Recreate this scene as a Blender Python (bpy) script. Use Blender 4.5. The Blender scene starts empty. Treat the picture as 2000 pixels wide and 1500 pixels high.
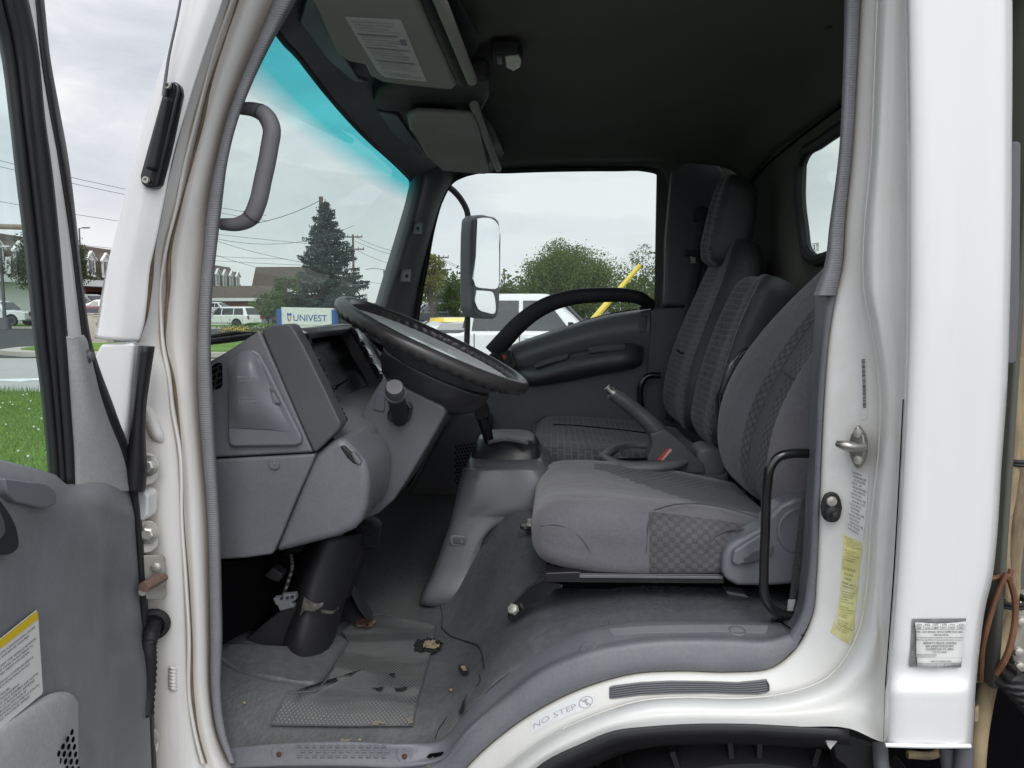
import bpy, bmesh, math, random
import numpy as np
from mathutils import Vector, Matrix, Euler
random.seed(7); RNG = np.random.default_rng(11)
R = math.radians
S = bpy.context.scene
COL = S.collection
V = Vector

# ------------------------------------------------------------------ camera
CAMZ = 1.5
cam_d = bpy.data.cameras.new('camera'); cam = bpy.data.objects.new('camera', cam_d); COL.objects.link(cam)
cam_d.sensor_width = 36; cam_d.lens = 27.0; cam_d.clip_start = 0.02; cam_d.clip_end = 3000
cam.location = (0, 0, CAMZ); cam.rotation_euler = (R(90 - 5.7), 0, R(3.1))
S.camera = cam
S.render.resolution_x, S.render.resolution_y = 1024, 768
_M = Euler((R(90 - 5.7), 0, R(3.1))).to_matrix()
_C = V((0, 0, CAMZ))

# measured lines of sight of the photograph, used to read off real positions on known planes
def ray(px, py):
    return _M @ V(((px - 1000) / 1500, (750 - py) / 1500, -1))
def at(px, py, Y):
    d = ray(px, py); return _C + d * (Y / d.y)
def atx(px, py, X):
    d = ray(px, py); return _C + d * (X / d.x)
def atz(px, py, Z):
    d = ray(px, py); return _C + d * ((Z - CAMZ) / d.z)
def atp(px, py, p0, n):
    d = ray(px, py); return _C + d * ((V(p0) - _C).dot(n) / d.dot(n))

# ------------------------------------------------------------------ objects
def empty(name, loc=(0, 0, 0), rz=0, label=None, cat=None, group=None):
    o = bpy.data.objects.new(name, None); o.empty_display_size = 0.2
    o.location = loc; o.rotation_euler = (0, 0, rz); COL.objects.link(o)
    tag(o, label, cat, group); return o
def tag(o, label=None, cat=None, group=None, kind=None):
    if label: o['label'] = label
    if cat: o['category'] = cat
    if group: o['group'] = group
    if kind: o['kind'] = kind
    return o
def wm(o):
    m = Matrix.Translation(o.location) @ o.rotation_euler.to_matrix().to_4x4()
    return (wm(o.parent) @ o.matrix_parent_inverse @ m) if o.parent else m
def link(name, me, mat, parent=None, label=None):
    o = bpy.data.objects.new(name, me); COL.objects.link(o)
    ms = mat if isinstance(mat, (list, tuple)) else [mat]
    for m in ms: me.materials.append(m)
    if parent is not None:
        o.parent = parent; o.matrix_parent_inverse = wm(parent).inverted()
    if label: o['label'] = label
    return o
def copy_tree(o, parent=None):
    c = o.copy(); COL.objects.link(c)
    if parent is not None: c.parent = parent
    for ch in list(o.children): copy_tree(ch, c)
    return c

def mesh(name, verts, faces, smooth=True, sharp=None, uvs=None, mi=None):
    me = bpy.data.meshes.new(name)
    me.from_pydata([tuple(v) for v in verts], [], faces)
    if uvs is not None:
        l = me.uv_layers.new(name='UVMap')
        idx = np.zeros(len(me.loops), dtype=np.int32); me.loops.foreach_get('vertex_index', idx)
        l.data.foreach_set('uv', np.asarray(uvs, dtype=np.float32)[idx].ravel())
    if mi is not None: me.polygons.foreach_set('material_index', np.asarray(mi, dtype=np.int32))
    if smooth: me.polygons.foreach_set('use_smooth', np.ones(len(me.polygons), dtype=bool))
    me.update()
    if sharp is not None: me.set_sharp_from_angle(angle=R(sharp))
    return me

def hermite(P, n):
    P = np.asarray(P, dtype=float)
    if len(P) < 3:
        t = np.linspace(0, 1, n + 1)[:, None]; return P[0] * (1 - t) + P[-1] * t
    h = np.maximum(np.linalg.norm(np.diff(P, axis=0), axis=1), 1e-6)
    d = np.diff(P, axis=0) / h[:, None]
    m = np.zeros_like(P)
    m[1:-1] = (d[1:] * h[:-1, None] + d[:-1] * h[1:, None]) / (h[1:] + h[:-1])[:, None]
    m[0] = d[0]; m[-1] = d[-1]
    out = []
    for i in range(len(h)):
        t = np.linspace(0, 1, n + 1)[:, None]
        if i < len(h) - 1: t = t[:-1]
        a = 2*t**3 - 3*t**2 + 1; b = t**3 - 2*t**2 + t; c = -2*t**3 + 3*t**2; e = t**3 - t**2
        out.append(a * P[i] + b * h[i] * m[i] + c * P[i+1] + e * h[i] * m[i+1])
    return np.concatenate(out)

def gridpts(rows, nr, nc):
    A = np.array([[tuple(p) for p in r] for r in rows], dtype=float)
    A = np.stack([hermite(A[i], nc) for i in range(len(A))])
    A = np.stack([hermite(A[:, j], nr) for j in range(A.shape[1])], axis=1)
    return A
def gridmesh(name, A, sharp=None, closed_c=False, mi=None):
    nr, nc = A.shape[:2]
    verts = A.reshape(-1, 3)
    du = np.linalg.norm(np.diff(A, axis=1), axis=2).mean(axis=0); dv = np.linalg.norm(np.diff(A, axis=0), axis=2).mean(axis=1)
    u = np.concatenate([[0], np.cumsum(du)]); v = np.concatenate([[0], np.cumsum(dv)])
    uv = np.stack(np.broadcast_arrays(u[None, :], v[:, None]), axis=-1).reshape(-1, 2)
    faces, mis = [], []
    for i in range(nr - 1):
        for j in range(nc - 1 + (1 if closed_c else 0)):
            k = (j + 1) % nc
            faces.append((i*nc + j, i*nc + k, (i+1)*nc + k, (i+1)*nc + j))
            if mi: mis.append(mi(i / (nr - 1), j / max(nc - 1, 1)))
    return mesh(name, verts, faces, True, sharp, uv, mis if mi else None)
def patch(name, rows, mat, parent=None, nr=4, nc=4, thick=0, sharp=None, label=None, mi=None, offset=-1):
    """a smooth surface through a grid of points"""
    A = gridpts(rows, nr, nc)
    o = link(name, gridmesh(name, A, sharp, mi=mi), mat, parent, label)
    if thick:
        m = o.modifiers.new('thickness', 'SOLIDIFY'); m.thickness = thick; m.offset = offset
    return o
def bevel(o, w, seg=3, ang=30):
    m = o.modifiers.new('bevel', 'BEVEL'); m.width = w; m.segments = seg; m.limit_method = 'ANGLE'; m.angle_limit = R(ang); m.harden_normals = False
    w_ = o.modifiers.new('normals', 'WEIGHTED_NORMAL'); w_.keep_sharp = True
    return o
def poly_prism(name, pts, vec, mat, parent=None, bw=0.004, seg=3, label=None, smooth_pts=0):
    """polygon of 3D points swept by vec"""
    pts = [V(p) for p in pts]
    if smooth_pts:
        P = hermite([tuple(p) for p in pts] + [tuple(pts[0])], smooth_pts)[:-1]; pts = [V(p) for p in P]
    vec = V(vec); n = len(pts)
    vs = pts + [p + vec for p in pts]
    nrm = V((0, 0, 0))
    for i in range(n): nrm += pts[i].cross(pts[(i+1) % n])
    f0 = list(range(n)); f1 = [n + i for i in range(n)]
    flip = nrm.dot(vec) > 0
    faces = [tuple(reversed(f0)) if flip else tuple(f0), tuple(f1) if flip else tuple(reversed(f1))]
    for i in range(n):
        j = (i + 1) % n
        faces.append((i, j, n + j, n + i) if flip else (j, i, n + i, n + j))
    o = link(name, mesh(name, vs, faces, True, None), mat, parent, label)
    if bw: bevel(o, bw, seg)
    else: o.data.polygons.foreach_set('use_smooth', np.zeros(len(o.data.polygons), dtype=bool))
    return o
def prism(name, px, Y0, Y1, mat, parent=None, bw=0.004, seg=3, label=None, smooth_pts=0):
    """outline read at depth Y0, swept back to Y1"""
    return poly_prism(name, [at(x, y, Y0) for x, y in px], (0, Y1 - Y0, 0), mat, parent, bw, seg, label, smooth_pts)

def tube_arrays(path, r, n=10, smooth=6, cap=True):
    P = np.array([tuple(p) for p in path], dtype=float)
    if smooth and len(P) > 2: P = hermite(P, smooth)
    m = len(P)
    rr = np.interp(np.linspace(0, 1, m), np.linspace(0, 1, len(r)), r) if isinstance(r, (list, tuple)) else np.full(m, r)
    T = np.gradient(P, axis=0); T /= np.maximum(np.linalg.norm(T, axis=1), 1e-9)[:, None]
    up = np.array([0, 0, 1.0]) if abs(T[0][2]) < 0.9 else np.array([1.0, 0, 0])
    N = np.cross(T[0], up); N /= np.linalg.norm(N)
    vs, fs = [], []
    for i in range(m):
        N = N - T[i] * N.dot(T[i]); N /= max(np.linalg.norm(N), 1e-9); B = np.cross(T[i], N)
        for k in range(n):
            a = 2 * math.pi * k / n
            vs.append(P[i] + rr[i] * (math.cos(a) * N + math.sin(a) * B))
    for i in range(m - 1):
        for k in range(n):
            q = (k + 1) % n
            fs.append((i*n + k, i*n + q, (i+1)*n + q, (i+1)*n + k))
    if cap:
        fs.append(tuple(reversed(range(n)))); fs.append(tuple((m-1)*n + k for k in range(n)))
    return vs, fs
def merge(parts):
    vs, fs = [], []
    for v, f in parts:
        o = len(vs); vs += list(v); fs += [tuple(i + o for i in q) for q in f]
    return vs, fs
def tube(name, path, r, mat, parent=None, n=10, smooth=6, label=None, sharp=40):
    vs, fs = tube_arrays(path, r, n, smooth)
    return link(name, mesh(name, vs, fs, True, sharp), mat, parent, label)
def raw(name, parts, mat, parent=None, sharp=35, label=None, bw=0):
    vs, fs = merge(parts)
    o = link(name, mesh(name, vs, fs, True, sharp), mat, parent, label)
    if bw: bevel(o, bw, 2)
    return o
def box_arrays(c, s, M=None):
    c = V(c); vs = []
    for x in (-.5, .5):
        for y in (-.5, .5):
            for z in (-.5, .5):
                p = V((x*s[0], y*s[1], z*s[2]))
                if M is not None: p = M @ p
                vs.append(c + p)
    return vs, [(0, 1, 3, 2), (4, 6, 7, 5), (0, 4, 5, 1), (2, 3, 7, 6), (0, 2, 6, 4), (1, 5, 7, 3)]
def box(name, c, s, mat, parent=None, bw=0.003, M=None, label=None):
    vs, fs = box_arrays(c, s, M)
    o = link(name, mesh(name, vs, fs), mat, parent, label)
    if bw: bevel(o, bw, 2)
    else: o.data.polygons.foreach_set('use_smooth', np.zeros(6, dtype=bool))
    return o
def cyl_arrays(p0, p1, r0, r1=None, n=16):
    return tube_arrays([p0, p1], [r0, r0 if r1 is None else r1], n, 0)
def disc_stack(c, axis, prof, n=20):
    """lathe: prof = [(distance along axis, radius)...]"""
    axis = V(axis).normalized(); a = axis.orthogonal().normalized(); b = axis.cross(a); c = V(c)
    vs, fs = [], []
    for d, r in prof:
        for k in range(n):
            t = 2 * math.pi * k / n
            vs.append(c + axis * d + (a * math.cos(t) + b * math.sin(t)) * max(r, 1e-5))
    for i in range(len(prof) - 1):
        for k in range(n):
            q = (k + 1) % n; fs.append((i*n + k, i*n + q, (i+1)*n + q, (i+1)*n + k))
    fs.append(tuple(reversed(range(n)))); fs.append(tuple((len(prof)-1)*n + k for k in range(n)))
    return vs, fs
def loft(name, loops, mat, parent=None, nr=3, nc=3, cap=True, sharp=None, label=None, mi=None):
    """closed cross-sections, smoothed both ways"""
    A = np.array([[tuple(p) for p in r] for r in loops], dtype=float)
    A = np.stack([closed_herm(a, nc) for a in A])
    A = np.stack([hermite(A[:, j], nr) for j in range(A.shape[1])], axis=1)
    nR, nC = A.shape[:2]
    du = np.linalg.norm(np.diff(A, axis=1), axis=2).max(axis=0); dv = np.linalg.norm(np.diff(A, axis=0), axis=2).mean(axis=1)
    u = np.concatenate([[0], np.cumsum(du)]); v = np.concatenate([[0], np.cumsum(dv)])
    uv = np.stack(np.broadcast_arrays(u[None, :], v[:, None]), axis=-1).reshape(-1, 2)
    faces, mis = [], []
    for i in range(nR - 1):
        for j in range(nC):
            k = (j + 1) % nC
            faces.append((i*nC + j, i*nC + k, (i+1)*nC + k, (i+1)*nC + j))
            mis.append(mi(i / (nR - 1), j / nC) if mi else 0)
    if cap:
        faces.append(tuple(reversed(range(nC)))); faces.append(tuple((nR-1)*nC + k for k in range(nC))); mis += [0, 0]
    return link(name, mesh(name, A.reshape(-1, 3), faces, True, sharp, uv, mis), mat, parent, label)
def closed_herm(P, n):
    P = np.asarray(P, dtype=float)
    Q = np.concatenate([P[-2:], P, P[:3]])
    H = hermite(Q, n)
    return H[2*n: 2*n + len(P)*n]

# ------------------------------------------------------------------ lettering
_tc = {}
def glyphs(text):
    if text in _tc: return _tc[text]
    cu = bpy.data.curves.new('t', 'FONT'); cu.body = text; cu.size = 1.0; cu.resolution_u = 3
    o = bpy.data.objects.new('t', cu); COL.objects.link(o)
    dg = bpy.context.evaluated_depsgraph_get()
    me = bpy.data.meshes.new_from_object(o.evaluated_get(dg))
    vs = [tuple(v.co) for v in me.vertices]; fs = [tuple(p.vertices) for p in me.polygons]
    bpy.data.objects.remove(o); bpy.data.curves.remove(cu); bpy.data.meshes.remove(me)
    _tc[text] = (vs, fs); return vs, fs
def text_on(name, lines, quad, mat, parent=None, off=0.0008, extra=None):
    """lines: (text, u0, v0, height, width or None) in fractions of a quad TL,TR,BR,BL; extra: polygons in the same fractions"""
    grid = None
    if isinstance(quad[0], (list, tuple)):
        grid = [[V(p) for p in r] for r in quad]; quad = (grid[0][0], grid[0][-1], grid[-1][-1], grid[-1][0])
    TL, TR, BR, BL = [V(q) for q in quad]
    n = (TR - TL).cross(BL - TL).normalized()
    if n.dot(_C - TL) < 0: n = -n
    W = (TR - TL).length; H = (BL - TL).length
    def mpg(u, v):
        a, b_ = min(max(u, 0), 1) * (len(grid[0]) - 1), min(max(v, 0), 1) * (len(grid) - 1)
        j, i = min(int(a), len(grid[0]) - 2), min(int(b_), len(grid) - 2); fu, fv = a - j, b_ - i
        return (grid[i][j] * (1-fu) + grid[i][j+1] * fu) * (1-fv) + (grid[i+1][j] * (1-fu) + grid[i+1][j+1] * fu) * fv + n * off
    def mp(u, v): return mpg(u, v) if grid else (TL * (1-u) + TR * u) * (1-v) + (BL * (1-u) + BR * u) * v + n * off
    parts = []
    for t, u0, v0, h, w in lines:
        vs, fs = glyphs(t)
        if not vs: continue
        xs = [p[0] for p in vs]; x0, x1 = min(xs), max(xs)
        sx = (w / (x1 - x0)) if w else (h * H / W) / 0.72
        parts.append(([mp(u0 + (x - x0) * sx, v0 - y * h / 0.72) for x, y, z in vs], fs))
    for poly in (extra or []):
        parts.append(([mp(u, v) for u, v in poly], [tuple(range(len(poly)))]))
    vs, fs = merge(parts)
    return link(name, mesh(name, vs, fs, False), mat, parent)
from mathutils.bvhtree import BVHTree
def tree_of(o): return BVHTree.FromPolygons([v.co for v in o.data.vertices], [tuple(p.vertices) for p in o.data.polygons])
def onto(tree, px, py, lift, Y=1.18):
    d = ray(px, py).normalized(); h = tree.ray_cast(_C, d)
    p = h[0] if h[0] is not None else at(px, py, Y)
    return p - d * lift
def skin(name, tree, rows, mat, parent, lift=.0012, thick=.0004, label=None, n=5):
    """a thin sticker laid on a panel: rows of line-of-sight corners, refined and dropped on the surface"""
    g = []
    for i in range(len(rows) - 1):
        for k in range(n if i < len(rows) - 2 else n + 1):
            t = k / n; r = [(a[0] * (1-t) + b[0] * t, a[1] * (1-t) + b[1] * t) for a, b in zip(rows[i], rows[i+1])]
            line = []
            for j in range(len(r) - 1):
                for m in range(n if j < len(r) - 2 else n + 1):
                    u = m / n; line.append(onto(tree, r[j][0] * (1-u) + r[j+1][0] * u, r[j][1] * (1-u) + r[j+1][1] * u, lift))
            g.append(line)
    A = np.array([[tuple(p) for p in r] for r in g])
    o = link(name, gridmesh(name, A), mat, parent, label)
    return o, g
def rect(u0, v0, u1, v1): return [(u0, v0), (u1, v0), (u1, v1), (u0, v1)]
# ------------------------------------------------------------------ materials
def _nodes(name):
    m = bpy.data.materials.new(name); m.use_nodes = True
    nt = m.node_tree; nt.nodes.clear()
    out = nt.nodes.new('ShaderNodeOutputMaterial')
    return m, nt, out
class NB:
    def __init__(s, nt): s.nt = nt
    def n(s, t, **k):
        x = s.nt.nodes.new('ShaderNode' + t)
        for a, b in k.items():
            if a.startswith('i_'): x.inputs[a[2:].replace('_', ' ')].default_value = b
            else: setattr(x, a, b)
        return x
    def l(s, a, b): s.nt.links.new(a, b)
    def val(s, x, sock):
        if hasattr(x, 'links'): s.l(x, sock)
        else: sock.default_value = x
    def math(s, op, a, b=0.0, c=None, clamp=False):
        x = s.n('Math', operation=op); x.use_clamp = clamp
        s.val(a, x.inputs[0]); s.val(b, x.inputs[1])
        if c is not None: s.val(c, x.inputs[2])
        return x.outputs[0]
    def mix(s, f, a, b, mode='MIX'):
        x = s.n('Mix', data_type='RGBA', blend_type=mode); s.val(f, x.inputs[0])
        s.val(a, x.inputs[6]); s.val(b, x.inputs[7]); return x.outputs[2]
    def noise(s, vec, scale, detail=3, rough=0.55, dist=0):
        x = s.n('TexNoise'); x.inputs['Scale'].default_value = scale; x.inputs['Detail'].default_value = detail
        x.inputs['Roughness'].default_value = rough; x.inputs['Distortion'].default_value = dist
        if vec is not None: s.l(vec, x.inputs['Vector'])
        return x.outputs['Fac']
    def ramp(s, f, stops):
        x = s.n('ValToRGB'); s.val(f, x.inputs[0]); e = x.color_ramp.elements
        while len(e) < len(stops): e.new(0.5)
        for i, (p, c) in enumerate(stops): e[i].position = p; e[i].color = c if len(c) == 4 else (*c, 1)
        return x.outputs[0]
    def rmap(s, f, a, b, c=0.0, d=1.0):
        x = s.n('MapRange'); x.clamp = True
        for i, q in enumerate((f, a, b, c, d)): s.val(q, x.inputs[i])
        return x.outputs[0]
    def bump(s, h, st=0.3, dist=0.001, nrm=None):
        x = s.n('Bump'); x.inputs['Strength'].default_value = st; x.inputs['Distance'].default_value = dist
        s.l(h, x.inputs['Height'])
        if nrm is not None: s.l(nrm, x.inputs['Normal'])
        return x.outputs['Normal']
    def coord(s, kind='Object', scale=None, rot=None):
        c = s.n('TexCoord').outputs[kind]
        if scale is None and rot is None: return c
        mp = s.n('Mapping'); s.l(c, mp.inputs[0])
        if scale: mp.inputs['Scale'].default_value = scale
        if rot: mp.inputs['Rotation'].default_value = rot
        return mp.outputs[0]
    def sep(s, v):
        x = s.n('SeparateXYZ'); s.l(v, x.inputs[0]); return x.outputs
def c4(c): return (c[0], c[1], c[2], 1.0)

def surf(name, col, rough=0.5, metal=0.0, wrinkle=0.0, grain=0.0, grain_scale=900, var=0.12, var_scale=6, dirt=None, dirt_amt=0.0, dirt_scale=(3, 3, 3),
         coat=0.0, spec=0.5, sheen=0.0, rough_var=0.12, fine=0.0):
    """general painted / moulded / cloth surface with mottling, grain and grime"""
    m, nt, out = _nodes(name); b = NB(nt)
    p = b.n('BsdfPrincipled'); b.l(p.outputs[0], out.inputs[0])
    co = b.coord()
    n1 = b.noise(co, var_scale, 4, 0.6)
    f = b.rmap(n1, 0.3, 0.7, 1 - var, 1 + var)
    c = b.mix(1.0, c4(col), f, 'MULTIPLY')
    if fine:
        n3 = b.noise(co, 220, 2, 0.6); c = b.mix(1.0, c, b.rmap(n3, 0.3, 0.7, 1 - fine, 1 + fine), 'MULTIPLY')
    if dirt is not None:
        n2 = b.noise(b.coord('Object', dirt_scale), 1.0, 6, 0.7, 0.4)
        c = b.mix(b.rmap(n2, 0.48, 0.75, 0.0, dirt_amt), c, c4(dirt))
    b.l(c, p.inputs['Base Color'])
    b.l(b.rmap(n1, 0.3, 0.7, max(rough - rough_var, 0.03), min(rough + rough_var, 1)), p.inputs['Roughness'])
    p.inputs['Metallic'].default_value = metal
    p.inputs['Coat Weight'].default_value = coat; p.inputs['Specular IOR Level'].default_value = spec
    if sheen: p.inputs['Sheen Weight'].default_value = sheen; p.inputs['Sheen Roughness'].default_value = 0.5
    if wrinkle:
        h = b.math('MULTIPLY_ADD', b.noise(co, 13, 2, 0.5, 1.2), 1.0, b.math('MULTIPLY', b.noise(co, grain_scale, 2, 0.6), 0.12))
        b.l(b.bump(h, wrinkle, 0.02), p.inputs['Normal'])
    elif grain:
        h = b.noise(co, grain_scale, 2, 0.6)
        b.l(b.bump(h, grain, 0.0006), p.inputs['Normal'])
    return m

def glass(name, tint=(0.86, 0.95, 0.92), refl=0.06, haze=0.0, haze_col=(0.8, 0.85, 0.85), band=None, streak=0.0):
    """thin glazing: tinted see-through, a mirror share that grows at grazing angles, a whitish haze mixed in"""
    m, nt, out = _nodes(name); b = NB(nt)
    tr = b.n('BsdfTransparent'); gl = b.n('BsdfGlossy'); gl.inputs['Roughness'].default_value = 0.02
    co = b.coord()
    t = c4(tint)
    if band:   # shade band along the top edge: (z start, z full, colour)
        z = b.sep(co)[2]
        f = b.rmap(z, band[0], band[1]); f = b.math('SMOOTHSTEP', f, 0.0) if False else f
        t = b.mix(f, c4(tint), c4(band[2]))
    b.val(t, tr.inputs[0])
    lw = b.n('LayerWeight'); lw.inputs['Blend'].default_value = 0.18
    f = b.math('MULTIPLY_ADD', lw.outputs['Fresnel'], 0.55, refl * 0.4, clamp=True)
    mx = b.n('MixShader'); b.l(f, mx.inputs[0]); b.l(tr.outputs[0], mx.inputs[1]); b.l(gl.outputs[0], mx.inputs[2])
    cur = mx.outputs[0]
    if haze:  # pale diffuse veil laid over the glass for a washed-out look
        df = b.n('BsdfDiffuse'); df.inputs[0].default_value = c4(haze_col)
        tl = b.n('BsdfTranslucent'); tl.inputs[0].default_value = c4(haze_col)
        ad = b.n('MixShader'); ad.inputs[0].default_value = 0.5; b.l(df.outputs[0], ad.inputs[1]); b.l(tl.outputs[0], ad.inputs[2])
        n = b.noise(b.coord('Object', (1, 2.0, 5)), 2.2, 5, 0.65, 0.6)
        hz = b.rmap(n, 0.3, 0.75, haze * 0.5, haze * 1.5)
        m2 = b.n('MixShader'); b.l(hz, m2.inputs[0]); b.l(cur, m2.inputs[1]); b.l(ad.outputs[0], m2.inputs[2]); cur = m2.outputs[0]
    b.l(cur, out.inputs[0])
    return m

def weave(name, c1, c2, su, sv, rough=0.9, line=None, bump=0.6, kind='checker', sheen=0.2):
    """woven seat cloth laid out in the cloth's own metres (UV)"""
    m, nt, out = _nodes(name); b = NB(nt)
    p = b.n('BsdfPrincipled'); b.l(p.outputs[0], out.inputs[0])
    uv = b.n('TexCoord').outputs['UV']
    nz = b.n('TexNoise'); nz.inputs['Scale'].default_value = 25; b.l(uv, nz.inputs['Vector'])
    mm = b.n('Mix', data_type='VECTOR'); mm.inputs[0].default_value = 0.006
    b.l(uv, mm.inputs[4]); b.l(nz.outputs['Color'], mm.inputs[5])
    x = b.sep(mm.outputs[1]); u, v = x[0], x[1]
    if kind == 'checker':
        a = b.math('SINE', b.math('MULTIPLY', u, su * math.pi)); d = b.math('SINE', b.math('MULTIPLY', v, sv * math.pi))
        f = b.math('MULTIPLY_ADD', b.math('MULTIPLY', a, d), 2.2, 0.5, clamp=True)
        fine = b.math('MULTIPLY', b.math('SINE', b.math('MULTIPLY', u, su * 9 * math.pi)), b.math('SINE', b.math('MULTIPLY', v, sv * 9 * math.pi)))
        f = b.math('MULTIPLY_ADD', fine, 0.12, f, clamp=True)
        h = f
    else:   # embossed blocks with a stitched outline, rows staggered
        br = b.n('TexBrick'); br.inputs['Scale'].default_value = 1.0
        br.inputs['Brick Width'].default_value = su; br.inputs['Row Height'].default_value = sv
        br.inputs['Mortar Size'].default_value = 0.0022; br.inputs['Mortar Smooth'].default_value = 0.4
        br.inputs['Color1'].default_value = (0.25, 0.25, 0.25, 1); br.inputs['Color2'].default_value = (0.6, 0.6, 0.6, 1); br.inputs['Mortar'].default_value = (1, 1, 1, 1)
        b.l(mm.outputs[1], br.inputs['Vector'])
        f = b.math('MULTIPLY', br.outputs['Color'], 0.8)
        h = b.math('SUBTRACT', 1.0, br.outputs['Fac'])
    n1 = b.noise(b.coord(), 9, 4, 0.6)
    c = b.mix(f, c4(c1), c4(c2)); c = b.mix(1.0, c, b.rmap(n1, 0.3, 0.7, 0.85, 1.15), 'MULTIPLY')
    b.l(c, p.inputs['Base Color']); p.inputs['Roughness'].default_value = rough
    p.inputs['Sheen Weight'].default_value = sheen; p.inputs['Specular IOR Level'].default_value = 0.3
    b.l(b.bump(h, bump, 0.0015), p.inputs['Normal'])
    return m

def vinyl(name, col, rough=0.5, dirt=(0.155, 0.15, 0.135), amt=0.45):
    m, nt, out = _nodes(name); b = NB(nt)
    p = b.n('BsdfPrincipled'); b.l(p.outputs[0], out.inputs[0]); co = b.coord()
    big = b.noise(co, 5, 5, 0.65, 0.3); sm = b.noise(co, 60, 4, 0.7)
    z = b.sep(co)[2]; low = b.rmap(z, 0.95, 0.80)          # grime gathers on the low floor
    df = b.math('MULTIPLY', b.rmap(big, 0.38, 0.72, 0.25, 1.0), low); df = b.math('MULTIPLY', df, amt)
    c = b.mix(df, c4(col), c4(dirt)); c = b.mix(1.0, c, b.rmap(sm, 0.25, 0.75, 0.8, 1.2), 'MULTIPLY')
    b.l(c, p.inputs['Base Color'])
    b.l(b.math('MULTIPLY_ADD', low, 0.22, b.rmap(big, 0.3, 0.7, rough - 0.08, rough + 0.1)), p.inputs['Roughness'])
    vo = b.n('TexVoronoi'); vo.inputs['Scale'].default_value = 135; b.l(co, vo.inputs['Vector'])
    h = b.math('MULTIPLY_ADD', b.noise(co, 9, 2, 0.5), 1.8, b.math('MULTIPLY', vo.outputs['Distance'], 1.3))
    b.l(b.bump(h, 0.22, 0.0020), p.inputs['Normal'])
    return m

def tread(name, col, dot, pitch=0.0075, dark_bias=0.5):
    """rubber pad with rows of small round holes that show dark where worn"""
    m, nt, out = _nodes(name); b = NB(nt)
    p = b.n('BsdfPrincipled'); b.l(p.outputs[0], out.inputs[0])
    co = b.coord(); x = b.sep(co)
    s = 2 * math.pi / pitch
    u = b.math('ADD', x[0], x[1]); w = b.math('SUBTRACT', x[0], x[1])
    a = b.math('MULTIPLY', b.math('COSINE', b.math('MULTIPLY', u, s * 0.5)), b.math('COSINE', b.math('MULTIPLY', w, s * 0.5)))
    d = b.rmap(b.math('ABSOLUTE', a), 0.45, 0.75)
    wear = b.noise(b.coord('Object', (3.2, 10, 1), (0, 0, 0.3)), 1.25, 3, 0.5, 0.4)
    wm_ = b.rmap(wear, 0.45, 0.58)
    big = b.noise(co, 9, 5, 0.7)
    base = b.mix(b.rmap(big, 0.35, 0.7), c4(col), (0.122, 0.121, 0.116, 1))
    light = b.mix(d, base, b.mix(0.55, base, (0.27, 0.275, 0.275, 1)))
    darkc = b.mix(d, base, c4(dot))
    b.l(b.mix(wm_, light, darkc), p.inputs['Base Color']); p.inputs['Roughness'].default_value = 0.75
    b.l(b.bump(d, 0.4, 0.001), p.inputs['Normal'])
    return m

def paint(name, col=(0.775, 0.78, 0.775), rough=0.25, grime=(0.36, 0.29, 0.2), amt=0.55, streak=(9, 9, 1.2), coat=0.6):
    m, nt, out = _nodes(name); b = NB(nt)
    p = b.n('BsdfPrincipled'); b.l(p.outputs[0], out.inputs[0]); co = b.coord()
    st = b.noise(b.coord('Object', streak), 2.2, 6, 0.72, 0.5); sp = b.noise(co, 55, 5, 0.75); big = b.noise(co, 3.2, 3, 0.5)
    f = b.math('MULTIPLY', b.rmap(st, 0.45, 0.78), b.rmap(big, 0.35, 0.62, 0.25, 1.0))
    f = b.math('MULTIPLY', f, amt)
    f2 = b.math('MULTIPLY', b.rmap(sp, 0.64, 0.76), 0.6 * amt)
    f = b.math('MAXIMUM', f, f2)
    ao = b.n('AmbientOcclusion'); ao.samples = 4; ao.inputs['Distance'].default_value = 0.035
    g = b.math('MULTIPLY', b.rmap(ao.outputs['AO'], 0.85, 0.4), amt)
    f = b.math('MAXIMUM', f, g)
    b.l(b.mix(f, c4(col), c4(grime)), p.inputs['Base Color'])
    b.l(b.math('MULTIPLY_ADD', f, 0.5, rough), p.inputs['Roughness'])
    p.inputs['Coat Weight'].default_value = coat; p.inputs['Coat Roughness'].default_value = 0.14
    b.l(b.bump(b.noise(co, 25, 2, 0.5), 0.06, 0.002), p.inputs['Normal'])
    return m

def ribbed(name, col, pitch=0.006, axis=2, rough=0.7, depth=0.0015, amt=0.6):
    m, nt, out = _nodes(name); b = NB(nt)
    p = b.n('BsdfPrincipled'); b.l(p.outputs[0], out.inputs[0]); co = b.coord()
    x = b.sep(co)[axis]
    nz = b.noise(co, 40, 3, 0.6)
    w = b.math('SINE', b.math('MULTIPLY_ADD', nz, 3.5, b.math('MULTIPLY', x, 2 * math.pi / pitch)))
    c = b.mix(b.rmap(w, -1, 1, 0.0, 0.35), c4(col), c4([q * 0.72 for q in col]))
    c = b.mix(1.0, c, b.rmap(b.noise(co, 7, 4, 0.6), 0.3, 0.7, 0.8, 1.15), 'MULTIPLY')
    b.l(c, p.inputs['Base Color']); p.inputs['Roughness'].default_value = rough
    b.l(b.bump(w, amt, depth), p.inputs['Normal'])
    return m

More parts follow.
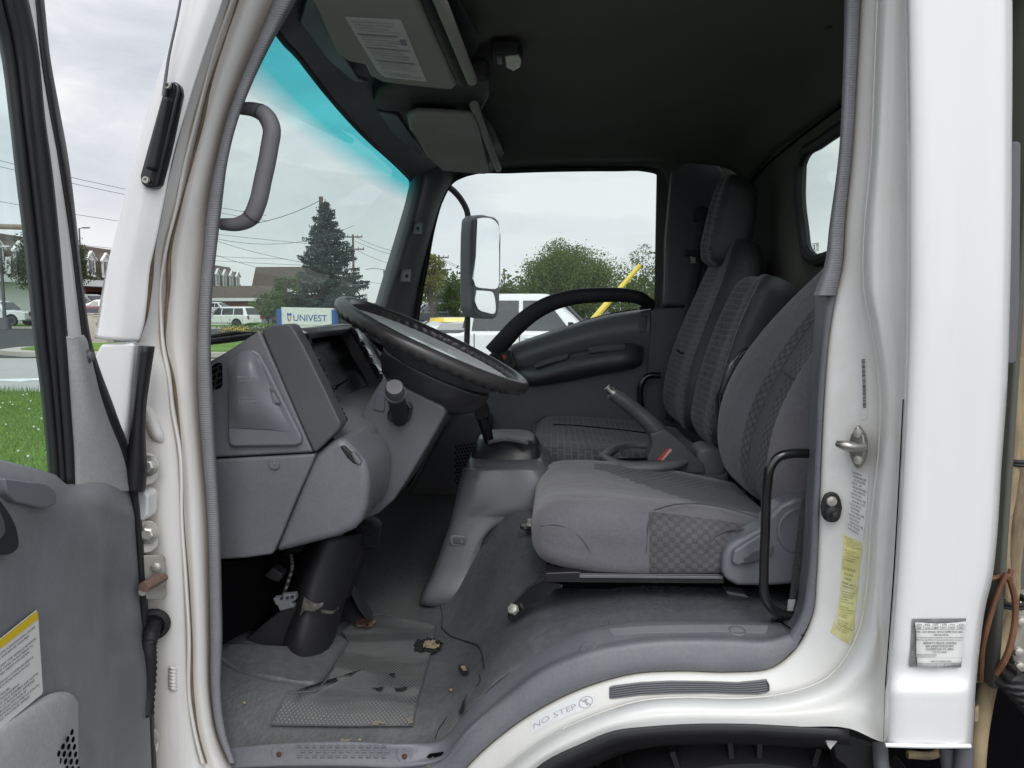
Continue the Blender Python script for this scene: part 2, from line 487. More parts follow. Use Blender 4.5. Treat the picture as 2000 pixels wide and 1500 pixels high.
def leafy(name, c1, c2, trans=0.35):
    m, nt, out = _nodes(name); b = NB(nt)
    oi = b.n('ObjectInfo'); g = b.n('NewGeometry')
    r = g.outputs['Random Per Island']
    n = b.noise(b.coord(), 0.9, 3, 0.6)
    f = b.math('MULTIPLY_ADD', r, 0.5, b.rmap(n, 0.3, 0.7, 0.0, 0.5))
    c = b.mix(f, c4(c1), c4(c2))
    p = b.n('BsdfPrincipled'); b.l(c, p.inputs['Base Color']); p.inputs['Roughness'].default_value = 0.6; p.inputs['Specular IOR Level'].default_value = 0.25
    t = b.n('BsdfTranslucent'); b.l(c, t.inputs[0])
    mx = b.n('MixShader'); mx.inputs[0].default_value = trans; b.l(p.outputs[0], mx.inputs[1]); b.l(t.outputs[0], mx.inputs[2]); b.l(mx.outputs[0], out.inputs[0])
    return m

def ground_mat(name, c1, c2, s1, s2, rough=0.9, bump=0.4):
    m, nt, out = _nodes(name); b = NB(nt)
    p = b.n('BsdfPrincipled'); b.l(p.outputs[0], out.inputs[0]); co = b.coord()
    a = b.noise(co, s1, 6, 0.65); d = b.noise(co, s2, 3, 0.7)
    f = b.math('MULTIPLY_ADD', a, 0.6, b.math('MULTIPLY', d, 0.4))
    b.l(b.mix(b.rmap(f, 0.3, 0.7), c4(c1), c4(c2)), p.inputs['Base Color']); p.inputs['Roughness'].default_value = rough
    b.l(b.bump(d, bump, 0.02), p.inputs['Normal']); p.inputs['Specular IOR Level'].default_value = 0.2
    return m

M = {}
M['white'] = paint('white_paint', amt=0.10, rough=0.18)
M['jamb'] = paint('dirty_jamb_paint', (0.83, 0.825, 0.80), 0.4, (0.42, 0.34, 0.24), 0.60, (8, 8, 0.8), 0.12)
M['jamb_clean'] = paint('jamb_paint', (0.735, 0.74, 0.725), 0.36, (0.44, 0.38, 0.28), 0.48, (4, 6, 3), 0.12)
M['seal'] = ribbed('edge_seal_rubber', (0.27, 0.27, 0.29), 0.0036, 2, 0.75, 0.0007, 0.35)
M['black'] = surf('black_rubber', (0.016, 0.016, 0.018), 0.55, grain=0.15)
M['black_gloss'] = surf('black_gloss_paint', (0.012, 0.012, 0.013), 0.22, coat=0.4, var=0.3, rough_var=0.1)
M['black_matt'] = surf('black_matt_plastic', (0.02, 0.02, 0.022), 0.6, grain=0.2)
M['void'] = surf('dark_cavity', (0.004, 0.004, 0.005), 0.95, spec=0.05)  # near-black colour standing in for deep shade in gaps and cavities
M['grey'] = surf('grey_moulded_plastic', (0.158, 0.164, 0.180), 0.40, grain=0.35, grain_scale=700, var=0.1, fine=0.06, dirt=(0.2, 0.19, 0.18), dirt_amt=0.25, dirt_scale=(4, 4, 4))
M['grey_smooth'] = surf('grey_smooth_plastic', (0.155, 0.162, 0.179), 0.33, grain=0.12, grain_scale=900, var=0.08)
M['door_panel'] = surf('door_panel_plastic', (0.195, 0.2, 0.215), 0.48, grain=0.5, grain_scale=600, var=0.08, var_scale=3.5, fine=0.05, dirt=(0.36, 0.36, 0.36), dirt_amt=0.4, dirt_scale=(5, 7, 4))
M['door_trim'] = surf('scuffed_door_trim', (0.42, 0.42, 0.42), 0.55, grain=0.4, var=0.14, fine=0.1, dirt=(0.33, 0.33, 0.33), dirt_amt=0.5, dirt_scale=(8, 8, 5))
M['dash_dark'] = surf('dark_dash_plastic', (0.085, 0.086, 0.093), 0.42, grain=0.4, grain_scale=800, var=0.1, fine=0.06)
M['dash_mid'] = surf('mid_dash_plastic', (0.120, 0.123, 0.134), 0.4, grain=0.3, var=0.1, fine=0.06)
M['pillar_in'] = surf('pillar_trim', (0.14, 0.147, 0.152), 0.5, grain=0.2)
M['lining'] = surf('headliner', (0.105, 0.11, 0.092), 0.9, grain=0.2, var=0.15, var_scale=3)
M['visor'] = surf('visor_vinyl', (0.30, 0.30, 0.265), 0.6, grain=0.2)
M['vinyl'] = vinyl('floor_vinyl', (0.082, 0.087, 0.096), 0.26)
M['sill'] = surf('sill_trim', (0.150, 0.156, 0.173), 0.42, grain=0.25, var=0.12, fine=0.08, dirt=(0.25, 0.24, 0.22), dirt_amt=0.3, dirt_scale=(6, 6, 6))
M['tread'] = tread('worn_heel_pad', (0.088, 0.092, 0.096), (0.012, 0.014, 0.018))
M['cloth'] = surf('grey_seat_cloth', (0.138, 0.133, 0.148), 0.95, wrinkle=0.35, grain=0.3, grain_scale=1200, var=0.1, var_scale=8, sheen=0.35, fine=0.08, spec=0.2, dirt=(0.2, 0.195, 0.2), dirt_amt=0.3, dirt_scale=(7, 7, 7))
M['cloth_check'] = weave('check_seat_cloth', (0.068, 0.070, 0.076), (0.112, 0.112, 0.120), 100, 100)
M['cloth_side'] = weave('side_seat_cloth', (0.082, 0.081, 0.087), (0.112, 0.110, 0.117), 100, 100)
M['cloth_block'] = weave('block_seat_cloth', (0.040, 0.041, 0.044), (0.17, 0.172, 0.178), 0.030, 0.018, kind='brick')
M['seat_vinyl'] = surf('dark_seat_vinyl', (0.06, 0.064, 0.066), 0.45, wrinkle=0.3, grain=0.3, var=0.12)
M['metal'] = surf('worn_steel', (0.5, 0.49, 0.46), 0.35, 1.0, var=0.2, dirt=(0.2, 0.13, 0.08), dirt_amt=0.4, dirt_scale=(30, 30, 30))
M['zinc'] = surf('dirty_zinc_plate', (0.42, 0.41, 0.37), 0.45, 0.4, var=0.2, dirt=(0.2, 0.14, 0.09), dirt_amt=0.7, dirt_scale=(22, 22, 22))
M['bolt'] = surf('bolt_steel', (0.62, 0.61, 0.56), 0.35, 0.6, var=0.15, dirt=(0.3, 0.2, 0.1), dirt_amt=0.5, dirt_scale=(60, 60, 60))
M['rust'] = surf('rust', (0.085, 0.042, 0.028), 0.9, var=0.35, var_scale=60)
M['rust_red'] = surf('rusty_hinge', (0.20, 0.13, 0.10), 0.7, var=0.3, var_scale=40)
M['paper'] = surf('white_paper_label', (0.72, 0.72, 0.70), 0.6, var=0.05)
M['foil'] = surf('silver_foil_label', (0.55, 0.55, 0.55), 0.3, 0.85, var=0.2, var_scale=30)
M['clear_label'] = surf('pale_label', (0.68, 0.69, 0.685), 0.35, var=0.05)
M['yellow_label'] = surf('faded_yellow_label', (0.62, 0.60, 0.26), 0.6, var=0.25, var_scale=25, dirt=(0.72, 0.72, 0.66), dirt_amt=0.95, dirt_scale=(35, 35, 18))
M['yellow'] = surf('yellow_print', (0.75, 0.52, 0.02), 0.5, var=0.06)
M['ink'] = surf('black_ink', (0.03, 0.03, 0.035), 0.6)
M['ink_grey'] = surf('grey_ink', (0.27, 0.28, 0.29), 0.6)
M['tower'] = surf('tunnel_cover_plastic', (0.118, 0.124, 0.137), 0.32, grain=0.12, grain_scale=900, var=0.08)
M['emboss'] = surf('embossed_plastic', (0.27, 0.275, 0.30), 0.45)
M['red'] = surf('red_mark', (0.5, 0.06, 0.05), 0.5)
M['lever'] = surf('dark_lever_plastic', (0.09, 0.09, 0.094), 0.42, grain=0.3)
M['wheel_rim'] = surf('worn_wheel_plastic', (0.042, 0.041, 0.041), 0.30, var=0.25, rough_var=0.1, grain=0.08)
M['hub'] = surf('hub_plastic', (0.045, 0.045, 0.047), 0.40, grain=0.3)
M['hub_pad'] = surf('sky_sheen_spoke', (0.92, 0.93, 0.94), 0.25, 0.0, var=0.03, coat=.5)  # near-white base colour stands in for sky reflected off the spoke
M['lens'] = surf('lamp_lens', (0.55, 0.6, 0.45), 0.15, var=0.2, var_scale=30)
M['mirror'] = surf('mirror_glass', (0.9, 0.92, 0.93), 0.015, 1.0, var=0.0, rough_var=0.0)
M['tan'] = surf('tan_conduit', (0.36, 0.28, 0.165), 0.7, var=0.2, var_scale=15, dirt=(0.08, 0.06, 0.045), dirt_amt=0.9, dirt_scale=(18, 18, 5))
M['copper'] = surf('brown_cable', (0.19, 0.085, 0.045), 0.6, var=0.3, var_scale=20)
M['hose'] = ribbed('black_corrugated', (0.03, 0.03, 0.032), 0.012, 2, 0.5, 0.003)
M['box_white'] = surf('cargo_body_paint', (0.6, 0.61, 0.58), 0.4, var=0.08, dirt=(0.3, 0.31, 0.3), dirt_amt=0.4, dirt_scale=(1, 2, 1))
M['slate'] = surf('slate_rubber', (0.13, 0.135, 0.15), 0.5, grain=0.2)
M['tear'] = surf('torn_foam', (0.34, 0.27, 0.17), 0.9, var=0.3, var_scale=60)
M['belt'] = ribbed('belt_webbing', (0.075, 0.075, 0.078), 0.0035, 2, 0.8, 0.0008)
M['glass_ws'] = glass('windshield_glass', (0.80, 0.91, 0.875), 0.09, 0.085, (0.78, 0.86, 0.83), band=(1.872, 1.936, (0.085, 0.62, 0.66)))
M['glass_side'] = glass('side_glass', (0.88, 0.95, 0.94), 0.05, 0.02)
M['glass_door'] = glass('door_glass', (0.78, 0.90, 0.90), 0.05, 0.05)
# ------------------------------------------------------------------ the truck: one thing
truck = empty('box_truck', (0.05, 2.05, 0), 0, 'white cab-over box truck seen through its open driver door, grey worn interior', 'truck')

# --- left (front) door pillar
def yrow(tbl, cols):
    return [[at(r[1 + k], r[0], Y) for k, Y in enumerate(cols)] for r in tbl]
PO = [(-260, 470, 500, 560), (-120, 415, 440, 470), (0, 380, 405, 432), (100, 349, 372, 396), (207, 313, 337, 363), (300, 285, 310, 336), (400, 257, 287, 318),
      (473, 239, 271, 304), (517, 227, 260, 294), (587, 213, 249, 288), (633, 206, 243, 282), (664, 201, 238, 273)]
a_pillar = patch('front_pillar', yrow(PO, (1.16, 1.075, 1.085)), M['white'], truck, 4, 6, thick=0.012, sharp=50)
# lower edge lip and the small gusset under the pillar
JB = [(-260, 560, 575, 590, 612, 640), (-120, 470, 482, 497, 520, 577), (0, 432, 448, 462, 488, 533), (73, 405, 425, 440, 462, 503), (180, 371, 393, 408, 425, 460), (233, 354, 378, 394, 410, 442), (317, 333, 360, 372, 388, 421),
      (400, 319, 342, 354, 370, 404), (493, 300, 318, 332, 352, 396), (560, 291, 312, 326, 346, 390), (620, 284, 311, 322, 344, 386), (677, 270, 314, 324, 344, 384), (733, 266, 328, 336, 352, 384),
      (800, 264, 334, 343, 358, 387), (876, 262, 346, 353, 366, 393), (1023, 262, 354, 360, 376, 405), (1140, 262, 360, 366, 382, 408), (1240, 264, 364, 370, 386, 410), (1370, 268, 369, 377, 392, 414),
      (1435, 272, 378, 387, 402, 426), (1491, 280, 391, 401, 420, 450), (1560, 300, 420, 432, 460, 500), (1640, 330, 460, 480, 510, 560)]
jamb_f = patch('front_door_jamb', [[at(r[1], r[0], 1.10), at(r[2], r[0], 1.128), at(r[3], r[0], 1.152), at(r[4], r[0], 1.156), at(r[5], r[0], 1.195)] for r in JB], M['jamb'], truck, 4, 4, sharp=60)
# a bead of old seam sealer down the jamb
tube('seam_sealer', [at(r[2] + 3 + 2 * math.sin(i * 2.1), r[0], 1.128) for i, r in enumerate(JB[1:-2])], [0.003, 0.0022, 0.0034, 0.002, 0.0035, 0.0026, 0.003, 0.0028], M['jamb'], truck, 6, 8)
gm_ = surf('seam_grime', (.20, .145, .09), .9, var=.4, var_scale=30)
for k_, dx, Yd, wv in ((1, 0, 1.0985, .0016), (3, 1, 1.1485, .0014)):
    tube('seam_grime', [at(r[k_] + dx + 2.0 * math.sin(i * 1.7), r[0], Yd) for i, r in enumerate(JB[1:-2])], [wv * 1.5 * q for q in (1, .4, 1.3, .5, 1.5, .7, 1.2, .3, .9, 1.3, .6)], gm_, truck, 6, 8)
# dent-like swage in the lower pillar
tube('pressed_swage', [at(283, 770, 1.118), at(292, 810, 1.112), at(308, 850, 1.112), at(322, 866, 1.12)], [0.004, 0.010, 0.010, 0.003], M['jamb'], truck, 10, 8)

WS = [(-260, 640, 685), (-120, 577, 632), (0, 533, 577), (73, 503, 535), (180, 460, 484), (233, 442, 464), (317, 421, 443), (400, 404, 432), (493, 396, 421), (560, 390, 414), (620, 386, 411), (677, 384, 410),
      (733, 384, 412), (800, 387, 415), (876, 393, 419), (1023, 405, 428), (1140, 408, 431), (1240, 410, 433), (1370, 414, 431), (1435, 426, 440), (1491, 450, 458)]
patch('edge_seal', [[at(a, y, 1.195), at(a + (b_ - a) * 0.3, y, 1.176), at(a + (b_ - a) * 0.75, y, 1.178), at(b_, y, 1.20), at(b_ + 1, y, 1.25)] for y, a, b_ in WS], M['seal'], truck, 4, 3)
# inner pillar wall behind the seal
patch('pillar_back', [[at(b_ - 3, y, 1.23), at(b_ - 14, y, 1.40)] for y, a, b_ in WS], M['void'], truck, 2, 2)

# --- sill, wheel arch and rear pillar in one run of stations
L0 = [(402,1466),(540,1452),(680,1448),(800,1452),(862,1445),(905,1395),(960,1335),(1040,1275),(1130,1235),(1230,1217),(1330,1213),(1430,1213),(1500,1215),(1528,1218),(1546,1200),(1562,1130),(1571,1010),(1580,860),(1584,760),(1590,650),(1592,577)]
L1 = [(404,1496),(545,1490),(690,1490),(800,1492),(862,1478),(912,1425),(978,1366),(1055,1308),(1140,1272),(1235,1251),(1330,1244),(1430,1245),(1503,1246),(1540,1236),(1560,1202),(1574,1130),(1583,1010),(1590,870),(1595,760),(1606,650),(1611,577)]
L2 = [(408,1590),(560,1590),(700,1590),(800,1585),(866,1560),(914,1496),(978,1437),(1065,1379),(1150,1340),(1240,1316),(1330,1311),(1430,1313),(1510,1303),(1555,1265),(1586,1200),(1593,1130),(1598,1010),(1603,880),(1609,760),(1619,650),(1632,577)]
L3 = [(450,1660),(560,1660),(700,1660),(800,1650),(905,1610),(968,1520),(1028,1468),(1100,1423),(1175,1391),(1255,1368),(1340,1362),(1445,1364),(1540,1353),(1617,1323),(1677,1233),(1691,1167),(1702,1010),(1717,870),(1719,760),(1702,640),(1689,577)]
L4 = [(450,1700),(560,1700),(700,1700),(800,1690),(915,1630),(988,1535),(1044,1482),(1116,1440),(1187,1410),(1263,1388),(1346,1384),(1450,1387),(1552,1377),(1640,1345),(1698,1250),(1708,1172),(1718,1012),(1733,870),(1735,760),(1719,640),(1708,577)]
L5 = [(450,1760),(560,1760),(700,1760),(800,1750),(930,1650),(1002,1545),(1060,1490),(1135,1453),(1197,1428),(1268,1419),(1350,1414),(1455,1414),(1560,1419),(1660,1423),(1727,1450),(1738,1225),(1752,1020),(1760,870),(1766,760),(1770,645),(1772,577)]
U2 = [(1645,520),(1650,440),(1663,300),(1672,150),(1680,0),(1686,-150),(1660,-260)]
U3 = [(1686,520),(1689,440),(1702,300),(1708,150),(1714,0),(1720,-150),(1700,-300)]
U4 = [(1707,520),(1709,440),(1718,300),(1726,150),(1733,0),(1738,-150),(1720,-340)]
U5 = [(1772,520),(1772,440),(1772,300),(1771,150),(1769,0),(1765,-150),(1745,-380)]
YL = (1.275, 1.215, 1.192, 1.150, 1.100, 1.048)
def run(a, ua, Y): return [at(x, y, Y) for x, y in a + ua]
rows = [[p, q] for p, q in zip(run(L2, U2, 1.192), run(L3, U3, 1.150))]
rows2 = []
for i, (p2, p3, p4, p5) in enumerate(zip(L2 + U2, L3 + U3, L4 + U4, L5 + U5)):
    m23 = ((p2[0] + p3[0]) / 2, (p2[1] + p3[1]) / 2)
    e = lambda a, b_, t: (a[0] * (1 - t) + b_[0] * t, a[1] * (1 - t) + b_[1] * t)
    rows2.append([at(*p2, 1.215), at(*e(p2, p3, .03), 1.192), at(*m23, 1.178), at(*e(p2, p3, .92), 1.166), at(*p3, 1.150), at(*e(p3, p4, .5), 1.118), at(*p4, 1.108), at(*e(p4, p5, .4), 1.104), at(*e(p4, p5, .75), 1.085), at(*p5, 1.050)])
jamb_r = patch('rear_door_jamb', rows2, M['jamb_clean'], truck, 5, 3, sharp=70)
TJ = tree_of(jamb_r)
# grey sill trim following the arch
rows = []
for k_, (p0, p1, p2) in enumerate(zip(L0, L1, L2)):
    q_ = min(1, max(0, k_ - 3) / 3); yy = lambda a_, b_: a_ * (1 - q_) + b_ * q_
    e = lambda a, b_, t: (a[0] * (1 - t) + b_[0] * t, a[1] * (1 - t) + b_[1] * t)
    rows.append([at(*p0, yy(1.212, 1.30)), at(*e(p0, p1, .0), yy(1.208, 1.272)), at(*e(p0, p1, .55), yy(1.200, 1.235)), at(*e(p0, p1, .9), yy(1.194, 1.217)), at(*e(p0, p1, .98), yy(1.192, 1.211)), at(*e(p1, p2, .05), yy(1.190, 1.203)), at(*e(p1, p2, .10), 1.199), at(*e(p1, p2, .35), 1.192), at(*e(p1, p2, .95), 1.188), at(*p2, 1.200)])
sillo = patch('sill_trim', rows[:14], M['sill'], truck, 5, 4, thick=0.0, sharp=60); TS = tree_of(sillo)
patch('rear_pillar_trim', rows[13:], M['sill'], truck, 5, 4, sharp=60)
tube('trim_joint', [at(1527, 1216, 1.268), at(1545, 1228, 1.213), at(1568, 1242, 1.186)], 0.0012, M['void'], truck, 6, 4)
# upper seal on the rear pillar
US = [(1592, 1634, 577), (1612, 1645, 520), (1622, 1650, 440), (1640, 1664, 300), (1648, 1673, 150), (1652, 1681, 0), (1655, 1687, -150), (1630, 1662, -260)]
patch('edge_seal', [[at(a, y, 1.26), at(a, y, 1.20), at(a + (b_ - a) * .3, y, 1.176), at(a + (b_ - a) * .8, y, 1.178), at(b_, y, 1.196)] for a, b_, y in US], M['seal'], truck, 5, 3)
patch('pillar_back', [[at(a + 1, y, 1.24), at(a + 12, y, 1.42)] for a, b_, y in US], M['lining'], truck, 2, 2)
patch('pillar_back', [[at(x + 1, y, 1.27), at(x + 10, y, 1.40)] for x, y in L0[14:]], M['sill'], truck, 2, 2)

# bolt recesses and raised pads in the sill trim
def dimple(name, px, py, Y, rx, rz, mat, parent, tilt=0.6):
    c = onto(TS, px, py, .0); hn = TS.ray_cast(_C, ray(px, py).normalized())[1]; ax = V((0, -math.cos(tilt), math.sin(tilt))) if hn is None else (hn if hn.dot(_C - c) > 0 else -hn)
    vs, fs = disc_stack(c, ax, [(-0.001, rx * 1.12), (0.0012, rx * 1.05), (0.0016, rx), (0.0006, rx * .72), (0.0004, rx * .3)], 20)
    return raw(name, [(vs, fs)], mat, parent, 60)
for (x, y) in ((1148, 1264), (1440, 1232)):
    dimple('bolt_recess', x, y, 1.234, 0.0135, .01, M['sill'], truck, 0.75)
for (x, y) in ((545, 1470), (790, 1474)):
    dimple('bolt_recess', x, y, 1.200, 0.012, .01, M['grey'], truck, 0.9)
    raw('rusty_screw', [disc_stack(onto(TS, x, y + 3, .0008), (0, -.6, .8), [(-.002, .0045), (.001, .0045), (.002, .003)], 12)], M['rust'], truck)
# grip ribs on the sill
parts = []
for k in range(9):
    t = k / 8
    a = [(1190 + 8 * t, 1243 + 12 * t - 14), (1260, 1233 + 12 * t - 9), (1340, 1226 + 13 * t - 4), (1420, 1224 + 13 * t - 3), (1500 - 5 * t, 1226 + 14 * t - 3)]
    parts.append(tube_arrays([onto(TS, x, y, .0004) for x, y in hermite([(p[0], p[1]) for p in a], 4)], 0.0011, 6, 0))
raw('grip_ribs', parts, M['grey'], truck, 80)
parts = []
for i in range(12):
    for j in range(3):
        x = 585 + i * 15 + (j % 2) * 7; y = 1457 + j * 10
        parts.append(box_arrays(onto(TS, x, y, .0005), (0.0075, 0.006, 0.003)))
raw('grip_studs', parts, M['sill'], truck, bw=0.001)
# broken corner of the step trim
poly_prism('broken_trim_hole', [at(x, y, 1.20) for x, y in ((820, 1496), (838, 1474), (866, 1470), (858, 1482), (842, 1500), (830, 1510))], (0, 0.003, 0), M['void'], truck, 0)
poly_prism('exposed_clip', [at(x, y, 1.197) for x, y in ((832, 1497), (836, 1484), (846, 1478), (850, 1488), (842, 1502))], (0, 0.004, 0), M['metal'], truck, .0005)

# self-adhesive tread strip on the painted sill
tp = [(1190,1352,1366),(1250,1338,1353),(1310,1330,1351),(1380,1330,1353),(1440,1333,1356),(1480,1328,1350),(1503,1326,1345)]
tp = [(1190,1342,1364),(1196,1339,1365),(1250,1332,1358),(1310,1329,1355),(1380,1330,1354),(1440,1332,1356),(1480,1328,1356),(1497,1326,1353),(1503,1338,1349)]
ts_, tg = skin('tread_strip', TJ, [[(x, a) for x, a, c in tp], [(x, c) for x, a, c in tp]], M['slate'], truck, .0022, n=6, label='grey ribbed tread strip stuck to the white sill')
A = np.array([[tuple(p) for p in r] for r in tg]).transpose(1, 0, 2)
raw('strip_grooves', [tube_arrays([V(p) + V((0, -.0008, 0)) for p in A[1:-1, k]], .0009, 5, 0) for k in range(1, 6)], surf('groove_dark', (.05, .052, .06), .7), ts_)
# NO STEP decal
st, nq = skin('no_step_sticker', TJ, [[(1037, 1409), (1066, 1391), (1100, 1375), (1130, 1363), (1160, 1353)], [(1037, 1434), (1070, 1416), (1105, 1400), (1138, 1388), (1163, 1378)]], surf('sticker_film', (.70, .715, .72), .3, var=.03), truck, .0008)
circ = [(0.845 + 0.125 * math.cos(t), 0.5 + 0.44 * math.sin(t)) for t in np.linspace(0, 2 * math.pi, 25)]
ring = [[(0.845 + 0.125 * k * math.cos(t), 0.5 + 0.44 * k * math.sin(t)) for k, t in ((1, t0), (1, t1), (.86, t1), (.86, t0))] for t0, t1 in zip(np.linspace(0, 2*math.pi, 25)[:-1], np.linspace(0, 2*math.pi, 25)[1:])]
foot = [[(.80,.38),(.84,.22),(.89,.3),(.86,.5),(.83,.5)], [(.83,.58),(.87,.55),(.885,.72),(.85,.78)], [(.755,.2),(.775,.15),(.935,.8),(.915,.86)]]
text_on('no_step_lettering', [('NO STEP', 0.04, 0.70, 0.42, 0.64)], nq, surf('faded_ink', (.36, .37, .39), .6), st, 0.0005, ring + foot)

# --- outer rear quarter panel with its swage near the foot
RE = [(-300, 1965), (0, 1976), (150, 1976), (300, 1975), (450, 1974), (600, 1971), (755, 1966), (920, 1954), (1050, 1946), (1133, 1936), (1187, 1923), (1267, 1912), (1325, 1906), (1350, 1903), (1372, 1902), (1410, 1900), (1457, 1897)]
def seamx(y): return float(np.interp(y, [-300, 0, 300, 650, 850, 1070, 1250, 1330, 1460], [1755, 1768, 1772, 1771, 1762, 1750, 1737, 1731, 1727]))
rows = []
for y, xr in RE:
    xl = seamx(y); Yb = 1.030 - (0.011 if y > 1360 else 0.0)
    if y in (1350,): Yb = 1.02
    rows.append([at(xl + 1, y, 1.075), at(xl + 2, y, Yb + .012), at(xl + 9, y, Yb + .001), at(xl * .5 + xr * .5, y, Yb - .004), at(xr - 14, y, Yb), at(xr - 3, y, Yb + .014), at(xr, y, 1.10)])
qp = patch('rear_quarter_panel', rows, M['white'], truck, 4, 4, sharp=60)
# shallow side crease at the lower edge
tube('panel_hem', [at(1729, 1455, 1.012), at(1800, 1457, 1.010), at(1895, 1457, 1.014)], 0.003, M['white'], truck, 8, 4)

tube('panel_gap', [at(seamx(y) - 1, y, 1.046) for y in (780, 950, 1100, 1250, 1330, 1400, 1452)], .0008, M['void'], truck, 6, 4)
tube('seam_sealer', [at(x, y, 1.1485) for x, y in L3[7:] + U3[:5]], .0014, M['jamb'], truck, 6, 4)
# black flange under the arch and the dark wheel housing
AF = [(905, 1640), (1002, 1545), (1060, 1490), (1135, 1453), (1197, 1428), (1268, 1419), (1350, 1414), (1455, 1414), (1560, 1419), (1658, 1424)]
rows = [[at(x, y, 1.050), at(x + (14 if x < 1200 else 2), y + 15, 1.047), at(x + (20 if x < 1200 else 2), y + 24, 1.07), at(x + (20 if x < 1200 else 2), y + 22, 1.5)] for x, y in AF]
patch('arch_flange', rows, M['black'], truck, 4, 3, sharp=40, thick=0.002)
WC = V((at(1440, 1500, 1.2).x + .03, 0, 0.42))
parts = []
prof = [(0.0, .2), (0.0, .30), (0.02, .375), (0.05, .395), (0.17, .395), (0.20, .375), (0.22, .3), (0.22, .2)]
vs, fs = disc_stack((WC.x, 1.16, 0.40), (0, 1, 0), prof, 48)
tyre = empty('front_wheel'); tyre.parent = truck; tyre.matrix_parent_inverse = wm(truck).inverted(); tyre.location = (WC.x, 1.27, 0.40)
raw('tyre', [(vs, fs)] + [box_arrays((WC.x + .397 * math.sin(a), 1.27 + (.045 if k % 2 else -.045), .40 + .397 * math.cos(a)), (.008, .085, .03), Matrix.Rotation(a, 3, 'Y')) for k, a in enumerate(np.linspace(0, 2 * math.pi, 56)[:-1])], M['black'], tyre)
raw('rim', [disc_stack((WC.x, 1.15, .40), (0, 1, 0), [(0.03, .05), (0.03, .12), (.06, .15), (.04, .2), (.01, .215), (.05, .215)], 32)], M['zinc'], tyre)
patch('wheel_housing', [[at(x, y + 12, 1.12) + V((0, Y - 1.12, 0)) for x, y in AF[1:]] for Y in (1.12, 1.7)], M['void'], truck, 2, 2)
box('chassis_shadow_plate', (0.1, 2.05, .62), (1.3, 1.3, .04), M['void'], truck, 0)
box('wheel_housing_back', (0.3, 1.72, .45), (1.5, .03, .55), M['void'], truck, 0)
# bracket, clip and pipes under the rear corner
prism('underbody_bracket', [(1628, 1452), (1660, 1436), (1700, 1450), (1722, 1458), (1716, 1500), (1745, 1560), (1660, 1560), (1655, 1500), (1632, 1482)], 1.12, 1.2, M['black'], truck, .004)
prism('plastic_clip', [(1613, 1443), (1640, 1438), (1636, 1448), (1622, 1465), (1616, 1456)], 1.075, 1.085, M['paper'], truck, .001)
tube('underbody_pipe', [at(1718, 1452, 1.12), at(1722, 1500, 1.1), at(1735, 1570, 1.1)], .011, M['slate'], truck)
tube('underbody_pipe', [at(1850, 1456, 1.1), at(1856, 1500, 1.1), at(1862, 1580, 1.1)], .012, M['slate'], truck)
tube('underbody_pipe', [at(1885, 1456, 1.08), at(1880, 1500, 1.08), at(1872, 1580, 1.08)], .012, M['slate'], truck)
tube('underbody_pipe', [at(1772, 1474, 1.15), at(1830, 1472, 1.15), at(1844, 1462, 1.15)], .006, M['tan'], truck)

# --- hardware on the rear jamb
def plate_axis(px, py, Y, ax, prof, n=18): return disc_stack(at(px, py, Y), ax, prof, n)
sk = poly_prism('door_striker', [at(x, y, Y) for x, y, Y in ((1680,829,1.160),(1692,846,1.153),(1697,875,1.150),(1691,902,1.153),(1681,915,1.160),(1669,896,1.168),(1664,872,1.171),(1669,848,1.167))], V((-.008, -.006, 0)), M['metal'], truck, .0025, smooth_pts=3)
tube('striker_pin', [at(1690, 873, 1.146), at(1668, 873, 1.146), at(1650, 870, 1.148), at(1634, 866, 1.156)], [.0065, .0075, .0075, .0045], M['metal'], sk, 12, 4)
for y in (846, 898): raw('striker_screw', [disc_stack(at(1677, y, 1.150), (-.8, -.6, 0), [(0, .007), (.004, .0065), (.005, .003)], 12)], M['bolt'], sk)
pl = poly_prism('door_switch', [at(x, y, 1.176) for x, y in ((1622,959),(1633,963),(1640,975),(1640,1005),(1634,1016),(1621,1019),(1609,1014),(1603,1003),(1604,975),(1611,963))], (0, -.007, 0), M['black'], truck, .003, smooth_pts=2)
raw('switch_plunger', [disc_stack(at(1625, 1002, 1.168), (0, -1, 0), [(0, .0125), (.006, .011), (.009, .007), (.012, .006), (.017, .0055), (.019, .002)], 18)], M['black_matt'], pl)
raw('switch_screw', [disc_stack(at(1624, 979, 1.168), (0, -1, 0), [(0, .008), (.003, .0075), (.004, .004)], 14)], M['bolt'], pl)

def sticker(name, TL, TR, BR, BL, mat, parent, label=None):
    q = [V(TL), V(TR), V(BR), V(BL)]; n = (q[1] - q[0]).cross(q[3] - q[0]).normalized()
    if n.dot(_C - q[0]) < 0: n = -n
    q = [p + n * .0015 for p in q]
    o = poly_prism(name, q, -n * .0007, mat, parent, 0, label=label)
    return o, [p + n * .0002 for p in q]
def jm(px, py, t):   # a point on the rear jamb face; t runs 0 inner edge .. 1 outer crease
    return at(px, py, 1.186 - .026 * t)
o, q = skin('barcode_label', TJ, [[(1676, 694), (1690, 692)], [(1679, 757), (1692, 755)], [(1680, 820), (1693, 818)]], M['clear_label'], truck, .0009, label='narrow white label with an upright barcode')
bars, v = [], .07
while v < .83:
    w = random.choice((.005, .008, .012)); bars.append(rect(.42, v, .92, v + w)); v += w + random.choice((.004, .006, .009))
text_on('barcode_bars', [], q, M['ink'], o, .0004, bars)
o, q = skin('certification_label', TJ, [[(1664, 914), (1697, 926)], [(1659, 975), (1693, 990)], [(1652, 1036), (1686, 1056)]], M['clear_label'], truck, .0009, label= 'white certification label with rows of black print below the door striker')
L = []
